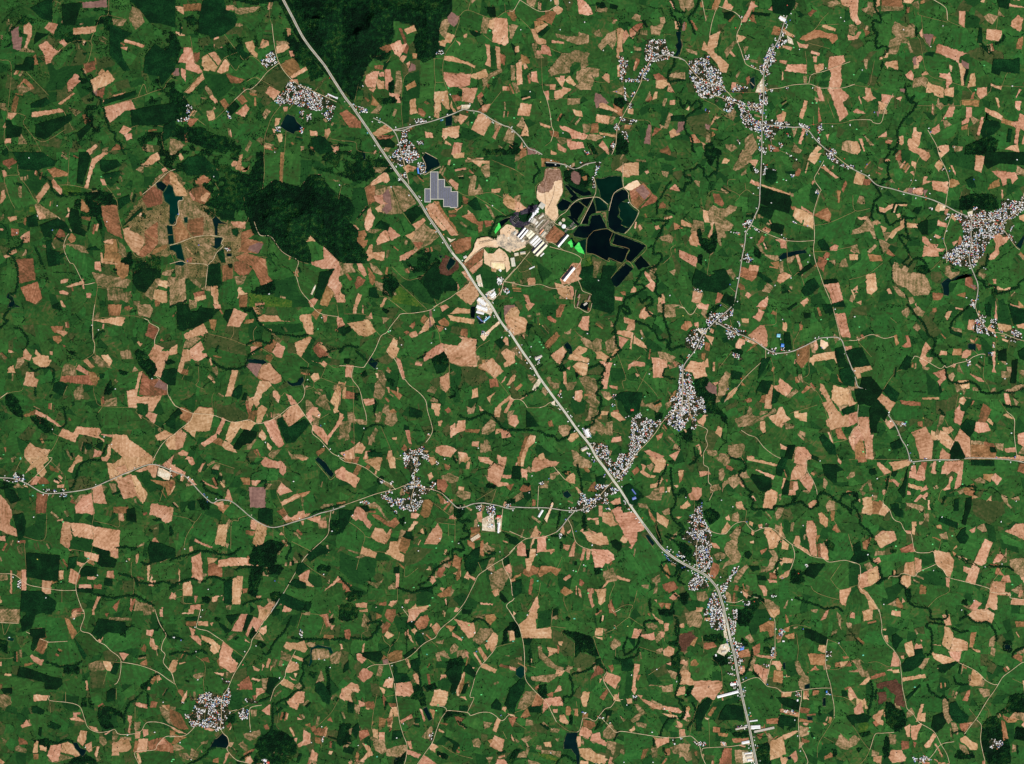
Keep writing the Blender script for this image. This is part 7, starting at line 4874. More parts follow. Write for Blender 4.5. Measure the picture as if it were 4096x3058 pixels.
# bare and fallow fields: the 300 largest one by one, the small rest together
allf = [(area(p), c, p) for c in 'mnpb' for p in shapes[c]]
cut = sorted((a for a, _, _ in allf), reverse=True)[300]
NAMF = {'b': 'bare_field', 'n': 'ploughed_field', 'p': 'dull_brown_field', 'm': 'fallow_field'}
fields = []
for c in 'mnpb':
    small = []
    for p in shapes[c]:
        fields.append((c, p))
        if area(p) > cut: sheets(NAMF[c], [p], 'field', 2.3, MT[c], rag=1.2)
        else: small.append(p)
    sheets('small_'+NAMF[c]+'s', small, 'field', 2.3, MT[c], rag=1.1)
sheets('sand_yard', shapes['S'], 'yard', 4.2, MT['S']); sheets('paved_yard', shapes['P'], 'yard', 4.2, MT['P'], rag=.5)
sheets('marsh', shapes['M'], 'yard', 4.2, MT['M'], rag=2)
def FP(*v): return np.array([(1850+v[i]/3.591, 840+v[i+1]/3.591) for i in range(0, len(v), 2)])
def BP(*v): return np.array([(2000+v[i]/2.6643, 650+v[i+1]/2.6643) for i in range(0, len(v), 2)])
sheets('factory_ground', [FP(880,240,1000,120,1150,40,1330,190,1180,400,1240,500,1080,680,960,620,900,500,830,430)], 'fg', 4.9,
       mat('factory_ground', [(.40,(70,72,54)),(.5,(124,114,92)),(.6,(176,164,142))], (34., 12.), var=.05), rag=1.5)
sheets('concrete_yard', [FP(500,370,590,350,660,430,720,300,800,290,790,420,900,440,950,430,900,510,800,560,690,615,620,575,540,530,490,500)], 'fg', 5.2,
       mat('grey_concrete_yard', [(.38,(132,124,112)),(.46,(176,162,142)),(.53,(214,190,160)),(.64,(236,212,180))], (70., 14.), var=.05), rag=2)
sheets('coal_yard', [FP(670,120,740,40,860,10,960,-60,1080,-70,1070,30,1030,120,940,220,860,260,760,250,700,200)], 'fg', 4.9,
       mat('dark_coal_yard', [(.40,(28,26,36)),(.5,(50,46,58)),(.62,(84,78,84))], (36., 12.), var=.05), rag=2)
sheets('settled_mud', [BP(492,70,636,70,660,190,590,200,560,270,520,320,460,330,405,320,400,260,470,190)], 'mud', 5.0,
       mat('brown_settled_mud', [(.40,(118,88,68)),(.5,(146,112,90)),(.6,(168,136,118))], (60., 16.), var=.05), rag=2.5)
sheets('fallow_field', [BP(480,820,590,690,690,750,610,850,520,855)], 'mud', 3.4, MT['n'], rag=1)
sheets('water', [BP(845,1555,870,1500,890,1480,950,1490,930,1580,905,1590,870,1570)[[0,1,3,4]]], 'mud', 5.0, MT['w'], rag=.3)
sheets('cream_settling_pad', [FP(415,760,605,775,610,850,540,870,430,820)], 'fg', 5.5, mat('cream_sand_pad', [(.4,(226,204,150)),(.6,(246,230,184))], (40.,), var=.02), rag=.6)
sheets('lawn', [FP(905,520,950,480,1010,550,970,590), FP(820,610,1000,560,1060,640,900,720,830,730,750,760,690,640), FP(830,760,930,720,1000,790,920,860,840,880,790,830)], 'fg', 5.8, MT['o'], rag=1)
def grow(p, d):
    c = p.mean(0); D = p-c; L = np.maximum(np.hypot(D[:, 0], D[:, 1]), 1)[:, None]; return c + D*(1+d/L)
for c in 'wW':
    sheets('pond_bank', [grow(p, 2.2) for p in shapes[c]], 'bank'+c, 4.6 if c == 'w' else 4.5, MT['bank'], step=.02, rag=.5)
    for p in shapes[c]:
        x, y = p.mean(0); far = not (1880 < x < 2650 and 640 < y < 1280)
        o = sheets('water', [p], 'water', 5.4, (MT['pond'] if c == 'w' else MT['fish']) if far else MT[c], rag=.5)
sheets('algae_water', shapes['y'], 'algae', 6.4, MT['y'], rag=1.0)
ponds = [(x, y, c) for x, y, c in spots if c in 'gvGy']
sheets('small_pond', [np.array([(x+dx*random.uniform(2.2, 4), y+dy*random.uniform(1.6, 3)) for dx, dy in ((-1,-1),(1,-.9),(1.1,1),(-.9,1))]) for x, y, c in ponds if c in 'gv'], 'sp', 6.6,
       flat('milky_green_pond', (98,196,112), .3, .3, var=.3), rag=.3)
sheets('small_teal_pond', [np.array([(x+dx*random.uniform(2.4, 4), y+dy*random.uniform(1.6, 3)) for dx, dy in ((-1,-1),(1,-.9),(1.1,1),(-.9,1))]) for x, y, c in ponds if c == 'G'], 'sp', 6.6,
       flat('milky_teal_pond', (96,186,150), .3, .3, var=.3), rag=.3)

ribbon(shapes['t'], 1.0, 7.0, 'farm_tracks', MT['t']); ribbon(shapes['T'], 1.6, 7.4, 'dirt_roads', MT['T'])
ribbon(shapes['R'], 3.8, 7.8, 'road_verges', MT['Hs']); ribbon(shapes['R'], 2.6, 8.1, 'paved_roads', MT['R'])
drains = [list(BP(510,90,495,160,470,250,478,330,484,440)), list(BP(582,250,575,320,560,380,530,450,500,500)), list(FP(240,465,330,450,460,430)), list(FP(410,735,600,750)), list(FP(410,735,400,810,440,850)), list(FP(150,560,230,400,500,380)), list(FP(545,540,620,600,700,640))]
ribbon(drains, 1.0, 6.0, 'drain_channels', MT['w'])
ribbon([list(grow(p, 3.0))+[tuple(grow(p, 3.0)[0])] for p in shapes['S'][:1]+shapes['S'][-2:]], 1.6, 4.6, 'moat', MT['w'], n=1)
ribbon(shapes['k'], 1.6, 6.9, 'stream_water', MT['F'])
ribbon([highway], 9.6, 8.5, 'highway_verge', MT['Hs']); ribbon([highway], 6.9, 8.8, 'highway', MT['H'])
lanes = [[p for p in highway if p[1] < 1060], [p for p in highway if 2050 < p[1] < 2560], [p for p in highway if p[1] > 2500]]
ribbon(lanes, 5.2, 9.05, 'asphalt_lanes', MT['asp']); ribbon([highway], 1.1, 9.3, 'highway_median', MT['Hm'])

# wooded hills
for p, hh in HILLS:
    x0, y0 = p.min(0)-4; x1, y1 = p.max(0)+4; s = 5.0
    nx, ny = int((x1-x0)/s)+1, int((y1-y0)/s)+1
    gx, gy = np.meshgrid(x0+np.arange(nx)*s, y0+np.arange(ny)*s); Q = np.stack([gx.ravel(), gy.ravel()], 1)
    z = hill_h(Q); ins = inside(Q, p); z = np.where(ins, z+6.6, 6.2)
    Vh = np.stack([(Q[:, 0]-W0/2)*M, (H0/2-Q[:, 1])*M, z], 1)
    idx = np.arange(nx*ny).reshape(ny, nx); f = np.stack([idx[:-1, :-1].ravel(), idx[1:, :-1].ravel(), idx[1:, 1:].ravel(), idx[:-1, 1:].ravel()], 1)
    keep = ins[f].any(1); f = f[keep]
    o = mesh_obj('hill', Vh, f, MT['F'], RNG.uniform(.3, .7, len(f))); o['kind'] = 'structure'

# ================================================================ WOODS, HEDGES, STREAM BELTS
avoid = [(np.array(highway), 6.5)] + [(np.array(l), 2.8) for l in shapes['R']] + [(np.array(l), 1.6) for l in shapes['T']]
def clear(P):
    k = np.ones(len(P), bool)
    for l, d in avoid:
        x0, y0 = l.min(0)-d; x1, y1 = l.max(0)+d
        m = (P[:, 0] > x0) & (P[:, 0] < x1) & (P[:, 1] > y0) & (P[:, 1] < y1) & k
        if m.any():
            ii = np.where(m)[0]; k[ii[dist_line(P[ii], l) < d]] = False
    return k
P = np.concatenate([grid_pts(p, 4.4) for p in shapes['F']]); P = P[clear(P)]
crowns('hill_forest', P, RNG.uniform(1.9, 3.7, len(P)), hill_h(P)+6, MT['wood'], label='dense dark green forest covering the hills at the top and left of centre')
P = np.concatenate([grid_pts(p, 3.9) for p in shapes['f']]); P = P[clear(P)]
P = P[(vnoise(P[:, 0]/16, P[:, 1]/16) > .16) & free(P)]
Q = np.concatenate([grid_pts(p, 4.2) for p in shapes['q']]); Q = Q[(vnoise(Q[:, 0]/24, Q[:, 1]/18) > .46) & free(Q)]; P = np.concatenate([P, Q[clear(Q)]])
crowns('lowland_woods', P, RNG.uniform(1.5, 3.3, len(P)), np.full(len(P), 2.), MT['wood'], label='dark green clumps of woodland between the fields')
# plantations: closed canopy blocks with straight edges
V = []; F = []; plot = []; edge = []
for p in shapes['d']:
    q = ragged(p, .8, 5); z = 9 + .3*level('d', p); b = len(V); n = len(q)
    V += [(*X(c), z) for c in q] + [(*X(c), 0) for c in q]
    r = random.random(); F.append(list(range(b, b+n))); plot.append(r)
    for i in range(n): F.append([b+i, b+n+i, b+n+(i+1) % n, b+(i+1) % n]); plot.append(r)
    edge.append(grid_pts(p, 8.5))
o = mesh_obj('tree_plantations', V, F, MT['d'], plot); tag(o, 'rectangular blocks of very dark green tree plantation', None, None, 'stuff')
P = np.concatenate(edge); P = P[clear(P)]
crowns('plantation_crowns', P, RNG.uniform(1.3, 2.3, len(P)), np.full(len(P), 7.), MT['d'], .9, label='single taller crowns in the dark plantations')
belt = []; rad = []
for l in shapes['k'] + shapes['c']:
    thick = any(l is q for q in shapes['k']); sm = np.array(smooth(l, 6)); L = np.r_[0, np.cumsum(np.hypot(*np.diff(sm, axis=0).T))]
    ph = random.uniform(0, 60); t = np.arange(0, L[-1], .65 if thick else 1.7)
    q = np.stack([np.interp(t, L, sm[:, 0]), np.interp(t, L, sm[:, 1])], 1)
    mz = 5.0*(vnoise(q[:, 0]/17+ph, q[:, 1]/17)-.5), 5.0*(vnoise(q[:, 0]/17, q[:, 1]/17+ph)-.5)
    q = q + np.stack(mz, 1) + RNG.normal(0, 2.3 if thick else 1.1, q.shape)
    vv = vnoise(t/11+ph, t*0+ph); gap = vv > (.14 if thick else .30); q = (q + RNG.normal(0, 1, q.shape)*(np.clip(vv-.5, 0, 1)*5)[:, None])[gap]
    belt.append(q); rad.append(RNG.uniform(1.1, 2.9 if thick else 2.1, len(q)))
P = np.concatenate(belt); r = np.concatenate(rad); k = clear(P); 
crowns('streamside_trees', P[k], r[k], np.full(k.sum(), 2.5), MT['tree'], label='dark winding belts of trees along the streams')
P = warp(np.array(hedge)) + RNG.normal(0, .7, (len(hedge), 2)); k = clear(P) & (RNG.uniform(0, 1, len(P)) < .8); P = P[k]
S2 = warp(np.array(strays)); S2 = S2[clear(S2)]; P = np.concatenate([P, S2])
P = P[free(P)]
crowns('hedgerow_trees', P, np.clip(RNG.lognormal(.18, .40, len(P)), .6, 3.0), np.full(len(P), 1.), MT['tree'], label='thin broken rows of dark trees along the field edges')
# scrub and small groves, thickest in the upper left
G = RNG.uniform((-20, -20), (W0+20, H0+20), (330000, 2))
w = np.clip(1-G[:, 0]/2000, 0, 1)*np.clip(1.1-G[:, 1]/1500, 0, 1)
f1 = vnoise(G[:, 0]/58+3, G[:, 1]/34+8)*.6 + vnoise(G[:, 0]/17+21, G[:, 1]/17)*.4
G = G[(f1 > .79-.24*w) & free(G)]; G = G[clear(G)]
crowns('scrub_groves', G, RNG.uniform(1.0, 2.6, len(G)), np.full(len(G), 1.5), MT['wood'], label='scattered scrub and small groves of dark green trees')
print('groves', len(G))
# ragged tree edges round the bare fields
E = []
for c, p in fields:
    if c == 'm': continue
    q = dens(p, 3.0); ph = random.uniform(0, 50); t = np.arange(len(q)); E.append((q + RNG.normal(0, .8, q.shape))[vnoise(t/3.5+ph, t*0+ph) > .70])
P = np.concatenate(E); P = P[clear(P)]
crowns('field_edge_trees', P, RNG.uniform(.6, 1.3, len(P)), np.full(len(P), 2.), MT['tree'], label='small dark trees and bushes along the bare field margins')

# trees that stand by themselves in the bare fields: one object each
def tree_mesh(seed):
    rr = random.Random(seed); V = []; F = []; mi = []
    def tube(p, q, r0, r1):
        b = len(V)
        for (c, r) in ((p, r0), (q, r1)):
            for i in range(6): V.append((c[0]+r*math.cos(i*1.047), c[1]+r*math.sin(i*1.047), c[2]))
        for i in range(6): F.append([b+i, b+(i+1) % 6, b+6+(i+1) % 6, b+6+i]); mi.append(1)
    tube((0,0,0), (0.02,0.01,.55), .07, .045)
    for i in range(4):
        a = i*1.57+rr.random(); tube((0,0,.45), (.4*math.cos(a), .4*math.sin(a), .8), .035, .015)
    for i in range(26):
        a = rr.uniform(0, 6.28); d = .68*math.sqrt(rr.random()); z = .62+.55*(1-d)*rr.uniform(.6, 1.1); s = rr.uniform(.2, .36)
        c = (d*math.cos(a), d*math.sin(a), z); b = len(V)
        V += [(c[0]+s*rr.uniform(.6,1.2)*x, c[1]+s*rr.uniform(.6,1.2)*y, c[2]+s*rr.uniform(.6,1.1)*w) for x, y, w in ((1,0,0),(-1,0,0),(0,1,0),(0,-1,0),(0,0,1),(0,0,-.7))]
        for t in ((0,2,4),(2,1,4),(1,3,4),(3,0,4),(2,0,5),(1,2,5),(3,1,5),(0,3,5)): F.append([b+j for j in t]); mi.append(0)
    o = mesh_obj('tree', V, F, [MT['tree'], MBARK], [rr.random()]*len(F), mi); return o
protos = [tree_mesh(i) for i in range(6)]
cand = []
for c, p in sorted(fields, key=lambda f: -area(f[1])):
    if c != 'b': continue
    n = random.choice((1, 1, 2, 2, 3)) if area(p) > 900 else random.choice((0, 0, 1))
    x0, y0 = p.min(0); x1, y1 = p.max(0); t = 0
    while n and t < 30:
        t += 1; q = np.array([[random.uniform(x0, x1), random.uniform(y0, y1)]])
        if inside(q, p)[0] and dist_line(q, p, True)[0] > 3 and clear(q)[0] and 0 < q[0][0] < W0 and 0 < q[0][1] < H0:
            cand.append(q[0]); n -= 1
for i, q in enumerate(cand[:300]):
    pr = protos[i % 6]; o = pr if i < 6 else pr.copy()
    if i >= 6: COL.objects.link(o)
    s = random.uniform(4.2, 7.6); x, y = X(q); o.location = (x, y, 2.6); o.scale = (s*random.uniform(.8, 1.25), s, s*1.2); o.rotation_euler = (0, 0, random.uniform(0, 6.28))
    tag(o, where(q[0], q[1], 'lone dark field tree'), 'tree', 'lone trees standing in the bare fields')

# ================================================================ HOUSES
def house_geo(cx, cy, L, W, ang, h, V, F, MI, roofi, walli, z0=2.2, rise=.14):
    x, y = X((cx, cy)); c, s = math.cos(ang), math.sin(ang); b = len(V); L *= M/2; W *= M/2; hr = h + W*2*rise
    def q(a, d, z): V.append((x+a*c-d*s, y+a*s+d*c, z0+z))
    for a, d in ((-L,-W),(L,-W),(L,W),(-L,W)): q(a*.94, d*.9, 0)
    for a, d in ((-L,-W),(L,-W),(L,W),(-L,W)): q(a*.94, d*.9, h)
    q(-L*.94, 0, hr-.1); q(L*.94, 0, hr-.1)
    for f in ((0,1,5,4),(1,2,6,9,5),(2,3,7,6),(3,0,4,8,7)): F.append([b+i for i in f]); MI.append(walli)
    e = len(V)
    q(-L, -W, h-.15); q(L, -W, h-.15); q(L, 0, hr+.1); q(-L, 0, hr+.1); q(L, W, h-.15); q(-L, W, h-.15)
    F.append([e, e+1, e+2, e+3]); MI.append(roofi); F.append([e+3, e+2, e+4, e+5]); MI.append(roofi)
CH = list('1kbrnocP'); HM = [RM[c] for c in CH] + [MWALL]
def nearest_road_angle(x, y, lines):
    best = 1e9; ang = 0
    for l in lines:
        if abs(l[:, 0]-x).min() > 260 or abs(l[:, 1]-y).min() > 260: continue
        for i in range(len(l)-1):
            a, b = l[i], l[i+1]; m = (a+b)/2; d = (m[0]-x)**2+(m[1]-y)**2
            if d < best: best = d; ang = math.atan2(-(b-a)[1], (b-a)[0])
    return ang
rl = shapes['R']+shapes['T']+[np.array(highway)]
hs = []; vtrees = []
for pi, p in enumerate(sorted(shapes['h'], key=lambda q: -area(q))):
    base = nearest_road_angle(*p.mean(0), rl)
    P = grid_pts(grow(p, 1.5), 5.2); P = P[clear(P)]
    hole = vnoise(P[:, 0]/12, P[:, 1]/12) < .33
    for q, hl in zip(P, hole):
        if hl:
            vtrees.append(q); continue
        if random.random() < .16: vtrees.append(q); continue
        big = random.random() < .07
        L = random.uniform(5.2, 8) if big else random.uniform(2.8, 5.0); Wd = random.uniform(3, 4.2) if big else random.uniform(2.1, 3.3)
        a = base + random.choice((0, math.pi/2)) + random.gauss(0, .12)
        c = random.choices('1kbrnocP', (60, 6, 5, 4, 14, 4, 2, 5))[0]
        hs.append((L*Wd, q[0], q[1], L, Wd, a, c, random.uniform(3, 5)))
        if random.random() < .55: vtrees.append(q + RNG.normal(0, 2.6, 2))
inset = lambda q: 0 < q[1] < W0 and 0 < q[2] < H0
def along(line, dens_, y0, y1, offs, x0=0, x1=5000):
    sm = np.array(smooth(line, 4)); L = np.r_[0, np.cumsum(np.hypot(*np.diff(sm, axis=0).T))]
    for t in np.arange(0, L[-1], 6.5):
        x = np.interp(t, L, sm[:, 0]); y = np.interp(t, L, sm[:, 1]); x2 = np.interp(t+2, L, sm[:, 0]); y2 = np.interp(t+2, L, sm[:, 1])
        if not (y0 < y < y1 and x0 < x < x1): continue
        d = np.array([x2-x, y2-y]); d /= max(np.hypot(*d), 1e-6); n = np.array([-d[1], d[0]]); g_ = float(vnoise(t/26+x/50, y/60))
        for sd in (-1, 1):
            for o_ in offs:
                if random.random() < dens_*g_*1.6:
                    q = np.array([x, y]) + n*sd*(o_+random.uniform(-1, 3)); L_ = random.uniform(3, 6.5); W_ = random.uniform(2.2, 3.8)
                    hs.append((L_*W_, q[0], q[1], L_, W_, math.atan2(-d[1], d[0])+random.choice((0, 1.57))+random.gauss(0, .06), random.choices('1kbrnocP', (60, 6, 5, 4, 12, 4, 3, 6))[0], 4))
                elif random.random() < .3: vtrees.append(np.array([x, y]) + n*sd*(o_+random.uniform(-2, 5)))
along(highway, .42, 2200, 3058, (9, 16)); along(highway, .16, 300, 2100, (10,))
for l in shapes['R']:
    if l[:, 0].min() > 3000 and l[:, 0].max() < 3200: along(l, .38, -10, 1250, (6, 12))
    else: along(l, .09, -10, 3070, (6,))
hs.sort(key=lambda q: (not inset(q), -q[0]))
for (a0, x, y, L, Wd, a, c, h) in hs[:300]:
    V = []; F = []; MI = []; house_geo(0, 0, L, Wd, 0, h, V, F, MI, 0, 1, 0)
    V = [(v[0]+W0/2*M, v[1]-H0/2*M, v[2]) for v in V]
    o = mesh_obj('house', V, F, [RM[c], MWALL], None, MI); px, py = X((x, y)); o.location = (px, py, 2.4); o.rotation_euler = (0, 0, a)
    tag(o, where(x, y, f'{NAMEC[c]} roofed village house'), 'house', 'houses packed together in the villages')
V = []; F = []; MI = []; plot = []
for (a0, x, y, L, Wd, a, c, h) in hs[300:]:
    n0 = len(F); house_geo(x, y, L, Wd, a, h, V, F, MI, CH.index(c), 8); plot += [random.random()]*(len(F)-n0)
o = mesh_obj('village_houses', V, F, HM, plot, MI); tag(o, 'crowded small houses with white, brown, blue and red roofs', None, None, 'stuff')
P = np.array(vtrees); P = P[clear(P)]
crowns('village_trees', P, RNG.uniform(.9, 2.1, len(P)), np.full(len(P), 2.2), MT['tree'], label='dark garden trees between the village houses')
print('houses', len(hs), 'village trees', len(P))
sp = [(x, y, c) for x, y, c in spots if c in '1brnyPWB']
fn = 0
for x, y, c in sp:
    if not (0 < x < W0 and 0 < y < H0): continue
    big = c in 'WB'; L = random.uniform(7, 9) if big else random.uniform(3.6, 5.4); Wd = random.uniform(5, 6) if big else random.uniform(2.6, 3.6)
    V = []; F = []; MI = []; house_geo(0, 0, L, Wd, 0, 4.5, V, F, MI, 0, 1, 0)
    V = [(v[0]+W0/2*M, v[1]-H0/2*M, v[2]) for v in V]
    if fn >= 299: break
    fn += 1
    o = mesh_obj('farmhouse', V, F, [RM[c], MWALL], None, MI); px, py = X((x, y)); o.location = (px, py, 6.8)
    o.rotation_euler = (0, 0, nearest_road_angle(x, y, rl) + random.choice((0, 1.57)))
    tag(o, where(x, y, f'{NAMEC[c]} roofed farmhouse'), 'farmhouse', 'farm buildings scattered over the fields')

# ================================================================ LARGE BUILDINGS
def empty(name, x, y, z=4.4):
    e = bpy.data.objects.new(name, None); COL.objects.link(e); px, py = X((x, y)); e.location = (px, py, z); return e
def bx(V, F, x0, x1, y0, y1, z0, z1):
    b = len(V); V += [(x0,y0,z0),(x1,y0,z0),(x1,y1,z0),(x0,y1,z0),(x0,y0,z1),(x1,y0,z1),(x1,y1,z1),(x0,y1,z1)]
    F += [[b+i for i in f] for f in ((0,3,2,1),(4,5,6,7),(0,1,5,4),(1,2,6,5),(2,3,7,6),(3,0,4,7))]
def shed(name, cat, label, p0, p1, w, h, roof, style='gable', alt=None, bays=1, group=None):
    """a long building between two gable ends; each bay has a ridge, a north slope and a south slope"""
    (ax, ay), (bx_, by) = p0, p1; cx, cy = (ax+bx_)/2, (ay+by)/2; L = math.hypot(bx_-ax, by-ay)*M/2; W = w*M/2
    e = empty(name, cx, cy); e.rotation_euler = (0, 0, math.atan2(-(by-ay), bx_-ax)); tag(e, label, cat, group)
    V = []; F = []; bx(V, F, -L*.985, L*.985, -W*.97, W*.97, 0, h); mesh_obj('wall', V, F, MWALL, parent=e)
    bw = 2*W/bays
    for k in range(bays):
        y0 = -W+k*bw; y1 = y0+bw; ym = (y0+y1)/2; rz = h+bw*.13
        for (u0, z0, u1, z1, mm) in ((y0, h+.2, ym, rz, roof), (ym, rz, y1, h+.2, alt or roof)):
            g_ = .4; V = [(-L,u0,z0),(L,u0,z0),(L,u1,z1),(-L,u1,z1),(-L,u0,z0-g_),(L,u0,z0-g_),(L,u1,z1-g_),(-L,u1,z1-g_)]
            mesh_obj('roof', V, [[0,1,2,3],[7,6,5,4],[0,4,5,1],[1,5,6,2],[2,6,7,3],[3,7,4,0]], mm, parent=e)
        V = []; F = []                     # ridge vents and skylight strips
        n = max(2, int(L/14))
        bx(V, F, -L*.92, L*.92, ym-bw*.035, ym+bw*.035, rz-.1, rz+1.0); mesh_obj('ridge_vent', V, F, MGREY, parent=e)
    if style == 'annex':
        V = []; F = []; bx(V, F, -L*.8, L*.2, -W*1.35, -W*.98, 0, h*.6); mesh_obj('annex', V, F, MCREAM, parent=e)
    return e
def Fp(x, y): return (1850+x/3.591, 840+y/3.591)
S_ = [
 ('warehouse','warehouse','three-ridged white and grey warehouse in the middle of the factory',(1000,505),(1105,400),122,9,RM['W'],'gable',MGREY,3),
 ('warehouse','warehouse','cream factory warehouse with shade painted on two roof slopes, nearest the round lawn',(1030,630),(1180,475),122,10,MCREAM,'gable',MDARK,2),
 ('factory_hall','factory hall','long white factory hall with shade painted on north-west roof slopes, beside the sand yard',(805,400),(915,270),88,9,RM['W'],'gable',MDARK,2),
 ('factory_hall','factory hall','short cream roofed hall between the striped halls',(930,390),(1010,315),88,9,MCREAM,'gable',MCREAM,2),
 ('warehouse','warehouse','long white warehouse with shade painted on its north-west slope, beside the bright green pond',(1365,525),(1510,355),52,9,RM['W'],'gable',MDARK,1),
 ('warehouse','warehouse','long white warehouse with its north-west slope painted as shaded, alone on bare ground',(1445,1015),(1600,825),60,9,RM['W'],'gable',MDARK,1),
 ('boiler_house','boiler house','dark grey boiler house under the white steam plume',(1000,190),(1035,125),66,24,RM['k'],'gable',MGREY,1),
 ('mill_building','mill building','grey mill building right of the boiler house',(1040,205),(1072,165),48,16,MGREY,'gable',RM['k'],1),
 ('process_building','process building','pale process building at the foot of the settling basin',(1095,125),(1160,70),30,12,MGREY,'gable',RM['P'],1),
 ('conveyor_shed','conveyor shed','narrow grey conveyor shed in the factory rows',(1055,255),(1160,145),20,8,MGREY,'gable',RM['k'],1),
 ('conveyor_shed','conveyor shed','long narrow brown roofed conveyor shed',(1110,290),(1240,150),22,8,RM['n'],'gable',RM['P'],1),
 ('rusty_shed','shed','orange rust roofed shed in the factory rows',(1105,345),(1160,280),30,8,RM['o'],'gable',RM['n'],1),
 ('rusty_shed','shed','pale shed at the south end of the factory rows',(1135,380),(1190,318),38,8,RM['P'],'gable',MGREY,1),
 ('storage_hall','storage hall','square pale grey hall at the top of the factory by the settling basin',(1110,-80),(1175,-35),80,14,MGREY,'gable',MGREY,1),
 ('office_block','office block','two-part cream office block west of the access road',(715,690),(735,815),56,7,MCREAM,'gable',MGREY,2),
 ('office_block','office block','cream office building north of the lawn paths',(745,648),(805,636),44,7,RM['P'],'gable',MCREAM,1),
 ('office_block','office block','small cream office building nearest the long warehouses',(830,626),(905,618),38,7,RM['P'],'gable',MGREY,1),
 ('yard_shed','shed','grey shed in the truck yard',(732,352),(775,320),40,7,RM['k'],'gable',MGREY,1),
 ('yard_shed','shed','low grey shed south of the striped factory hall',(845,455),(880,428),40,7,MGREY,'gable',RM['k'],1),
 ('side_shed','shed','small white shed against the corner of the shade-striped warehouse',(1118,668),(1170,622),20,6,RM['W'],'gable',MGREY,1),
 ('staff_house_row','building','white building row at the south edge of the staff housing',(960,852),(1036,815),17,6,RM['W'],'gable',RM['W'],1),
 ('yard_shed','shed','white hut below the cream settling pad',(525,858),(556,885),25,5,RM['W'],'gable',RM['W'],1),
 ('yard_shed','shed','pale grey workshop beside the highway north of the sand yard road',(15,690),(60,668),34,7,MGREY,'gable',MGREY,1),
]
for nm, cat, lb, a, b, w, h, r1, st, r2, bays in S_: shed(nm, cat, lb, Fp(*a), Fp(*b), w/3.591, h, r1, st, r2, bays)
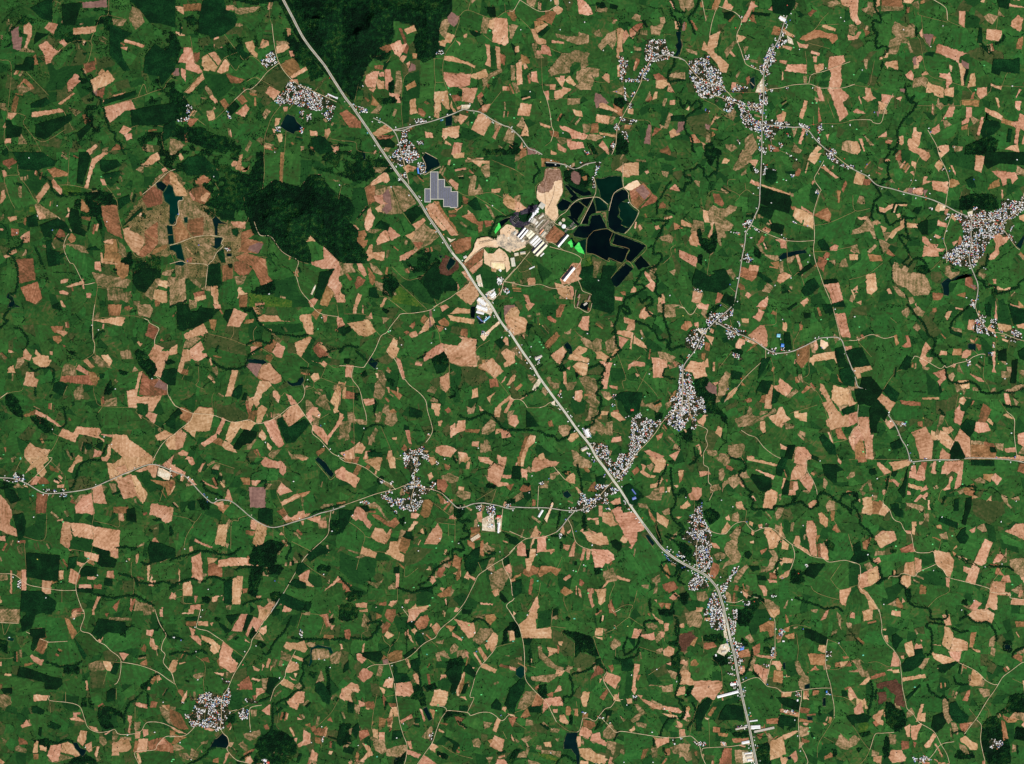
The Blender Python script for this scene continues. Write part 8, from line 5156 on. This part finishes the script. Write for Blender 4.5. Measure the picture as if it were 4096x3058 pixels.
Q_ = [
 ('market_hall','market hall','very long narrow white roofed market hall left of the highway',(2869,2789),(2953,2767),10,8,'W',1),
 ('roadside_shed','shed','white shed left of the highway above the long market hall',(2921,2739),(2944,2736),9,6,'W',1),
 ('roadside_shed','shed','red roofed shed touching the white one beside the highway',(2936,2731),(2944,2730),6,6,'r',1),
 ('depot_hall','depot hall','large bright white hall right of the highway near the bottom',(3004,2910),(3041,2908),14,9,'W',2),
 ('greenhouse_row','greenhouse','two-row pale open frame greenhouse behind the white depot hall',(3017,2928),(3097,2911),9,5,'k',3),
 ('roadside_shed','shed','thin white shed just north of the white depot hall',(2998,2886),(3030,2882),5,5,'W',1),
 ('roadside_shed','shed','pale shed row left of the highway facing the depot hall',(2942,2918),(2987,2908),7,6,'k',1),
 ('roadside_shed','shed','white roofed shop block left of the highway south of the depot',(2968,2973),(2997,2967),10,7,'W',1),
 ('school_block','school block','northern white roofed block of the walled compound at the bottom',(2978,3016),(3006,3012),5,7,'W',1),
 ('school_block','school block','middle grey roofed block of the walled compound at the bottom',(2984,3026),(3010,3022),8,7,'k',1),
 ('school_block','school block','southern white roofed block of the walled compound at the bottom',(2990,3042),(3010,3040),8,7,'W',1),
 ('workshop','workshop','bright blue roofed workshop right of the highway south of the bend',(2960,2599),(2975,2595),8,6,'B',1),
 ('roadside_shed','shed','grey roofed shed in a walled yard left of the highway',(2887,2609),(2905,2605),9,6,'k',1),
 ('depot_hall','depot hall','northern white hall of the roadside depot west of the highway',(1912,1196),(1942,1220),14,8,'W',2),
 ('depot_hall','depot hall','middle white hall of the roadside depot west of the highway',(1906,1226),(1950,1242),13,8,'W',2),
 ('depot_hall','depot hall','southern white hall of the roadside depot beside its round garden',(1905,1248),(1936,1256),9,8,'W',1),
 ('long_roof','building','long light blue roof at the south-east side of the depot garden',(1935,1287),(1960,1266),6,6,'c',1),
 ('long_roof','building','curved blue roof row at the south-west side of the depot garden',(1908,1266),(1930,1288),4,5,'b',1),
 ('roadside_shed','shed','shed with dark and white roof strips across the highway from the depot',(1965,1187),(1981,1173),14,7,'W',2),
 ('roadside_shed','shed','white roofed shop block at the factory road junction',(1990,1116),(2004,1124),9,6,'W',1),
 ('school_building','school','long blue roofed school building north of the solar farm',(1671,672),(1674,696),6,7,'B',1),
 ('school_building','school','long white roofed row beside the highway east of the upper left village',(1311,377),(1351,396),5,6,'W',1),
 ('roadside_shed','shed','large white roofed shed beside the main road at the top right',(3117,70),(3142,84),12,7,'W',1),
 ('school_building','school','purple blue roofed hall beside the sports field of the crossroads town',(2529,1997),(2544,1991),10,8,'b',1),
 ('school_building','school','slim blue roofed row north-east of the sports field of the crossroads town',(2528,1958),(2543,1978),5,7,'b',1),
 ('poultry_shed','shed','white slanting shed south of the road west of the crossroads town',(2154,2069),(2171,2041),8,5,'W',1),
 ('temple_hall','hall','long white hall at the east side of the temple compound',(1993,2133),(1996,2092),7,7,'W',1),
 ('temple_hall','hall','pink red roofed hall in the temple compound',(1988,2067),(2005,2067),9,9,'r',1),
 ('farm_shed','shed','red and tan striped sheds beside the winding stream',(1885,2162),(1918,2141),14,5,'P',3),
 ('farm_shed','shed','light blue roofed barn east of the riverside road',(3107,1343),(3121,1344),13,7,'c',1),
 ('farm_shed','shed','deep blue roofed barn south of the light blue one',(3124,1382),(3136,1383),13,7,'B',1),
 ('roadside_shed','shed','pale shed with light blue end right of the highway in the centre',(2140,1436),(2168,1424),9,7,'k',1),
 ('roadside_shed','shed','white and brown yard building right of the highway before the town',(2342,1720),(2355,1748),13,7,'W',1),
 ('roadside_shed','shed','pale roofed shed left of the highway before the crossroads town',(2326,1800),(2349,1790),11,7,'k',1),
 ('farm_shed','shed','red roofed shed at the edge of the dark wood',(2523,1641),(2535,1641),7,6,'r',1),
 ('temple_hall','hall','pinkish white hall at the south edge of the large right village',(3897,1043),(3910,1047),9,7,'P',1),
 ('temple_hall','hall','white hall in the wood at the bottom left',(1054,3040),(1066,3045),8,7,'W',1),
 ('temple_hall','hall','red roofed hall in the wood at the bottom left',(1069,3051),(1078,3051),7,7,'r',1),
 ('compound_house','house','north-west dark red roofed house inside the moated compound',(2311,1192),(2319,1178),6,5,'n',1),
 ('compound_house','house','north-east dark red roofed house inside the moated compound',(2352,1203),(2360,1183),6,5,'n',1),
 ('compound_house','house','south-west dark red roofed house inside the moated compound',(2308,1226),(2315,1206),6,5,'n',1),
 ('compound_hall','hall','pale halls in the middle of the inner moat',(2335,1222),(2348,1212),8,6,'k',2),
]
for nm, cat, lb, a, b, w, h, c, bays in Q_: shed(nm, cat, lb, a, b, w, h, RM[c], 'gable', RM[c], bays)

# long dark heaps laid out in rows on the sand yards
hv = []
for k in range(11):
    for row in range(2): hv.append((245+k*21, 462-k*5.2-row*0+ (row*22), 15, 5))
for k in range(7): hv.append((335+k*18, 523+random.uniform(-5, 5), 12, 5))
for (x, y) in ((660,250),(672,300),(690,270),(650,320),(600,640),(612,690),(612,725),(720,550),(750,575)): hv.append((x, y, 20, 6))
ORD = 'first second third fourth fifth sixth seventh eighth ninth tenth eleventh'.split()
def heap_label(i):
    if i < 22: return f'{ORD[i//2]} dark heap from the west in the {("upper","lower")[i % 2]} sand yard row'
    if i < 29: return f'{ORD[i-22]} dark heap from the west in the short row north of the pad'
    return ORD[i-29] + ' of the loose dark heaps counted from the pile nearest the coal yard'
proto = None
for x, y, l, w in hv:
    if proto is None:
        V = []; F = []; n = 10
        V = [(math.cos(i*2*math.pi/n), math.sin(i*2*math.pi/n), 0) for i in range(n)] + [(.55*math.cos(i*2*math.pi/n+.2), .5*math.sin(i*2*math.pi/n+.2), .8) for i in range(n)] + [(0, 0, 1)]
        F = [[i, (i+1) % n, n+(i+1) % n, n+i] for i in range(n)] + [[n+i, n+(i+1) % n, 2*n] for i in range(n)]
        proto = o = mesh_obj('heap', V, F, flat('dark_heap', (60,54,48), .95, .1))
    else: o = proto.copy(); COL.objects.link(o)
    px, py = X(Fp(x, y)); o.location = (px, py, 5.0); o.scale = (l/3.591*M/2, w/3.591*M/2+1.5, 3); o.rotation_euler = (0, 0, .24)
    tag(o, heap_label(hv.index((x, y, l, w))), 'heap', 'heaps on the sand yards')
# storage tanks
for (x, y, r, h, lb) in ((1450,147,27,12,'northern brown topped storage tank'),(1403,196,25,12,'western grey storage tank'),(1455,240,33,14,'largest storage tank, white, southernmost of the three')):
    cx, cy = Fp(x, y); e = empty('storage_tank', cx, cy); R = r/3.591*M*.9; n = 32; tag(e, lb + ' beside the factory', 'storage tank', 'storage tanks east of the factory')
    V = [(R*math.cos(i*2*math.pi/n), R*math.sin(i*2*math.pi/n), z) for z in (0, h) for i in range(n)]
    mesh_obj('shell', V, [[i, (i+1) % n, n+(i+1) % n, n+i] for i in range(n)], MGREY, parent=e)
    V = [(R*1.02*math.cos(i*2*math.pi/n), R*1.02*math.sin(i*2*math.pi/n), h+.05) for i in range(n)] + [(0, 0, h+R*.14)]
    mesh_obj('roof', V, [[i, (i+1) % n, n] for i in range(n)], RM['P'] if y == 147 else (RM['W'] if y == 240 else MGREY), parent=e)
    V = []; F = []; bx(V, F, R, R+.8, -.6, .6, 0, h+1); mesh_obj('ladder', V, F, MDARK, parent=e)
    V = []; F = []; bx(V, F, -R*.5, R*.5, -.6, .6, h+R*.14, h+R*.14+.8); mesh_obj('walkway', V, F, RM['k'], parent=e)

# ---- solar farm: five arrays of tilted rows inside a pale service road
VD = ['tallest solar array, second from the west','solar array in the middle of the solar farm','fourth solar array from the west, reaching furthest south but one','easternmost grey solar array by the bare strip','westernmost and shortest solar array']
for p, lb in zip(shapes['V'], VD):
    x0, y0 = p.min(0); x1, y1 = p.max(0); cx, cy = (x0+x1)/2, (y0+y1)/2
    sheets('service_road', [np.array([(x0-1.2,y0-1.2),(x1+1.2,y0-1.2),(x1+1.2,y1+1.2),(x0-1.2,y1+1.2)])], 'vr', 5.2, MT['H'], rag=0)
    sheets('array_ground', [np.array([(x0+1.1,y0+1.1),(x1-1.1,y0+1.1),(x1-1.1,y1-1.1),(x0+1.1,y1-1.1)])], 'vg', 5.9, MT['Hm'], rag=0)
    e = empty('solar_array', cx, cy, 6.5); tag(e, lb, 'solar array', 'solar arrays beside the highway')
    L = (x1-x0-3.0)*M/2; Wd = (y1-y0-3.0)*M/2; V = []; F = []; n = int(2*Wd/7); pl = []
    V2 = []; F2 = []
    for i in range(n):
        y = -Wd + 7*(i+.5)
        for k in (-1, 0, 1):
            xa, xb = k*2*L/3-L/3+1.5, k*2*L/3+L/3-1.5; b = len(V)
            V += [(xa,y-2.7,1.0),(xb,y-2.7,1.0),(xb,y+2.7,2.3),(xa,y+2.7,2.3)]; F.append([b,b+1,b+2,b+3]); pl.append(random.random())
            for xx in np.linspace(xa+2, xb-2, 4): bx(V2, F2, xx-.15, xx+.15, y-.15, y+.15, -1, 1.55)
    o = mesh_obj('panel_rows', V, F, MPANEL, pl, parent=e); mesh_obj('posts', V2, F2, MGREY, parent=e)

# ---- steam from the boiler stacks, and the stacks
for i, (x, y) in enumerate(((950,172),(968,150))):
    e = empty('chimney_stack', *Fp(x, y)); tag(e, ('western' if i == 0 else 'eastern') + ' factory chimney at the foot of the steam plume', 'chimney')
    n = 16; V = [(r*math.cos(j*2*math.pi/n), r*math.sin(j*2*math.pi/n), z) for r, z in ((3.2,0),(2.2,38)) for j in range(n)]
    mesh_obj('stack', V, [[j, (j+1) % n, n+(j+1) % n, n+j] for j in range(n)], MGREY, parent=e)
    V = [(r*math.cos(j*2*math.pi/n), r*math.sin(j*2*math.pi/n), z) for r, z in ((2.6,36),(2.6,38.6)) for j in range(n)]
    mesh_obj('rim', V, [[j, (j+1) % n, n+(j+1) % n, n+j] for j in range(n)], MDARK, parent=e)
ms = flat('white_steam', (250,250,252), 1., 0., var=.0)
import bmesh
bm = bmesh.new(); a = np.array(X(Fp(952,165))); b = np.array(X(Fp(1075,5)))
for i in range(34):
    t = i/33; c = a+(b-a)*t + np.array([random.gauss(0, 3+6*t), random.gauss(0, 3+6*t)]); r = (5+10*t)*random.uniform(.7, 1.2)
    g_ = bmesh.ops.create_icosphere(bm, subdivisions=2, radius=r)
    for v in g_['verts']: v.co = Vector((v.co.x*random.uniform(.85, 1.15)+c[0], v.co.y*random.uniform(.85, 1.15)+c[1], v.co.z*.7 + 48+50*t))
me = bpy.data.meshes.new('steam_plume'); bm.to_mesh(me); bm.free(); me.materials.append(ms)
o = bpy.data.objects.new('steam_plume', me); COL.objects.link(o); tag(o, 'bright white steam drifting north-east from the factory chimneys', 'steam', None, 'stuff')

# ---- treatment basins: walled tanks of dark water beside the storage tanks
for (x, y, w, l, lb) in ((1575,215,26,80,'northern row of narrow treatment tanks'),(1500,285,26,80,'southern dark green treatment tanks'),(1600,255,22,60,'eastern treatment tanks by the reservoir road'),(770,140,60,110,'dark settling tanks west of the boiler house')):
    e = empty('treatment_tank', *Fp(x, y)); e.rotation_euler = (0, 0, math.radians(50)); tag(e, lb, 'treatment tank', 'treatment tanks at the factory')
    k = M/3.591/2; V = []; F = []; L, Wd = l*k, w*k
    for i in range(4):
        yy = -Wd + (2*Wd)*i/3; bx(V, F, -L, L, yy-.6, yy+.6, 0, 2.6)
    for sx in (-1, 1): bx(V, F, sx*L-.6, sx*L+.6, -Wd+.6, Wd-.6, 0, 2.55)
    mesh_obj('tank_wall', V, F, MGREY, parent=e); V = []; F = []; bx(V, F, -L+.7, L-.7, -Wd+.5, Wd-.5, 0, 1.8); mesh_obj('tank_water', V, F, MT['w'], parent=e)
print('objects', len(bpy.data.objects))
